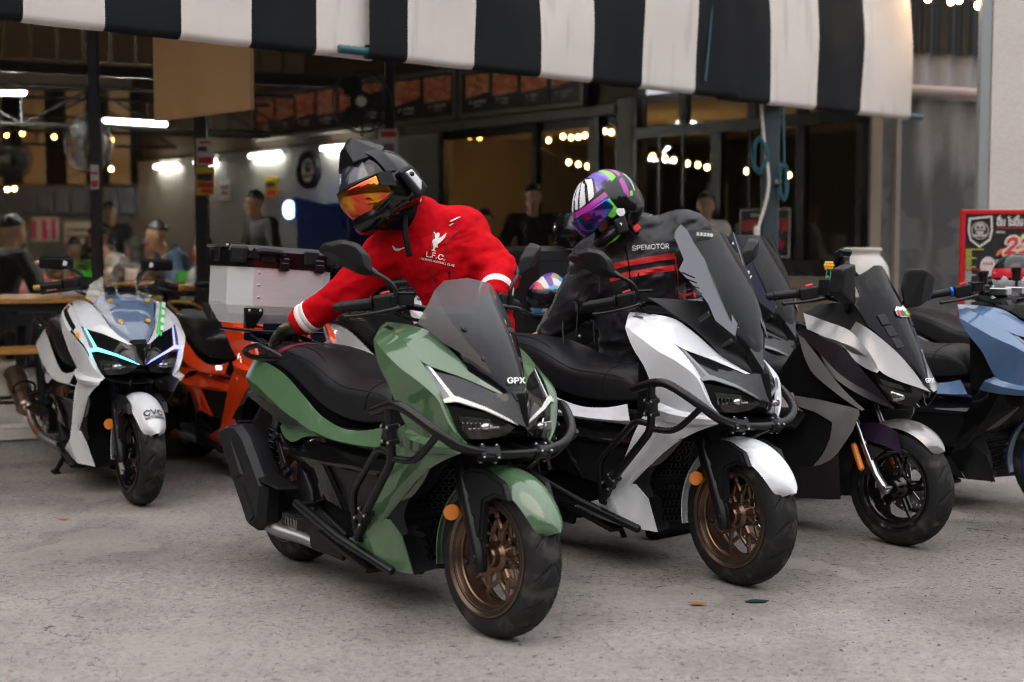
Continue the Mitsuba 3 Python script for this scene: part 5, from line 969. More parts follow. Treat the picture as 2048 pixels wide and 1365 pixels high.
# ---------------------------------------------------------------- lamps, boards, furniture
LAMP = (17.0, 17.4, 15.2)
def tube_light(M, L, lb, group):
    k = thing('tube_light', lb, 'lamp', group); put(k+'__fitting', cbox((0, .03, .012), (L+.05, .035, .03), .004), 'white_plastic', 30, M); glow(k+'__tube', tube([(-L/2, 0, 0), (L/2, 0, 0)], .022, 10), LAMP if 'wall' in group else (100.0, 100.0, 88.0), M)
for a0, a1, z, lb in ((-11.56, -10.95, 2.445, 'farthest left of the wall tube lights'), (-10.45, -9.95, 2.45, 'wall tube light partly behind the posters on the post'), (-9.08, -8.40, 2.472, 'wall tube light left of the round tyre sign'), (-7.485, -6.804, 2.483, 'wall tube light right of the round tyre sign')):
    tube_light(MW@frame(((a0+a1)/2, -.06, z), [1, 0, 0], [0, 1, 0], [0, 0, 1]), a1-a0, lb, 'tube lights along the grey wall')
tube_light(frame((-4.85, 12.0, 2.655), [1, 0, 0], [0, 1, 0], [0, 0, 1]), .95, 'hanging tube light cut by the left edge of the picture', 'tube lights hanging in the hall')
tube_light(frame((-3.42, 12.16, 2.41), unit([.8, .6, 0]), unit([-.6, .8, 0]), [0, 0, 1]), .56, 'hanging tube light beside the tan board', 'tube lights hanging in the hall')
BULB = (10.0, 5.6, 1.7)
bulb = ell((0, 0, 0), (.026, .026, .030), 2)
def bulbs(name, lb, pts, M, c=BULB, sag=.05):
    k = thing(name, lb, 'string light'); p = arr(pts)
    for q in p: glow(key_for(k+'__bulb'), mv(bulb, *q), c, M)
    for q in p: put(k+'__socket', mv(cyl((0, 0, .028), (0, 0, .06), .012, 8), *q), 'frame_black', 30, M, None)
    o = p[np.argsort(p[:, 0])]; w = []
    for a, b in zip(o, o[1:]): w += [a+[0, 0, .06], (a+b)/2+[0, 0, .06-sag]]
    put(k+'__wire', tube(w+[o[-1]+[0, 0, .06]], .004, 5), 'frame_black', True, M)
bulbs('string_light', 'string of warm bulbs added behind the glass left of the pier as its reflections', [(a, 1.3, z) for a, z in ((-5.11, 2.58), (-4.95, 2.51), (-4.72, 2.54), (-4.59, 2.52), (-4.48, 2.52), (-4.38, 2.53), (-4.29, 2.55), (-4.09, 2.56), (-3.98, 2.54), (-3.88, 2.54))], MW)  # this and the next two strings stand in for reflections in the glass
bulbs('string_light', 'short lower string of warm bulbs added left of the purple helmet as glass reflections', [(a, 1.25, z) for a, z in ((-5.06, 2.40), (-4.58, 2.24), (-4.43, 2.21), (-4.29, 2.18))], MW)
bulbs('string_light', 'string of warm bulbs added sloping down behind the right windows as their reflections', [(a, 1.3, z) for a, z in ((-3.56, 2.28), (-3.39, 2.25), (-3.22, 2.22), (-3.10, 2.195), (-2.92, 2.15), (-2.78, 2.13), (-2.66, 2.10), (-2.16, 2.04), (-1.78, 1.99), (-1.66, 1.98))], MW)
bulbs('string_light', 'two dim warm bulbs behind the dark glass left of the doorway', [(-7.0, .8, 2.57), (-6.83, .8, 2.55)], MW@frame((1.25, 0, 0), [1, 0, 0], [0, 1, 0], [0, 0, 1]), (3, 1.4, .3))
bulbs('string_light', 'bright bulbs hanging in front of the black corrugated cladding', [(3.06, 9.9, 3.10), (3.23, 9.9, 3.08), (3.29, 9.9, 3.09), (3.43, 9.9, 3.05)], np.eye(4), (11, 6.5, 2.5))
bulbs('string_light', 'amber bulbs in front of the far striped curtains', [(-7.0, 18.5, 2.84), (-6.78, 18.5, 2.86), (-6.34, 18.5, 2.81), (-5.55, 18.5, 2.77)], np.eye(4), (14, 6, .8))
bulbs('string_light', 'low bright bulbs at the far left of the hall', [(-7.01, 18.5, 2.09), (-6.91, 18.5, 2.10), (-5.56, 18.5, 2.37)], np.eye(4), (18, 10, 3))
for a, z, b in ((-4.9, 2.65, 2.2), (-4.3, 2.65, 1.2), (-3.5, 2.65, 2.0)):
    k = thing('ceiling_light', {-4.9: 'round ceiling light over the doorway', -4.3: 'round ceiling light right of the doorway', -3.5: 'round ceiling light nearest the pier'}[a], 'lamp', 'round ceiling lights in the room')
    put(k+'__rim', lathe([(.09, 0), (.105, -.012), (.105, 0)], 20), 'white_plastic', 30, MW@frame((a, b, z), [1, 0, 0], [0, 1, 0], [0, 0, 1])); glow(k+'__lens', lathe([(.09, -.002), (.06, -.010), (0, -.012)], 20), (110, 90, 64), MW@frame((a, b, z), [1, 0, 0], [0, 1, 0], [0, 0, 1]))
# menu boards
def f_food(p, n, uv):
    a, b, c = voronoi(p.x*16+p.y*5, p.z*14); m = fbm(p.x*22, p.y*22, p.z*22, 3)
    return mix(mix((0.50, 0.06, 0.035), (0.55, 0.24, 0.09), c), (0.60, 0.46, 0.30), smoothstep(0.55, 0.7, m))*(0.5+0.5*smoothstep(0.0, 0.3, a))
mat('food_print', P(f_food), 0.5); mat('menu_black', (0.016, 0.016, 0.018), 0.45); mat('print_white', (0.45, 0.43, 0.40), 0.6)
def menu(lb, a0, a1, z0, z1, cuts, seed):
    k = thing('menu_board', lb, 'menu board', 'menu boards over the counter'); put(k+'__frame', cat([wbox(a0, a1, -.10, -.02, z0, z0+.05), wbox(a0, a1, -.10, -.02, z1-.05, z1), wbox(a0, a0+.05, -.099, -.021, z0+.05, z1-.05), wbox(a1-.05, a1, -.099, -.021, z0+.05, z1-.05)]), 'frame_grey2', 20, MW)
    rg = np.random.default_rng(seed); w = (a1-a0-.12)/cuts
    for i in range(cuts):
        x0 = a0+.06+i*w; q = put(k+'__panel', wbox(x0+.004, x0+w-.004, -.075, -.055, z0+.055, z1-.055), 'menu_black', 20, MW)
        h = z1-z0-.11; t = rg.uniform(-.04, .04); put(q+'__picture', plate([(x0+.03, z0+.06+h*.34), (x0+w-.03, z0+.06+h*.42+t), (x0+w-.03, z1-.075), (x0+.03, z1-.07)], .004, MW@frame((0, -.076, 0), [1, 0, 0], [0, 0, 1], [0, -1, 0])), 'food_print', False)
        put(q+'__caption', cat([wbox(x0+w*.38, x0+w*(.62+.25*rg.random()), -.080, -.0755, z0+.06+h*.22, z0+.06+h*.27), wbox(x0+w*.38, x0+w*(.55+.2*rg.random()), -.080, -.0755, z0+.06+h*.13, z0+.06+h*.16), xf(plate([(0, .05), (.02, 0), (.04, .05), (.02, .035)], .004), frame((x0+w*.2, -.0755, z0+.06+h*.17), [1, 0, 0], [0, 0, 1], [0, -1, 0]))]), 'print_white', False, MW)
mat('frame_grey2', (0.13, 0.115, 0.10), 0.45, 0.3)
menu('left menu board of dark food panels behind the black fan', -8.97, -6.19, 2.66, 3.25, 6, 3); menu('middle menu board with two food pictures', -6.15, -4.98, 2.66, 3.22, 2, 4); menu('right menu board of four food panels under the awning', -4.93, -3.10, 2.66, 3.18, 4, 5)
# fans
def fan(lb, c, r, M=None, face=(-.1, -1, 0)):
    k = thing('wall_fan', lb, 'fan', 'black fans in the hall'); z = unit(face); x = unit(np.cross([0, 0, 1], z)); F = frame(c, x, np.cross(z, x), z)
    put(k+'__cage', cat([tube([(q*math.cos(t), q*math.sin(t), h) for t in np.linspace(0, 2*np.pi, 25)], .004 if q < r else .010, 5) for q, h in ((r, 0), (r*.75, .04), (r*.5, .055), (r*.25, .06), (r, -.08))]+[tube([(.05*math.cos(t), .05*math.sin(t), .062), (r*.6*math.cos(t), r*.6*math.sin(t), .052), (r*math.cos(t), r*math.sin(t), 0), (r*math.cos(t), r*math.sin(t), -.08)], .003, 4) for t in np.arange(16)*2*np.pi/16]), 'hall_steel', 40, F)
    put(k+'__motor', cat([cyl((0, 0, -.25), (0, 0, -.06), .10, 16), cyl((0, 0, -.06), (0, 0, .03), .03, 12)]), 'hall_steel', 30, F); put(k+'__badge', cyl((0, 0, .058), (0, 0, .066), .045, 16), 'steel', 30, F)
    for t in range(3):
        a = t*2.094; bl = hull([(.03, -.02, -.02), (.03, .02, .01), (r*.5, -.09, -.035), (r*.5, .09, .02), (r*.88, -.07, -.03), (r*.88, .08, .015), (r*.5, 0, .005)]); put(k+'__blade', xf(bl, rot([0, 0, 1], math.degrees(a))), 'hall_steel', 30, F)
    put(k+'__bracket', tube([(0, -.02, -.16), (0, -r*1.1, -.2)], .016, 6), 'hall_steel', 30, F)
fan('big black fan in front of the left menu board', (-1.27, 11.28, 2.50), .25, face=(.1, -1, -.05)); fan('black fan at the far left edge of the hall', (-5.27, 14.0, 2.2), .2); fan('black fan before the striped curtains', (-4.0, 12.5, 2.25), .26, face=(-.5, -1, 0))
# notices
def notice(lb, M, w, h, m, bits, group=None):
    k = thing('notice', lb, 'notice', group); put(k+'__sheet', cbox((0, 0, h/2), (w, .012, h), .003), m, 20, M)
    for x0, x1, z0, z1, c in bits: put(k+'__print', cbox(((x0+x1)*w/2, -.008, (z0+z1)*h/2), (abs(x1-x0)*w, .006, abs(z1-z0)*h), .001), c, False, M)
RED, YEL, BLK, WHT, GRN = col((.50, .02, .03)), col((.62, .40, .02)), col((.015, .015, .015)), col((.55, .52, .5)), col((.05, .25, .12))
FR = lambda x, y, z: frame((x, y, z), [1, 0, 0], [0, 1, 0], [0, 0, 1])
notice('white and red poster, upper one on the dark hall post', FR(-2.50, 10.88, 1.945), .145, .215, WHT, [(-.4, .4, .05, .3, RED), (-.3, .35, .8, .9, RED), (-.4, .1, .5, .7, BLK)]); notice('yellow and red poster, lower one on the dark hall post', FR(-2.505, 10.88, 1.70), .15, .235, YEL, [(-.4, .45, .25, .45, RED), (-.45, .4, .5, .75, BLK), (-.2, .4, .06, .2, RED)])
notice('narrow white and red poster on the left hall post', FR(-2.795, 8.93, 1.66), .055, .165, WHT, [(-.4, .4, .1, .35, RED), (-.4, .4, .6, .7, RED)]); notice('white poster with a green edge above the black helmet', FR(-1.055, 11.42, 1.98), .165, .30, WHT, [(-.4, .4, .78, .95, RED), (-.5, .5, -.02, .03, GRN), (.46, .5, .03, 1, GRN), (-.3, .3, .3, .6, col((.2, .1, .2)))])
notice('white notice on the grey wall right of the posters', MW@FR(-9.78, -.012, 1.93), .26, .25, WHT, [(-.35, .35, .6, .75, BLK), (-.3, .3, .3, .4, BLK)]); notice('yellow notice on the grey wall below the tube light', MW@FR(-8.66, -.012, 1.92), .28, .27, YEL, [(-.4, .4, .1, .4, RED), (-.38, .38, .5, .75, BLK)])
n_ = notice('black notice with a red band on the window behind the awning post', MW@FR(-.985, -.03, 1.20), .50, .40, BLK, [(-.48, .48, .54, .80, RED), (-.3, .1, .86, .92, WHT), (-.35, -.05, .28, .34, WHT), (-.35, -.12, .12, .18, WHT), (-.22, .2, .62, .72, WHT), (-.5, .5, -.03, .0, WHT), (-.5, .5, 1.0, 1.03, WHT), (-.53, -.5, -.03, 1.03, WHT), (.5, .53, -.03, 1.03, WHT), (.12, .4, .15, .35, RED)])
notice('plain beige board behind the woman at the window', MW@FR(-1.80, .35, 1.25), .24, .62, col((.42, .36, .26)), []); notice('beige paper right of the woman at the window', MW@FR(-1.44, .3, 1.2), .22, .30, col((.42, .38, .26)), [])
notice('pink and white banner low at the far left of the hall', FR(-6.85, 19.5, 1.37), .40, .36, WHT, [(-.5, -.3, .1, .9, col((.6, .06, .22))), (-.1, .1, .1, .9, col((.6, .06, .22))), (.25, .4, .1, .9, col((.6, .06, .22)))]); notice('grey white banner beside the pink one at the far left', FR(-6.37, 19.5, 1.33), .40, .33, WHT, [(-.4, .4, .6, .7, BLK), (-.4, .4, .3, .4, BLK)])
k = thing('round_sign', 'round sign in a black tyre rim on the grey wall', 'sign'); RS = MW@frame((-7.80, -.02, 2.235), [1, 0, 0], [0, 0, 1], [0, -1, 0])
put(k+'__ring', lathe([(.15, .0), (.15, .05), (.20, .07), (.235, .05), (.24, 0)], 36), 'black_plastic', 30, RS); put(k+'__face', cyl((0, 0, 0), (0, 0, .02), .15, 30), col((.55, .47, .30)), False, RS)
put(k+'__emblem', cat([plate(sg.Point(0, .035).buffer(.07).difference(sg.box(-.04, .03, .04, .05)), .006, frame((0, 0, .021), [1, 0, 0], [0, 1, 0], [0, 0, 1])), plate(sg.box(-.10, -.085, .10, -.055), .006, frame((0, 0, .021), [1, 0, 0], [0, 1, 0], [0, 0, 1]))]), 'menu_black', False, RS)
k = thing('drinks_cooler', 'dark blue drinks cooler with a lit round sign against the grey wall', 'cooler'); RC = MW
put(k+'__cabinet', wbox(-7.05, -6.05, -.75, -.12, .2, 1.78, .02), col((.010, .022, .09), .35), 20, RC); put(k+'__header', hull([(a, b, z) for a, z in ((-7.05, 1.62), (-6.1, 1.5), (-6.1, 1.72), (-7.05, 1.86)) for b in (-.78, -.72)]), col((.008, .02, .11), .3), 20, RC)
glow(k+'__lit_disc', cyl((-7.15, -.79, 1.72), (-7.15, -.76, 1.72), .105, 24), (.7, 1.4, 4.2), RC); RE = RC@frame((-7.15, -.792, 1.72), [1, 0, 0], [0, 0, 1], [0, -1, 0])
glow(k+'__lit_red', plate(sg.Point(0, 0).buffer(.085).intersection(sg.box(-1, .012, 1, 1)), .004), (2.4, .35, .35), RE, False); glow(k+'__lit_white', plate(sg.Point(0, 0).buffer(.085).intersection(sg.box(-1, -.03, 1, .010)), .004), (3.5, 3.5, 3.5), RE, False)
k = thing('service_counter', 'dark service counter with jars and bottles along the grey wall', 'counter'); put(k+'__body', wbox(-9.4, -6.0, -1.6, -1.0, .2, 1.05, .01), 'frame_black', 20, MW); put(k+'__top', wbox(-9.5, -5.9, -1.65, -.95, 1.052, 1.10, .008), 'frame_grey', 20, MW)
rg = np.random.default_rng(8)
for i in range(16):
    a = -9.2+.2*i; h = rg.uniform(.12, .26); r_ = rg.uniform(.03, .055); c_ = [(.45, .44, .40), (.04, .12, .30), (.30, .05, .03), (.10, .22, .06), (.02, .02, .02), (.40, .30, .10)][int(rg.integers(6))]
    kk = thing('bottle', ['first','second','third','fourth','fifth','sixth','seventh','eighth','ninth','tenth','eleventh','twelfth','thirteenth','fourteenth','fifteenth','last'][i]+' bottle or jar from the left on the dark service counter', 'bottle', 'jars and bottles on the service counter'); put(kk, lathe([(0, 0), (r_, 0), (r_, h*.65), (r_*.45, h*.8), (r_*.45, h), (0, h)], 12), col(c_, .3), 30, MW@FR(a, -1.3+.1*(i % 3), 1.10), exact=True)
# tables
def table(lb, c, L, W_, ang, lo=.2):
    k = thing('dining_table', lb, 'table', 'wooden dining tables'); M = frame((*c, lo), [math.cos(ang), math.sin(ang), 0], [-math.sin(ang), math.cos(ang), 0], [0, 0, 1])
    n = 5
    for i in range(n): put(k+'__plank', cbox((0, -W_/2+W_*(i+.5)/n, .735), (L, W_/n-.003, .03), .004), 'table_wood', 20, M)
    for sx in (-1, 1):
        put(k+'__leg_frame', cat([beam((sx*L*.42, -W_*.42, 0), (sx*L*.42, -W_*.42, .72), .04, .04, up=(1, 0, 0)), beam((sx*L*.42, W_*.42, 0), (sx*L*.42, W_*.42, .72), .04, .04, up=(1, 0, 0)), beam((sx*L*.42, -W_*.42, .70), (sx*L*.42, W_*.42, .70), .038, .038), beam((sx*L*.42, -W_*.42, .12), (sx*L*.42, W_*.42, .12), .038, .038)]), 'hall_steel', 30, M)
    put(k+'__rail', beam((-L*.42, -W_*.42, .69), (L*.42, -W_*.42, .69), .03, .05), 'hall_steel', 30, M); return M
def stool(lb, c):
    k = thing('stool', lb, 'stool', 'black framed stools by the tables'); M = frame((*c, .2), [.92, .39, 0], [-.39, .92, 0], [0, 0, 1])
    put(k+'__seat', cbox((0, 0, .45), (.34, .34, .03), .006), 'table_wood', 20, M)
    for sx in (-1, 1):
        for sy in (-1, 1): put(k+'__leg', beam((sx*.15, sy*.15, 0), (sx*.13, sy*.13, .435), .025, .025, up=(1, 0, 0)), 'hall_steel', 30, M)
    put(k+'__ring', cat([beam((-.14, s*.14, .15), (.14, s*.14, .15), .018, .018) for s in (-1, 1)]+[beam((s*.14, -.13, .15), (s*.14, .13, .15), .018, .018) for s in (-1, 1)]), 'hall_steel', 30, M)
table('orange wood table nearest the left white scooter', (-3.35, 8.72), 1.9, 1.05, .40); table('long wood table of the seated diners at left', (-4.55, 13.2), 2.4, .8, .1); table('wood table in front of the man in dark blue', (-3.0, 12.7), 1.5, .75, .1); table('wood table at the far left behind the first one', (-5.2, 11.2), 1.6, .8, .3); table('small wood table behind the orange scooter', (-2.5, 11.4), 1.0, .6, .3)
for i, (c, lb) in enumerate([((-3.0, 7.98), 'stool in front of the orange wood table'), ((-3.75, 7.75), 'stool at the left end of the orange wood table'), ((-2.65, 9.5), 'stool behind the orange wood table'), ((-3.6, 12.2), 'stool between the two diners\' tables'), ((-2.75, 10.7), 'stool by the small wood table')]): stool(lb, c)
def bowl_mesh(r, h): return lathe([(0, 0), (r*.75, 0), (r, h), (r*.96, h), (r*.72, .012), (0, .012)], 24)
GREEN = col((.06, .55, .04), .4)
k = thing('green_basin', 'bright green plastic basin of leaves on the diners\' long table', 'basin'); put(k+'__basin', bowl_mesh(.125, .10), GREEN, 40, FR(-4.1, 12.85, .955)); lv = np.random.default_rng(2)
put(k+'__leaves', cat([ell((lv.normal(0, .06), lv.normal(0, .06), .13+lv.uniform(0, .05)), (.05, .025, .008), 1, rot([lv.normal(), lv.normal(), lv.normal()], lv.uniform(0, 180))) for _ in range(26)]), col((.05, .13, .02)), 30, FR(-4.1, 12.85, .955))
k = thing('green_tray', 'bright green plastic tray before the man in dark blue', 'tray'); put(k, cat([cbox((0, 0, .005), (.25, .22, .01), .003)]+[cbox((s*.125, 0, .05), (.008, .22, .1), .003) for s in (-1, 1)]+[cbox((0, s*.11, .05), (.258, .008, .1), .003) for s in (-1, 1)]), GREEN, 20, FR(-2.98, 12.42, .955), exact=True)
single('tissue_box', cbox((0, 0, .06), (.13, .10, .12), .01), 'white_plastic', 'white tissue box on the diners\' long table', 'box', None, 20, FR(-3.6, 12.6, .955)); single('food_box', cat([cbox((0, 0, .03), (.34, .22, .06), .015), cbox((0, 0, .075), (.30, .18, .03), .01)]), 'white_plastic', 'white foam food tray on the table at far left', 'tray', None, 20, FR(-4.75, 11.15, .955)); single('napkin_pack', cbox((0, 0, .02), (.22, .12, .035), .01), 'white_plastic', 'white pack lying on the orange wood table', 'box', None, 20, FR(-2.78, 8.55, .955))
for i, (x, y) in enumerate([(-5.0, 11.3), (-5.3, 11.1), (-4.4, 13.1), (-4.9, 13.0), (-2.8, 12.6), (-3.3, 12.75)]):
    k = thing('drinking_glass', ['drinking glass right on the far left table', 'drinking glass left on the far left table', 'drinking glass nearest the green basin', 'drinking glass at the left of the long table', 'drinking glass beside the green tray', 'drinking glass behind the dark post on the middle table'][i], 'glass', 'drinking glasses on the tables'); put(k, lathe([(0, 0), (.03, 0), (.036, .12), (.033, .12), (.028, .006), (0, .006)], 14), col((.25, .24, .22), .2), 40, FR(x, y, .955), exact=True)
# jar on its plinth, price board
k = thing('water_jar', 'large pale round water jar in front of the stained wall', 'jar'); put(k, lathe([(0, 0), (.10, 0), (.16, .15), (.19, .32), (.192, .42), (.175, .52), (.135, .58), (.118, .60), (.120, .625), (.135, .63), (.136, .645), (.118, .65), (.105, .63), (.10, .60), (.15, .5), (.12, .1), (0, .05)], 48), 'pot_glaze', 40, FR(2.467, 9.35, .62), exact=True)
single('jar_plinth', cbox((2.467, 9.35, .31), (.42, .42, .62), .015), 'beige_concrete', 'beige concrete plinth under the pale jar', 'plinth')
SB_ = frame((2.965, 8.80, .52), unit([1, .02, 0]), unit([-.02, 1, 0]), [0, 0, 1]); SF = SB_@frame((0, -.019, 0), [1, 0, 0], [0, 0, 1], [0, -1, 0])
k = thing('price_board', 'red framed price board with a big red 219 at the right edge', 'sign')
put(k+'__backing', cbox((.40, 0, .5), (.80, .02, 1.0), .003), 'menu_black', 20, SB_); put(k+'__frame', cat([cbox((.40, -.004, .985), (.80, .034, .03), .004), cbox((.015, -.004, .485), (.03, .034, .97), .004), cbox((.785, -.004, .485), (.03, .034, .97), .004), cbox((.40, -.004, .015), (.74, .034, .03), .004)]), col((.55, .01, .015), .35), 20, SB_)
for s in (-1, 1): put(k+'__leg', beam((.40+s*.34, .03, 0), (.40+s*.34, .06, -.52), .03, .03, up=(1, 0, 0)), 'hall_steel', 30, SB_)
def flat(poly, z, t=.003): return plate(poly, t, frame((0, 0, z), [1, 0, 0], [0, 1, 0], [0, 0, 1]))
shield_ = sg.Polygon([(.055, .94), (.20, .955), (.205, .86), (.19, .80), (.125, .755), (.065, .80), (.05, .86)]).buffer(.006)
put(k+'__badge', flat(shield_.difference(shield_.buffer(-.013)), .0, .005), WHT, False, SF); put(k+'__badge_disc', cat([flat(sg.Point(.126, .862).buffer(.058).difference(sg.Point(.126, .862).buffer(.052)), 0, .005), flat(sg.Point(.125, .875).buffer(.036).difference(shapely.union_all([sg.Point(.112, .882).buffer(.010), sg.Point(.138, .882).buffer(.010), sg.box(.09, .858, .16, .866)])), 0, .005), flat(sg.box(.078, .822, .172, .838), 0, .005)]), col((.42, .40, .38)), False, SF)
TH = {'o': [[(.12, .5), (.22, .58), (.3, .5), (.22, .42), (.12, .5), (.1, .15), (.3, 0), (.55, .05), (.62, .3), (.62, .7), (.5, .97), (.3, 1), (.1, .88)]], 'm': [[(.05, .92), (.15, 1), (.2, .9), (.2, .15), (.1, .05), (.05, .15), (.2, .2), (.6, .02), (.62, 1)]], 'n': [[(.05, .92), (.15, 1), (.2, .9), (.2, 0), (.55, .25), (.66, .1), (.6, 0), (.55, .1), (.6, .3), (.6, 1)]], 'i': [[(.30, .06), (.36, 0), (.26, 0), (.24, .1), (.24, 1.1), (.08, 1.3), (.16, 1.45), (.36, 1.42)]],
      'I': [[(.08, 1.14), (.2, 1.32), (.5, 1.32), (.62, 1.14), (.08, 1.14)]], '1': [[(.5, 1.42), (.5, 1.62)]], 'a': [[(.05, 1.25), (.12, 1.16), (.2, 1.2), (.3, 1.12), (.55, 1.22), (.66, 1.38)]], '2': [[(.35, 1.48), (.45, 1.42), (.42, 1.6), (.55, 1.52), (.68, 1.64)]], 'b': [[(.3, .06), (.36, 0), (.26, 0), (.24, .1), (.24, 1.0)]], 'B': [[(.06, .94), (.15, 1), (.2, .9), (.2, 0), (.6, 0), (.6, 1)]], 't': [[(.3, .5), (.2, .45), (.25, .3), (.1, .0), (.08, .7), (.25, 1), (.5, 1), (.62, .8), (.62, 0)]], 'h': [[(.05, .92), (.15, 1), (.2, .9), (.2, 0), (.2, .5), (.5, .7), (.62, .95), (.5, .98), (.45, .85), (.6, .6), (.6, 0)]]}
def thai(words, h, x, y, w=.085):
    out = []
    for ch in words:
        if ch == ' ': x += h*.4; continue
        for seg in TH[ch]: out.append(sg.LineString([(x+(px if ch not in 'I1a2' else px-.72)*h, y+py*h) for px, py in seg]).buffer(w*h, 3))
        if ch not in 'I1a2': x += h*(.42 if ch in 'ib' else .72)
    return shapely.union_all(out)
put(k+'__headline', flat(thai('oI1m imoa2n im1', .040, .235, .895, .11), 0, .004), WHT, False, SF); put(k+'__small_line', cat([flat(thai('thn oB', .014, .235, .845), 0, .003), flat(thai('Bnmthoi Bmthnoi Bnhm', .016, .235, .655), 0, .003)]), WHT, False, SF); put(k+'__red_rule', flat(sg.box(.235, .876, .77, .882), 0, .003), RED, False, SF)
put(k+'__splash', flat(shapely.union_all([sg.Point(.42+.02*i, .78+.012*((i*5) % 3)).buffer(.045) for i in range(6)]), .0, .003), col((.62, .52, .06)), False, SF); put(k+'__flash', flat(shapely.union_all([sg.Polygon([(.24+.045*i, .70+.03*(i % 2)), (.31+.045*i, .745+.02*(i % 2)), (.26+.045*i, .73)]) for i in range(4)]).buffer(.006), .0031, .003), col((.70, .17, .06)), False, SF)
def digits(s, h, grow):
    m = meshkit.text_mesh(s, h, .002, True); pr = shapely.union_all([sg.Polygon(t[:, :2]) for t in m.triangles[np.abs(m.face_normals[:, 2]) > .9]]).buffer(grow); return affinity.skew(pr, 12, 0, origin=(0, 0))
d0 = affinity.translate(digits('219', .105, .016), .275, .71); d1 = affinity.translate(digits('219', .105, .002), .275, .71)
put(k+'__digits_outline', flat(d0, .0062, .003), WHT, False, SF); put(k+'__digits', flat(d1, .0093, .003), col((.60, .03, .03)), False, SF)
put(k+'__scale', cat([flat(sg.box(.034, .735-.0115*i, (.155 if i == 0 else .105 if i % 5 == 0 else .075), .741-.0115*i), 0, .003) for i in range(12)]), col((.48, .47, .08)), False, SF); put(k+'__scale_lower', cat([flat(sg.box(.034, .590-.0115*i, (.105 if i % 5 == 2 else .075), .596-.0115*i), 0, .003) for i in range(30)]), WHT, False, SF); put(k+'__scale_rule', cat([flat(sg.box(.034, y, .17, y+.005), .0, .004) for y in (.603, .48, .36)]), RED, False, SF)
put(k+'__white_disc', flat(affinity.scale(sg.Point(.185, .625).buffer(.05), 1.05, 1.3), 0, .004), WHT, False, SF); put(k+'__white_disc_print', cat([flat(sg.box(.15+.018*i, .635, .160+.018*i, .652), .0042, .002) for i in range(4)]), RED, False, SF, kind='stuff'); put(k+'__pink_tile', flat(sg.box(.150, .50, .195, .54), 0, .004), col((.6, .35, .36)), False, SF)
put(k+'__lower_panel', flat(sg.box(.215, .06, .775, .635), 0, .003), col((.55, .60, .58)), False, SF); put(k+'__panel_edge', flat(sg.box(.212, .057, .778, .638).difference(sg.box(.221, .066, .769, .629)), .0, .004), col((.22, .45, .40)), False, SF)
put(k+'__figure', cat([flat(shapely.union_all([sg.Point(.325, .585).buffer(.036), sg.Polygon([(.30, .56), (.35, .56), (.365, .49), (.29, .50)]), sg.LineString([(.295, .545), (.262, .53)]).buffer(.010)]), .0031, .003)]), col((.55, .05, .16)), False, SF); put(k+'__figure_face', flat(sg.Point(.328, .583).buffer(.024), .0063, .002), WHT, False, SF); put(k+'__figure_hair', flat(sg.Point(.328, .59).buffer(.026).difference(sg.Point(.328, .577).buffer(.026)), .0064, .003), col((.10, .02, .02)), False, SF)
put(k+'__button', flat(sg.box(.44, .535, .76, .585).buffer(.02), .0031, .003), col((.50, .03, .04)), False, SF); put(k+'__button_print', flat(thai('thnmothoB', .026, .45, .548), .0062, .002), WHT, False, SF); put(k+'__teal_print', flat(thai('hBnoi', .022, .235, .44), .0031, .002), col((.25, .35, .42)), False, SF)
put(k+'__pink_letters', flat(thai('ibBnm', .16, .40, .29, .13), .0031, .004), col((.68, .04, .30)), False, SF)
# aluminium top case on the green scooter
k = thing('top_case', 'brushed aluminium top case with a black lid on the green scooter\'s rack', 'top case')
def ring(x0, x1, yw, c, z): return [(x1, -yw+c, z), (x1, yw-c, z), (x1-c, yw, z), (x0+c, yw, z), (x0, yw-c, z), (x0, -yw+c, z), (x0+c, -yw, z), (x1-c, -yw, z)]
put(k+'__body', hull(ring(-.50, -.205, .225, .075, .985)+ring(-.52, -.195, .24, .08, 1.02)+ring(-.52, -.195, .24, .08, 1.178)+ring(-.48, -.225, .205, .07, .945)), 'brushed_aluminium', False, MG)
lid = put(k+'__lid', cat([hull(ring(-.527, -.188, .247, .082, 1.180)+ring(-.527, -.188, .247, .082, 1.205)), hull(ring(-.522, -.193, .242, .08, 1.206)+ring(-.522, -.193, .242, .08, 1.245)+ring(-.505, -.21, .225, .075, 1.268))]), 'black_gloss', False, MG)
put(lid+'__trim', cat([cbox((-.190, y, 1.228), (.014, .07, .062), .006) for y in (-.10, .10)]+[cbox((-.22, s*.215, 1.228), (.07, .05, .066), .01, rot([0, 0, 1], s*-45)) for s in (-1, 1)]+[cbox((-.36, s*.246, 1.228), (.05, .012, .06), .004) for s in (-1, 1)]), 'black_plastic', 20, MG, kind='stuff')
put(lid+'__rail', cat([cbox((-.37, s*.243, 1.262), (.19, .014, .012), .003) for s in (-1, 1)]), 'steel', 20, MG)
hd = put(lid+'__handle', cat([tube(bend([(-.19, -.155, 1.24), (-.168, -.14, 1.246), (-.168, -.05, 1.243), (-.19, -.03, 1.23)], .02), .011, 8), hull([(-.19, -.20, 1.215), (-.178, -.17, 1.258), (-.178, -.14, 1.215), (-.20, -.17, 1.215), (-.2, -.16, 1.26)])]), 'black_plastic', 30, MG)
for y in (-.03, .135): put(k+'__latch', cat([cbox((-.184, y, 1.195), (.018, .045, .055), .004), cbox((-.176, y, 1.188), (.008, .036, .030), .003)]), 'black_satin', 20, MG)
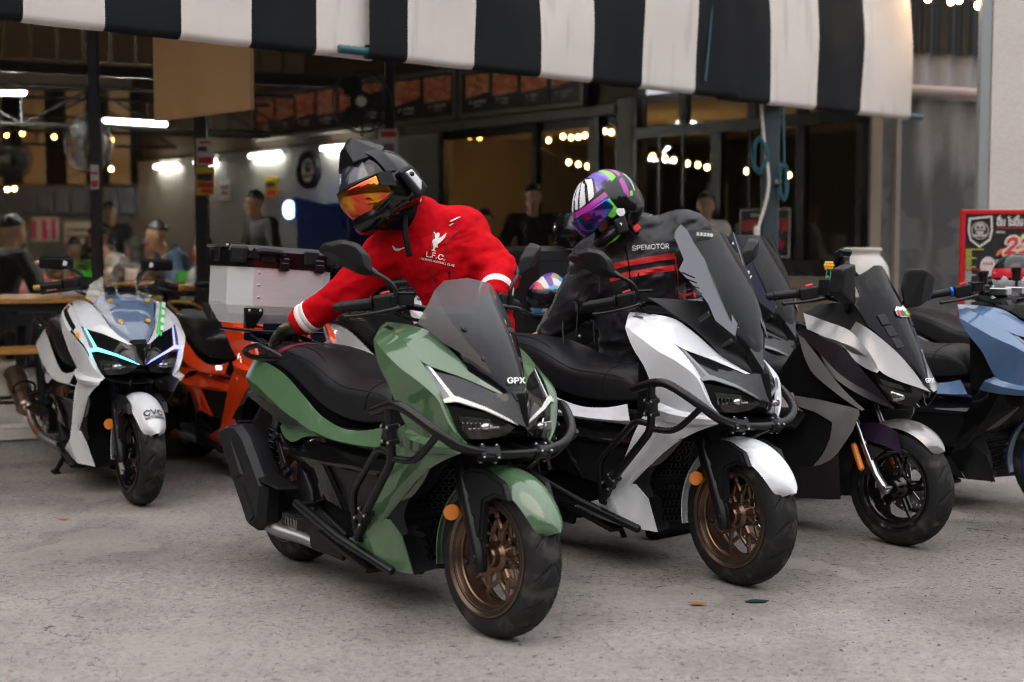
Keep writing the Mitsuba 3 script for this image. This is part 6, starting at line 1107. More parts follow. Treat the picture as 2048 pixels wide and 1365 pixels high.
for y in (-.148, .14, .2): put(k+'__corner_bracket', hull([(-.19, y-.045, 1.01), (-.19, y+.035, 1.01), (-.19, y-.045, .985), (-.19, y+.035, .985), (-.225, y-.02, .925), (-.225, y+.015, .925), (-.205, y-.045, 1.01), (-.205, y+.035, 1.01), (-.25, y-.02, .925)]) if y < .15 else hull([(-.28, .23, 1.01), (-.36, .24, 1.01), (-.30, .18, .925), (-.34, .245, 1.0), (-.27, .235, .985)]), 'black_plastic', 20, MG)
put(k+'__corner_bracket', hull([(-.49, -.243, 1.02), (-.525, -.20, 1.02), (-.53, -.21, .98), (-.48, -.20, .925), (-.50, -.235, .985)]), 'black_plastic', 20, MG)
for z in (1.155, 1.105, 1.055): put(k+'__rivet', ell((-.196, -.135, z), (.004, .007, .007), 1), 'steel', True, MG)
for x in (-.33, -.37, -.41): put(k+'__rivet', ell((x, -.240, 1.03), (.006, .004, .006), 1), 'steel', True, MG)
for y in (-.175, -.125, .125, .165): put(k+'__rivet', ell((-.189, y, 1.0), (.004, .007, .007), 1), 'steel', True, MG)
put(k+'__base_plate', cat([cbox((-.33, 0, .915), (.30, .34, .012), .003), cbox((-.19, .02, .935), (.006, .26, .034), .003), cbox((-.33, 0, .885), (.20, .16, .04), .006)]), 'navy_acrylic', 20, MG)
put(k+'__mount', cat([rhull([(-.30, s*.06, .87) for s in (-1, 1)]+[(-.08, s*.10, .86) for s in (-1, 1)]+[(-.30, s*.06, .835) for s in (-1, 1)], .012, 1), beam((-.10, -.13, .865), (-.30, -.10, .90), .02, .016), beam((-.10, .13, .865), (-.30, .10, .90), .02, .016)]), 'black_plastic', 30, MG)
# black top case and helmets behind the riders
k = thing('top_case', 'black riveted top case on the scooter right of the rider in red', 'top case'); TC = bikeM(.10, 6.75, -.9)
put(k+'__body', hull(ring(-.2, .2, .17, .05, .80)+ring(-.2, .2, .17, .05, 1.20)), 'black_satin', 20, TC); put(k+'__lid', hull(ring(-.205, .205, .175, .05, 1.202)+ring(-.205, .205, .175, .05, 1.25)+ring(-.18, .18, .15, .04, 1.275)), 'black_plastic', 20, TC)
for z in (.82, .92, 1.02, 1.12, 1.22): put(k+'__rivet', ell((.19, .155, z), (.008, .008, .008), 1), 'steel', True, TC)
put(k+'__stand', cat([tube([(.1, .12, .80), (.2, .14, .45)], .016, 8), tube([(.1, -.12, .80), (.2, -.14, .45)], .016, 8)]), 'steel', 40, TC)
def spare_helmet(lb, c, ang, m, bands=()):
    k = thing('crash_helmet', lb, 'helmet'); h = trimesh.creation.icosphere(4, 1.0); v = h.vertices*[.150, .125, .135]; v[:, 2] = np.where(v[:, 2] < -.08, -.08+(v[:, 2]+.08)*.3, v[:, 2]); M = frame(c, [math.cos(ang), math.sin(ang), 0], [-math.sin(ang), math.cos(ang), 0], [0, 0, 1])
    put(k+'__shell', TM(v, h.faces), m, True, M); f = h.triangles_center; sel = (f[:, 0] > .25) & (f[:, 2] > -.35) & (f[:, 2] < .32)
    put(k+'__visor', solid(v*1.02, h.faces[sel], .003), 'black_gloss', True, M); put(k+'__rim', tube([(v_[0], v_[1], -.085) for v_ in [(.13*math.cos(t), .108*math.sin(t)) for t in np.linspace(0, 2*np.pi, 30)]], .012, 6), 'black_plastic', True, M); return M
spare_helmet('glossy black helmet resting beside the purple helmeted rider', (.33, 6.75, 1.34), -1.6, 'black_gloss')
def f_patch(p, n, uv):
    a, b, c = voronoi(p.x*26, p.z*26+p.y*9)
    k = mix((0.62, 0.62, 0.60), (0.05, 0.32, 0.60), smoothstep(0.30, 0.32, c)); k = mix(k, (0.12, 0.03, 0.30), smoothstep(0.48, 0.50, c)); k = mix(k, (0.62, 0.05, 0.04), smoothstep(0.66, 0.68, c)); k = mix(k, (0.62, 0.60, 0.58), smoothstep(0.78, 0.80, c)); return mix(k, (0.45, 0.33, 0.2), smoothstep(0.93, 0.94, c))
mat('patchwork_paint', P(f_patch), 0.25, coat=1.0); spare_helmet('white, blue and purple patterned helmet on the saddle between the riders', (.16, 6.62, 1.02), -1.2, 'patchwork_paint')
# litter on the ground
single('fallen_leaf', edge_plate([(.62, 4.62, .006), (.655, 4.63, .016), (.69, 4.615, .006), (.67, 4.60, .010), (.64, 4.602, .014)], .0015), col((.28, .13, .03)), 'curled brown leaf on the ground before the white scooter', 'leaf'); single('fallen_leaf', edge_plate([(.83, 4.66, .004), (.87, 4.68, .007), (.92, 4.665, .004), (.90, 4.645, .007), (.85, 4.64, .004)], .0015), col((.012, .03, .028)), 'dark scrap lying by the white scooter\'s front wheel', 'scrap')
single('fallen_leaf', edge_plate([(-2.12, 6.1, .004), (-2.09, 6.11, .012), (-2.06, 6.10, .004), (-2.08, 6.085, .008)], .0015), col((.40, .16, .02)), 'small orange leaf behind the left white scooter\'s wheel', 'leaf')
rg = np.random.default_rng(12)
put('ground_grit', cat([ell((1.1+.75*rg.normal(), 3.6+.55*rg.normal(), .001), (rg.uniform(.002, .006), rg.uniform(.002, .005), .002), 1, rot([0, 0, 1], rg.uniform(0, 180))) for _ in range(110)]), col((.03, .028, .026), .9), True); labels['ground_grit'] = {'label': 'dark grit and crumbs scattered over the forecourt', 'kind': 'stuff'}
# ---------------------------------------------------------------- people
def basis(f, u=(0, 0, 1)):
    f = unit(f); l = unit(np.cross(u, f)); return np.stack([f, l, np.cross(f, l)], 1)   # columns forward, left, up
def hand_bones(w, d, n, side, curl=.5, s=1.0):
    """bones of a hand: wrist w, direction d, palm normal n; side +1 puts the thumb on cross(n, d)"""
    d, n = unit(d), unit(n); t = unit(np.cross(n, d))*side; w = arr(w); B = [(w, w+d*.045*s, .024*s, .027*s), (w+d*.03*s+t*.02*s, w+d*.085*s+t*.026*s, .017*s, .014*s), (w+d*.03*s-t*.02*s, w+d*.078*s-t*.028*s, .017*s, .013*s), (w+d*.04*s, w+d*.085*s, .018*s, .015*s)]
    for i, (o, L) in enumerate(((.028, .072), (.010, .080), (-.010, .075), (-.028, .058))):
        p = w+d*(.085-.004*abs(i-1))*s+t*o*s; q = d
        for j, (fr, r) in enumerate(((.45, .0092), (.32, .0085), (.23, .0076))):
            a = curl*(1.0+.15*i)*(.55, 1.0, .8)[j]; q = unit(q*math.cos(a)+n*math.sin(a)); e = p+q*L*fr*s; B.append((p, e, r*s, (r-.0008)*s)); p = e; n2 = n
    p = w+d*.022*s+t*.022*s; q = unit(d*.6+t*.75+n*.25)
    for L, r in ((.042, .0125), (.032, .0105), (.024, .009)): e = p+q*L*s; B.append((p, e, r*s, (r-.001)*s)); p = e; q = unit(q+d*.30+n*.25*curl)
    return B
def bones(p, B, k=.006):
    d = None
    for a, b, ra, rb in B: e = s_cone(p, a, b, ra, rb); d = e if d is None else su(d, e, k)
    return d
def head_sdf(p, c, R, s=1.0):
    q = (p-arr(c))@R/s; d = s_ell(q, (-.012, 0, .035), (.095, .076, .092)); d = su(d, s_ell(q, (.030, 0, -.025), (.062, .058, .085)), .03); d = su(d, s_ell(q, (.062, 0, -.085), (.024, .026, .02)), .03)
    d = su(d, s_cone(q, (.088, 0, .012), (.108, 0, -.022), .009, .0145), .010); d = su(d, s_ell(q, (.086, 0, -.054), (.014, .024, .009)), .008)
    for y in (-1, 1): d = su(d, s_ell(q, (-.008, y*.078, -.005), (.020, .009, .032)), .006); d = np.maximum(d, -(np.linalg.norm(q-[.098, y*.033, .012], axis=1)-.012))
    return d*s
def face_bits(k, c, R, s=1.0):
    def at(m): return xf(m, frame(c, R[:, 0]*s, R[:, 1]*s, R[:, 2]*s))
    for y in (-1, 1):
        put(k+'__eye', at(ell((.083, y*.033, .010), (.011, .014, .008), 2)), col((.55, .53, .5), .3), True); put(k+'__pupil', at(ell((.0915, y*.033, .010), (.004, .0065, .0065), 1)), col((.01, .008, .006), .2), True)
        put(k+'__eyebrow', at(tube([(.088, y*.018, .034), (.09, y*.034, .039), (.078, y*.052, .033)], .0035, 6)), 'hair', True)
    put(k+'__lips', at(ell((.096, 0, -.054), (.006, .021, .007), 2)), col((.32, .09, .08), .4), True)
def sel_mesh(m, keep):
    f = m.faces[keep]; u, inv = np.unique(f, return_inverse=True); return TM(m.vertices[u], inv.reshape(-1, 3))
def drape(m2, o, x, y, sdf, off=.003):
    x, y = unit(x), unit(y); z = np.cross(x, y); v = np.array(m2.vertices); base = arr(o)+v[:, :1]*x+v[:, 1:2]*y; t = np.full(len(v), .25)
    for _ in range(70): t = t-np.clip(sdf(base+t[:, None]*z), -.02, .05)*.7
    return TM(base+(t+off+v[:, 2])[:, None]*z, m2.faces)
def fine(poly, c=.012, t=.0012):
    """a flat polygon cut into small cells so that it can follow a curved surface"""
    poly = poly.buffer(0); x0, y0, x1, y1 = poly.bounds; out = []
    for i in range(int((x1-x0)/c)+1):
        for j in range(int((y1-y0)/c)+1):
            g = poly.intersection(sg.box(x0+i*c, y0+j*c, x0+i*c+c, y0+j*c+c))
            for h in getattr(g, 'geoms', [g]):
                if h.geom_type == 'Polygon' and h.area > 1e-9: out.append(trimesh.creation.extrude_polygon(h.buffer(0), t, engine='earcut'))
    m = cat(out); return TM(m.vertices, m.faces)
# ---- rider in red
RJ = {'pel': (-.15, 5.30, .88), 'wst': (-.165, 5.26, 1.04), 'chs': (-.265, 5.20, 1.23), 'nk': (-.36, 5.14, 1.385), 'hd': (-.492, 5.06, 1.475), 'rs': (-.465, 5.20, 1.265), 're': (-.655, 5.245, 1.085), 'rw': (-.845, 5.315, .970), 'ls': (-.190, 5.17, 1.322), 'le': (-.045, 5.02, 1.165), 'lw': (-.060, 4.885, 1.095)}
def jacket_fn(J, sc=1.0, amp=.010, seed=0, short=False):
    def f(p):
        d = chain(p, [J['pel'], J['wst'], J['chs']], [.160*sc, .158*sc, .165*sc], .05); c = arr(J['chs'])
        for s in ('r', 'l'):
            sh = arr(J[s+'s']); d = su(d, s_cone(p, c*.6+sh*.4+[0, 0, .03], sh, .125*sc, .088*sc), .06)
            if s+'e' in J: d = su(d, chain(p, [sh, J[s+'e']]+([] if short else [J[s+'w']]), [.086*sc, .072*sc, .050*sc], .03), .04)
        d = su(d, s_cone(p, c+[0, 0, .05], arr(J['nk'])-[0, 0, .02], .13*sc, .075*sc), .05)
        n = meshkit.fbm(p*[9, 9, 15]+seed, 3, seed); n2 = meshkit.fbm(np.stack([p[:, 0]*6+p[:, 2]*10, p[:, 1]*8, p[:, 2]*16-p[:, 0]*9], 1)+seed*3, 2, seed+5)
        return d-amp*((n-.5)*1.2+(np.abs(n2-.5)*-2.2+.35))
    return f
def limb_fn(J, legs, r=(.10, .072, .055)):
    def f(p):
        d = None
        for h, kn, an in legs:
            e = chain(p, [h, kn, an], r, .03); d = e if d is None else su(d, e, .05)
        d = su(d, s_cone(p, J['pel'], arr(J['pel'])-[0, 0, .06], .158, .14), .05); return d-.006*(meshkit.fbm(p*[10, 10, 16], 3, 3)-.5)*2
    return f
def bounds(J, names, pad): a = np.array([J[n] for n in names]); return a.min(0)-pad, a.max(0)+pad
def shoes(k, an, f, m='black_matte'):
    for a in an: a = arr(a); put(k+'__shoe', rhull([a+[0, 0, .02-a[2]+.02], a+arr(f)*.16+[0, 0, -a[2]+.035], a-arr(f)*.05+[0, 0, -a[2]+.035], a+[0, 0, -.02]], [.045, .04, .04, .05], 1), m, 40)
def rider(k, J, legs, jm, tm, foot, jsc, seed, glove_r=None, glove_l=None, gm=None):
    fj = jacket_fn(J, jsc, .017, seed); lo, hi = bounds(J, ['pel', 'chs', 'nk', 'rs', 're', 'rw', 'ls', 'le', 'lw'], .22)
    mj = nets(fj, lo, hi, .0085); mj = taubin(mj, 3)
    put(k+'__jacket', mj, jm, True)
    a = np.array([q for l in legs for q in l]); ft = limb_fn(J, legs); put(k+'__trousers', nets(ft, np.minimum(a.min(0), J['pel'])-.2, np.maximum(a.max(0), J['pel'])+.2, .014), tm, True); shoes(k, [l[2] for l in legs], foot)
    R = basis(J['hf'], J.get('hu', (0, 0, 1)))
    def fb(p):
        d = head_sdf(p, J['hd'], R, 1.0); d = su(d, s_cone(p, J['nk'], arr(J['hd'])+R@arr([-.02, 0, -.04]), .058, .056), .03)
        d = su(d, chain(p, [J['nk'], J['chs'], J['wst'], J['pel']], [.06, .12, .12, .12], .04), .04)
        for s in 'rl':
            d = su(d, chain(p, [J['chs'], J[s+'s'], J[s+'e'], J[s+'w']], [.09, .055, .045, .030], .03), .03)
            g = glove_r if s == 'r' else glove_l
            if g: d = su(d, bones(p, g), .012)
        for l in legs: d = su(d, chain(p, [J['pel'], l[0], l[1], l[2]], [.10, .075, .05, .04], .03), .03)
        return d
    b = np.vstack([a, [J[n] for n in ('pel', 'chs', 'hd', 'rs', 're', 'rw', 'ls', 'le', 'lw')]]); put(k+'__body', nets(fb, b.min(0)-.17, b.max(0)+.2, .012), 'skin', True)
    for s, g in (('r', glove_r), ('l', glove_l)):
        if g and gm: pts = np.array([x for q in g for x in q[:2]]); put(k+'__glove', nets(lambda p: bones(p, [(a_, b_, r1+.0025, r2+.0025) for a_, b_, r1, r2 in g]), pts.min(0)-.035, pts.max(0)+.035, .0035), gm, True)
    return fj
RJ['hf'] = (-.74, -.54, -.46)
gr = hand_bones((-.845, 5.315, .970), (-.85, .15, -.50), (.05, -.35, -.93), 1, .28, 1.05); gl = hand_bones((-.045, 4.885, 1.10), (-.45, -.55, -.55), (-.35, .45, -.75), -1, .85, 1.0)
k = thing('person', 'rider in a red jacket and black helmet with orange visor, leaning over the green scooter', 'person')
fj = rider(k, RJ, [((-.20, 5.37, .86), (-.22, 5.50, .48), (-.20, 5.58, .08)), ((-.08, 5.24, .86), (-.02, 5.36, .47), (-.02, 5.42, .08))], 'red_cloth', 'black_trousers', (-.795, -.607, 0), 1.0, 3, gr, gl, 'camo_cloth')
CW = col((.72, .70, .68), .7)
def cuffs(k, a, b, r0, ts, m, w=.010):
    a, b = arr(a), arr(b); d = unit(b-a); L = np.linalg.norm(b-a)
    for t in ts: put(k+'__cuff_stripe', tube([a+d*(L*t-w/2), a+d*(L*t+w/2)], r0, 24, caps=True), m, 40)
for e, w_ in (('re', 'rw'), ('le', 'lw')):
    put(k+'__cuff', tube([arr(RJ[e])*.30+arr(RJ[w_])*.70, arr(RJ[w_])*1.02-arr(RJ[e])*.02], [.0635, .060], 24), 'red_cloth', 40); cuffs(k, RJ[e], RJ[w_], .0655, (.80, .90), CW, .012)
chx, chy = unit([.93, .30, -.22]), None
chz = unit([-.30, -.92, .12]); chy = unit(np.cross(chz, chx)); chx = np.cross(chy, chz)
def dec(name, poly, px, m, kk=None, t=.0014, cell=.012): put((kk or k)+'__'+name, drape(fine(poly, cell, t), px, chx, chy, fj, .0012), m, False)
swoosh = sg.Polygon([(-.036, .004), (-.030, -.012), (-.018, -.015), (.038, .016), (-.014, -.005), (-.024, -.004)])
dec('swoosh', swoosh, (-.437, 5.05, 1.268), CW); 
bird = shapely.union_all([sg.Polygon([(-.012, .035), (-.004, .045), (.004, .040), (.006, .028), (.002, .018), (.018, .030), (.028, .052), (.030, .030), (.024, .012), (.014, -.002), (.012, -.012), (.016, -.020), (.006, -.018), (.004, -.030), (.012, -.036), (-.010, -.036), (-.002, -.030), (-.003, -.016), (-.012, -.006), (-.013, .008), (-.006, .018), (-.012, .026), (-.022, .027), (-.020, .033)]), sg.Polygon([(-.022, .040), (-.010, .030), (-.006, .033), (-.018, .044)])])
dec('bird_emblem', affinity.scale(bird, .92, .92), (-.302, 5.0, 1.288), CW, cell=.02)
def txt2(s, h): m = meshkit.text_mesh(s, h, .001, True); g = shapely.union_all([sg.Polygon(t[:, :2]).buffer(h*.004) for t in m.triangles[m.face_normals[:, 2] > .9]]).simplify(h*.006); return affinity.translate(g, -(g.bounds[0]+g.bounds[2])/2, 0)
dec('crest_letters', txt2('L.F.C.', .020), (-.302, 5.0, 1.228), CW, cell=.03); dec('crest_text', txt2('LIVERPOOL FOOTBALL CLUB', .0068), (-.300, 5.0, 1.213), CW, cell=.03)
dec('collar_marks', shapely.union_all([sg.Polygon([(0, 0), (.012, .004), (.036, .030), (.024, .026)]), sg.Polygon([(.0, -.016), (.008, -.014), (.022, .0), (.014, -.002)])]), (-.262, 5.0, 1.372), CW)
zp = [(-.352+.055*t, 1.345-.42*t) for t in np.linspace(0, 1, 9)]
put(k+'__raglan_seam', drape(fine(sg.LineString([(.085, .14), (.055, .09), (.075, .0), (.13, -.08)]).buffer(.0022), .02, .0015), (-.335, 5.0, 1.22), chx, chy, fj, .0005), col((.22, .003, .005), .7), False)
put(k+'__zip', drape(fine(sg.LineString([(x*1.0, z) for x, z in [(-.0, .12), (.012, .05), (.025, -.05), (.03, -.15), (.025, -.25)]]).buffer(.0035), .02, .002), (-.335, 5.0, 1.22), chx, chy, fj, .0005), col((.30, .004, .006), .6), False)
put(k+'__collar', tube([(-.325, 5.155, 1.335), (-.352, 5.142, 1.372), (-.372, 5.13, 1.402)], [.108, .094, .086], 26), 'red_cloth', 50)
put(k+'__balaclava', nets(lambda p: su(s_cone(p, arr(RJ['nk'])+[.0, .0, .0], arr(RJ['hd'])+[.01, .0, -.06], .066, .078), s_ell(p, arr(RJ['hd'])+[-.02, -.02, -.05], (.088, .088, .09)), .03), arr(RJ['hd'])-.25, arr(RJ['hd'])+.25, .009), 'black_trousers', True)
put(k+'__helmet_strap', tube([(-.405, 5.03, 1.385), (-.400, 4.985, 1.31), (-.385, 4.985, 1.235)], .011, 6), 'black_matte', 30)
# helmets: everything laid on an ellipsoid in helmet coordinates (forward, left, up)
def hmap(az, el, r, s):
    a, e = np.radians(az), np.radians(el); return np.stack([r[0]*s*np.cos(e)*np.cos(a)+.012*np.cos(e)**6*np.cos(a), r[1]*s*np.cos(e)*np.sin(a), r[2]*s*np.sin(e)], -1)
def hpatch(poly, r, s=1.01, t=.002, c=5.0):
    if not hasattr(poly, 'geom_type'): poly = sg.Polygon(poly)
    m = fine(affinity.scale(poly, 1/1000, 1/1000, origin=(0, 0)), c/1000, t); v = m.vertices; return TM(hmap(v[:, 0]*1000, v[:, 1]*1000, r, s+v[:, 2]/r[1]), m.faces)
def hgrid(az, el, r, s, n=36, m=14, t=.003):
    A, E = np.meshgrid(np.linspace(*az, n), np.linspace(0, 1, m), indexing='ij'); lo, hi = el; e = (lo(A) if callable(lo) else lo)*(1-E)+(hi(A) if callable(hi) else hi)*E
    v = hmap(A, e, r, s).reshape(-1, 3); return solid(v, grid_faces(n, m), t)
HR = (.150, .128, .145)
def shell_sdf(q, chin=True):
    d = s_ell(q, (0, 0, 0), HR); d = np.maximum(d, -(q[:, 2]+.105+.35*q[:, 0]*0)); d = su(d, s_ell(q, (-.03, 0, -.07), (.105, .108, .07)), .03)
    if chin: d = su(d, s_ell(q, (.095, 0, -.095), (.075, .085, .045)), .05)
    return d
def hel(k, c, R): return frame(c, R[:, 0], R[:, 1], R[:, 2])
Rh = basis(RJ['hf'], (-.30, .10, 1)); Mh = hel(k, arr(RJ['hd'])+Rh@arr([.0, 0, .02]), Rh)
def sh1(q):
    d = shell_sdf(q); d = np.maximum(d, -s_ell(q, (.10, 0, .0), (.10, .095, .055))); d = np.maximum(d, -s_ell(q, (.04, 0, -.08), (.09, .082, .10))); return d
h = put(k+'__helmet', taubin(nets(sh1, (-.2, -.17, -.19), (.22, .17, .19), .006), 4), 'black_gloss', True, Mh, None, 'glossy black modular helmet with a mirrored orange visor')
mat('orange_mirror', P(lambda p, n, uv: mix((.85, .42, .04), (.85, .10, .05), smoothstep(.35, .65, fbm(p.x*16+p.z*9, p.y*16, p.z*9, 3)))), 0.05, 0.95)
put(h+'__visor', hgrid((-78, 78), (lambda A: -30+.0024*A*A, lambda A: 19-.0008*A*A), HR, 1.065), 'orange_mirror', True, Mh, None, 'mirrored orange visor')
put(h+'__visor_rim', cat([tube(hmap(np.linspace(-80, 80, 30), s_+c_*np.linspace(-80, 80, 30)**2, HR, 1.07), .004, 6) for s_, c_ in ((-31.5, .0024), (20.5, -.0008))]), 'black_satin', True, Mh)
put(h+'__sun_shield', hgrid((-62, 62), (lambda A: 22-.0008*A*A, lambda A: 76-.006*A*A), HR, 1.035), 'smoked_top', True, Mh); mat('smoked_top', (.020, .024, .036), 0.06, coat=1.0, spec=.9)
put(h+'__peak', soften(rhull([(.050, s*.022, .185) for s in (-1, 1)]+[(.012, s*.026, .205) for s in (-1, 1)]+[(-.07, s*.05, .125) for s in (-1, 1)]+[(.075, s*.07, .125) for s in (-1, 1)]+[(-.03, s*.085, .11) for s in (-1, 1)], .008, 1), .008, 16), 'black_satin', True, Mh)
for s in (-1, 1):
    put(h+'__peak_arm', patch([[(.03, s*.060, .150), (.015, s*.108, .10), (.015, s*.138, .03)], [(-.03, s*.062, .148), (-.035, s*.104, .10), (-.03, s*.137, .02)]], n=8, m=2, thick=.005), 'black_satin', 30, Mh); put(h+'__hinge', hull([(x, s*y, z) for x, z in ((.055, .045), (.065, .0), (.01, -.03), (.0, .03)) for y in (.128, .142)]), 'black_plastic', 20, Mh)
put(h+'__chin_bar', hgrid((-70, 70), (lambda A: -66+.003*A*A, lambda A: -35+.0024*A*A), HR, 1.10, t=.006), 'black_gloss', True, Mh); put(h+'__chin_vent', hgrid((-16, 16), (-50, -40), HR, 1.115, 10, 4), 'black_matte', True, Mh)
ic = thing('intercom', 'black and chrome intercom clipped to the side of the black helmet', 'intercom'); put(ic+'__box', rhull([(x, .142, z) for x, z in ((-.075, .0), (-.035, .0), (-.085, -.085), (-.05, -.095))], .014, 1), 'black_plastic', 40, Mh); put(ic+'__face', rhull([(x, .156, z) for x, z in ((-.068, -.008), (-.045, -.008), (-.078, -.06), (-.06, -.085))], .005, 1), 'steel', 40, Mh); put(ic+'__button', ell((-.06, .161, -.02), (.010, .004, .010), 1), 'black_gloss', True, Mh)
# ---- rider in black
BJ = {'pel': (.58, 5.90, .80), 'wst': (.575, 5.86, .97), 'chs': (.545, 5.80, 1.17), 'nk': (.525, 5.72, 1.345), 'hd': (.415, 5.64, 1.435), 'rs': (.375, 5.84, 1.20), 're': (.285, 5.88, 1.03), 'rw': (.175, 5.92, .895), 'ls': (.745, 5.74, 1.315), 'le': (.875, 5.64, 1.09), 'lw': (.80, 5.48, 1.06), 'hf': (-.80, -.40, -.66)}
k = thing('person', 'rider in a black jacket with two red chest stripes and a purple and green helmet', 'person')
hr2 = hand_bones(BJ['rw'], (-.80, .15, -.30), (.1, -.25, -.95), 1, .30, 1.0); hl2 = hand_bones(BJ['lw'], (-.4, -.6, -.5), (-.3, .5, -.7), -1, .9, 1.0)
fj = rider(k, BJ, [((.50, 5.93, .80), (.24, 5.97, .70), (.22, 6.10, .08)), ((.66, 5.84, .78), (.70, 5.72, .46), (.74, 5.80, .08))], 'black_cloth', 'black_trousers', (-.757, -.653, 0), 1.22, 11, hr2, hl2, None)
chx = unit([.97, .12, .06]); chz = unit([-.16, -.97, .10]); chy = np.cross(chz, chx)
RS_ = col((.55, .012, .014), .6)
for z in (0, .048): dec('red_stripe', sg.Polygon([(-.14, z-.014-.008), (.135, z+.004), (.135, z+.030), (-.14, z+.004)]), (.575, 5.5, 1.172), RS_, k, .0022)
dec('red_piping', sg.LineString([(.137, .06), (.155, -.05), (.165, -.20)]).buffer(.003), (.575, 5.5, 1.172), RS_, k, .002); dec('zip', sg.LineString([(-.075, .12), (-.062, -.05), (-.05, -.2)]).buffer(.003), (.575, 5.5, 1.172), 'black_matte', k, .003)
dec('jacket_lettering', txt2('SPEMOTOR', .021), (.60, 5.5, 1.272), CW, k, .0014, .03)
put(k+'__collar', tube([(.56, 5.765, 1.29), (.555, 5.755, 1.32), (.545, 5.745, 1.34)], [.112, .096, .090], 26), 'black_cloth', 50)
put(k+'__necklace', tube([arr(BJ['nk'])+[.058*math.cos(t)+.02, .058*math.sin(t)+.01, .035+.03*math.cos(t)] for t in np.linspace(0, 2*np.pi, 26)], .0018, 5), 'gold', True)
Rh = basis(BJ['hf'], (-.25, .1, 1)); Mh = hel(k, arr(BJ['hd'])+Rh@arr([0, 0, .02]), Rh); HR2 = (.148, .124, .142)
def sh2(q):
    d = shell_sdf(q, False); d = np.maximum(d, -s_ell(q, (.12, 0, -.02), (.11, .098, .075))); ring_ = s_ell(q, (.045, 0, -.105), (.115, .095, .038)); ring_ = np.maximum(ring_, -s_ell(q, (.02, 0, -.105), (.115, .078, .06))); d = su(d, ring_, .02); return np.maximum(d, -s_ell(q, (.02, 0, -.09), (.085, .080, .10)))
h = put(k+'__helmet', taubin(nets(sh2, (-.2, -.17, -.19), (.2, .17, .19), .006), 4), 'black_gloss', True, Mh, None, 'black helmet with white, purple and lime green graphics')
PUR, MAG, LIM, WH2 = mat('helmet_purple', P(lambda p, n, uv: mix((.10, .05, .42), (.34, .12, .60), smoothstep(.4, .6, fbm(p.x*50+p.z*30, p.y*30, p.z*22, 2)))), .15, coat=1.0), mat('helmet_magenta', (.42, .03, .36), .15, coat=1.0), mat('helmet_lime', (.17, .72, .04), .2, coat=1.0), mat('helmet_white', (.72, .74, .78), .15, coat=1.0)
for sd in (1, -1):
    S = lambda pts: [(sd*a, e) for a, e in pts]
    for nm, pts, m in (('white_claw', [(6, 27), (16, 26), (24, 60), (14, 74), (6, 72)], WH2), ('white_claw', [(22, 25), (38, 26), (48, 62), (26, 75), (30, 55)], WH2), ('white_claw', [(46, 26), (58, 28), (78, 62), (50, 76), (56, 55)], WH2), ('purple_panel', [(66, 30), (104, 34), (120, 60), (110, 74), (72, 74), (82, 60)], PUR), ('magenta_brow', [(3, 15), (92, 13), (94, 22), (3, 24)], MAG),
        ('lime_band', [(98, 28), (116, 30), (140, 62), (124, 66)], LIM), ('lime_cheek', [(42, 11), (96, 9), (112, 25), (96, 27), (95, 11.5), (92, -20), (62, -20), (54, 2)], LIM), ('magenta_band', [(120, 27), (132, 28), (154, 56), (144, 60)], MAG), ('magenta_band', [(94, -12), (106, -14), (122, 22), (112, 22)], MAG), ('lime_tail', [(86, -46), (96, -50), (118, -5), (112, -4)], LIM), ('white_line', [(80, -20), (83, -20), (72, -44), (69, -44)], WH2), ('white_line', [(122, -8), (124, -8), (140, 25), (138, 25)], WH2)):
        put(h+'__'+nm, hpatch(sg.Polygon(S(pts)), HR2, 1.012), m, 60, Mh)
    put(h+'__chin_trim', tube([(.125, sd*.02, -.125), (.10, sd*.06, -.128), (.04, sd*.088, -.118)], .008, 6), LIM, 40, Mh)
    put(h+'__pivot', xf(plate(sg.Point(0, 0).buffer(.020, 3), .004), frame((.03, sd*.118, -.05), [1, 0, 0], [0, 0, 1], [0, -1 if sd > 0 else 1, 0]) if sd < 0 else frame((.03, .118, -.05), [-1, 0, 0], [0, 0, 1], [0, 1, 0])), WH2, False, Mh)
    put(h+'__vent', hpatch(sg.Polygon(S([(60, 24), (80, 23), (80, 28), (60, 29)])), HR2, 1.02), 'black_satin', 60, Mh)
mat('blue_mirror', P(lambda p, n, uv: mix((.03, .16, .55), (.22, .06, .45), smoothstep(.4, .62, fbm(p.x*14+p.z*8, p.y*14, p.z*9, 3)))), 0.06, 0.9)
put(h+'__visor', hgrid((-74, 74), (lambda A: -20+.0028*A*A, lambda A: 13-.0004*A*A), HR2, 1.12), 'blue_mirror', True, Mh, None, 'mirrored blue visor')
put(k+'__chin_strap', cat([tube([Mh[:3, :3]@arr(q)+Mh[:3, 3] for q in ((.02, .085, -.10), (.01, .075, -.15), (.0, .06, -.17))], .011, 6)]), 'black_matte', 30); put(k+'__buckle', xf(cbox((.0, .082, -.150), (.034, .014, .028), .004), Mh), col((.70, .03, .02), .3), 30)
ic = thing('intercom', 'black triangular intercom on the cheek of the purple helmet', 'intercom'); put(ic+'__box', rhull([(x, .108, z) for x, z in ((.07, -.07), (.03, -.075), (.055, -.125), (.085, -.115))], .010, 1), 'black_plastic', 40, Mh); put(ic+'__mark', hull([(.055, .1195, -.09), (.066, .1195, -.082), (.065, .1195, -.098), (.06, .116, -.09)]), WH2, False, Mh)
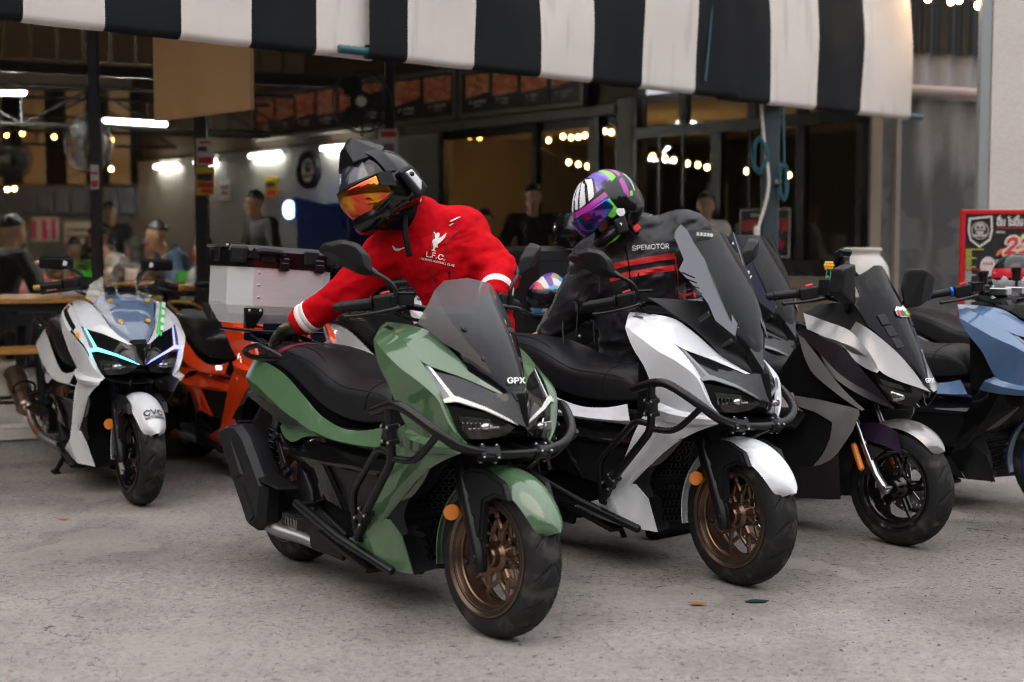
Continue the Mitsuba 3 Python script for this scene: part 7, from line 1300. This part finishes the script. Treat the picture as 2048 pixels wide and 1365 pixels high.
# ---- people in the hall
SKIN2 = mat('skin_tan', P(lambda p, n, uv: mi.Color3f(.46, .26, .17)*(.9+.2*fbm(p.x*30, p.y*30, p.z*30, 2))), .5)
def diner(lb, c, face, shirt, hair='short', seat=.44, lean=.12, group=None, arms=((.30, .16, .42), (.28, -.14, .42)), stand=False, res=.015, head_tilt=-.15, sleeve=True, s=.95, detail=True, hd_f=None, trou=(.02, .022, .03), sw=.18):
    """a person at c (floor point), facing the angle face; hands given forward, left, up from the pelvis"""
    k = thing('person', lb, 'person', group); a = math.radians(face); F = arr([math.cos(a), math.sin(a), 0]); L = arr([-math.sin(a), math.cos(a), 0]); z0 = .2 if not stand else .2; c = arr([c[0], c[1], z0]); U = arr([0, 0, 1.0])
    hip = c+U*(seat if not stand else .90)*s
    A = lambda f, l, u: hip+F*f*s+L*l*s+U*u*s
    chs, nk = A(lean*.7, 0, .36), A(lean*1.1, 0, .53); hd = A(lean*1.3+.04, 0, .66); hf = arr(hd_f) if hd_f is not None else F+U*head_tilt; R = basis(hf)
    rs, ls = A(lean*.9, -sw, .46), A(lean*.9, sw, .46); hands = [A(*x) for x in arms]
    def elbow(sh, h, sd): m = (sh+h)/2; d = h-sh; g = math.sqrt(max(.0, (.30*s)**2-(np.linalg.norm(d)/2)**2)); return m+unit(-U*.8+L*sd*.6-F*.2)*g
    les, res_ = elbow(ls, hands[0], 1), elbow(rs, hands[1], -1)
    if stand: legs = [(A(0, y, -.02), A(.02, y, -.44), A(0, y, -.84)) for y in (.09, -.09)]
    else: legs = [(A(0, y, 0), A(.40, y*1.5, .02), A(.36, y*1.5, -seat/s*0-.40)) for y in (.09, -.09)]
    B = [hand_bones(h-unit(h-e)*.09*s, h-e, -U+.3*F, sd, .5, s) for h, e, sd in ((hands[0], les, -1), (hands[1], res_, 1))]
    def torso(p, g): 
        d = s_cone(p, hip, chs, .125*s+g, .14*s+g)
        for sh in (rs, ls): d = su(d, s_cone(p, chs+U*.06, sh, .10*s+g, .062*s+g), .05)
        return d
    def arm(p, g, full): 
        d = None
        for sh, e, h in ((ls, les, hands[0]), (rs, res_, hands[1])):
            x = chain(p, [sh, e]+([h-unit(h-e)*.09*s] if full else []), [.056*s+g, .045*s+g]+([.028*s+g] if full else []), .02); d = x if d is None else np.minimum(d, x)
        return d
    def leg(p, g): return np.minimum(*[chain(p, l, [.085*s+g, .06*s+g, .042*s+g], .02) for l in legs])
    def fb(p):
        d = su(head_sdf(p, hd, R, s), s_cone(p, nk-U*.05, hd-F*.015-U*.05, .052*s, .050*s), .025); d = su(d, torso(p, -.01), .03); d = su(d, arm(p, 0, True), .025); d = su(d, leg(p, -.005), .03)
        for b in B: d = su(d, bones(p, b), .01)
        return d
    P_ = np.vstack([hd, nk, hip, rs, ls, les, res_, *hands, *[q for l in legs for q in l]]); lo, hi = P_.min(0)-.2, P_.max(0)+.2
    put(k+'__body', nets(fb, lo, hi, res), SKIN2, True)
    put(k+'__shirt', nets(lambda p: su(torso(p, .012), arm(p, .014, sleeve), .03)-.006*(meshkit.fbm(p*14, 2, 4)-.5)*2, lo, hi, res), shirt, True)
    put(k+'__trousers', nets(lambda p: su(leg(p, .012), s_cone(p, hip-U*.02, hip+U*.03, .14*s, .135*s), .03), lo, hi, res*1.4), col(trou, .8), True)
    def hs(p):
        q = (p-hd)@R/s; d = s_ell(q, (-.022, 0, .050), (.100, .086, .098)); d = np.maximum(d, (q[:, 0]-.012)-np.clip((q[:, 2]-.062)*2.6, -.2, .10)); d = np.maximum(d, -(q[:, 2]+.035+np.clip(-q[:, 0]*.8, 0, .05)))
        if hair == 'long': d = su(d, s_cone(q, (-.05, 0, .03), (-.085, 0, -.26), .075, .06), .03)
        if hair == 'bun': d = su(d, s_ell(q, (-.09, 0, .10), (.045, .045, .04)), .02)
        if hair == 'peaked': d = su(d, s_ell(q, (.06, 0, .085), (.08, .065, .012)), .02)
        return (d-.012*(meshkit.fbm(q*28+seat*9+c[0]*5, 3, 2)-.5)*2)*s
    put(k+'__hair', nets(hs, hd-.38*s, hd+.24*s, .010), 'hair', True)
    if detail: face_bits(k, hd, R, s)
    if stand or True: shoes_z = [l[2] for l in legs]
    for q in shoes_z: q = arr(q); put(k+'__shoe', rhull([q+[0, 0, -q[2]+.245], q+F*.15+[0, 0, -q[2]+.235], q+[0, 0, 0]], [.042, .036, .045], 1), 'black_matte', 40)
    return k
PINK, WSH, NAV, BLKS, GRY = col((.62, .24, .25), .8), col((.60, .58, .56), .8), col((.010, .025, .055), .8), col((.012, .012, .013), .8), col((.12, .12, .12), .8)
mat('check_cloth', P(lambda p, n, uv: mix((.035, .03, .027), (.13, .11, .095), smoothstep(.48, .52, .5+.5*dr.sin(p.x*60)*dr.sin(p.z*60)))), .8)
diner('woman in a pink shirt seated with her back turned at far left', (-4.70, 12.55), 100, PINK, 'long'); diner('diner in white with a bowed head at the long table', (-3.92, 13.6), 215, WSH, 'short', lean=.2, head_tilt=-.45, s=1.05); diner('long haired diner in a dark checked top beside the one in white', (-3.60, 12.95), 130, 'check_cloth', 'long', lean=.12)
diner('man in a dark blue shirt eating alone at the middle table', (-3.15, 13.1), 205, NAV, 'short', lean=.22, head_tilt=-.30, s=1.08); diner('small dark clad diner in the far left background', (-5.35, 14.6), -90, BLKS, 'short'); diner('brown shirted diner behind the woman in pink', (-4.75, 14.5), -80, col((.10, .05, .03), .8), 'short'); diner('grey shirted diner facing the one in white', (-4.45, 14.6), -70, GRY, 'short')
diner('diner peeking out behind the one in white', (-3.72, 14.2), 200, col((.16, .14, .12), .8), 'short'); diner('man in black cut by the left edge of the picture', (-4.45, 11.4), 60, BLKS, 'short', s=1.1); diner('person in a white top partly hidden by the top case', (-2.62, 12.15), 150, WSH, 'short', lean=.2)
diner('waiter in black standing at the back of the long table', (-4.75, 15.8), -80, BLKS, 'short', stand=True, arms=((.25, .2, .15), (.25, -.2, .15))); diner('worker in a black apron standing at the service counter', (-2.30, 12.7), 220, BLKS, 'cap', stand=True, arms=((.3, .15, .2), (.3, -.15, .2)))
diner('woman with tied back hair in a white top standing by the window', (1.63, 11.2), -98, WSH, 'bun', stand=True, res=.011, arms=((.28, .10, .22), (.26, -.12, .20)), head_tilt=-.02, s=.905, lean=.03, sw=.145); single('paper_cup', lathe([(0, 0), (.055, 0), (.075, .17), (.07, .17), (.05, .006), (0, .006)], 20), 'white_plastic', 'white paper cup held by the woman at the window', 'cup', None, 40, FR(1.74, 10.92, 1.22))
diner('dark silhouette standing in the doorway left of the purple helmet', (.19, 12.2), -90, BLKS, 'long', stand=True, arms=((.2, .2, .15), (.2, -.2, .15)), s=.97); diner('dark figure seated behind the rider in red', (-.28, 12.3), -80, BLKS, 'short', stand=False, seat=.70)
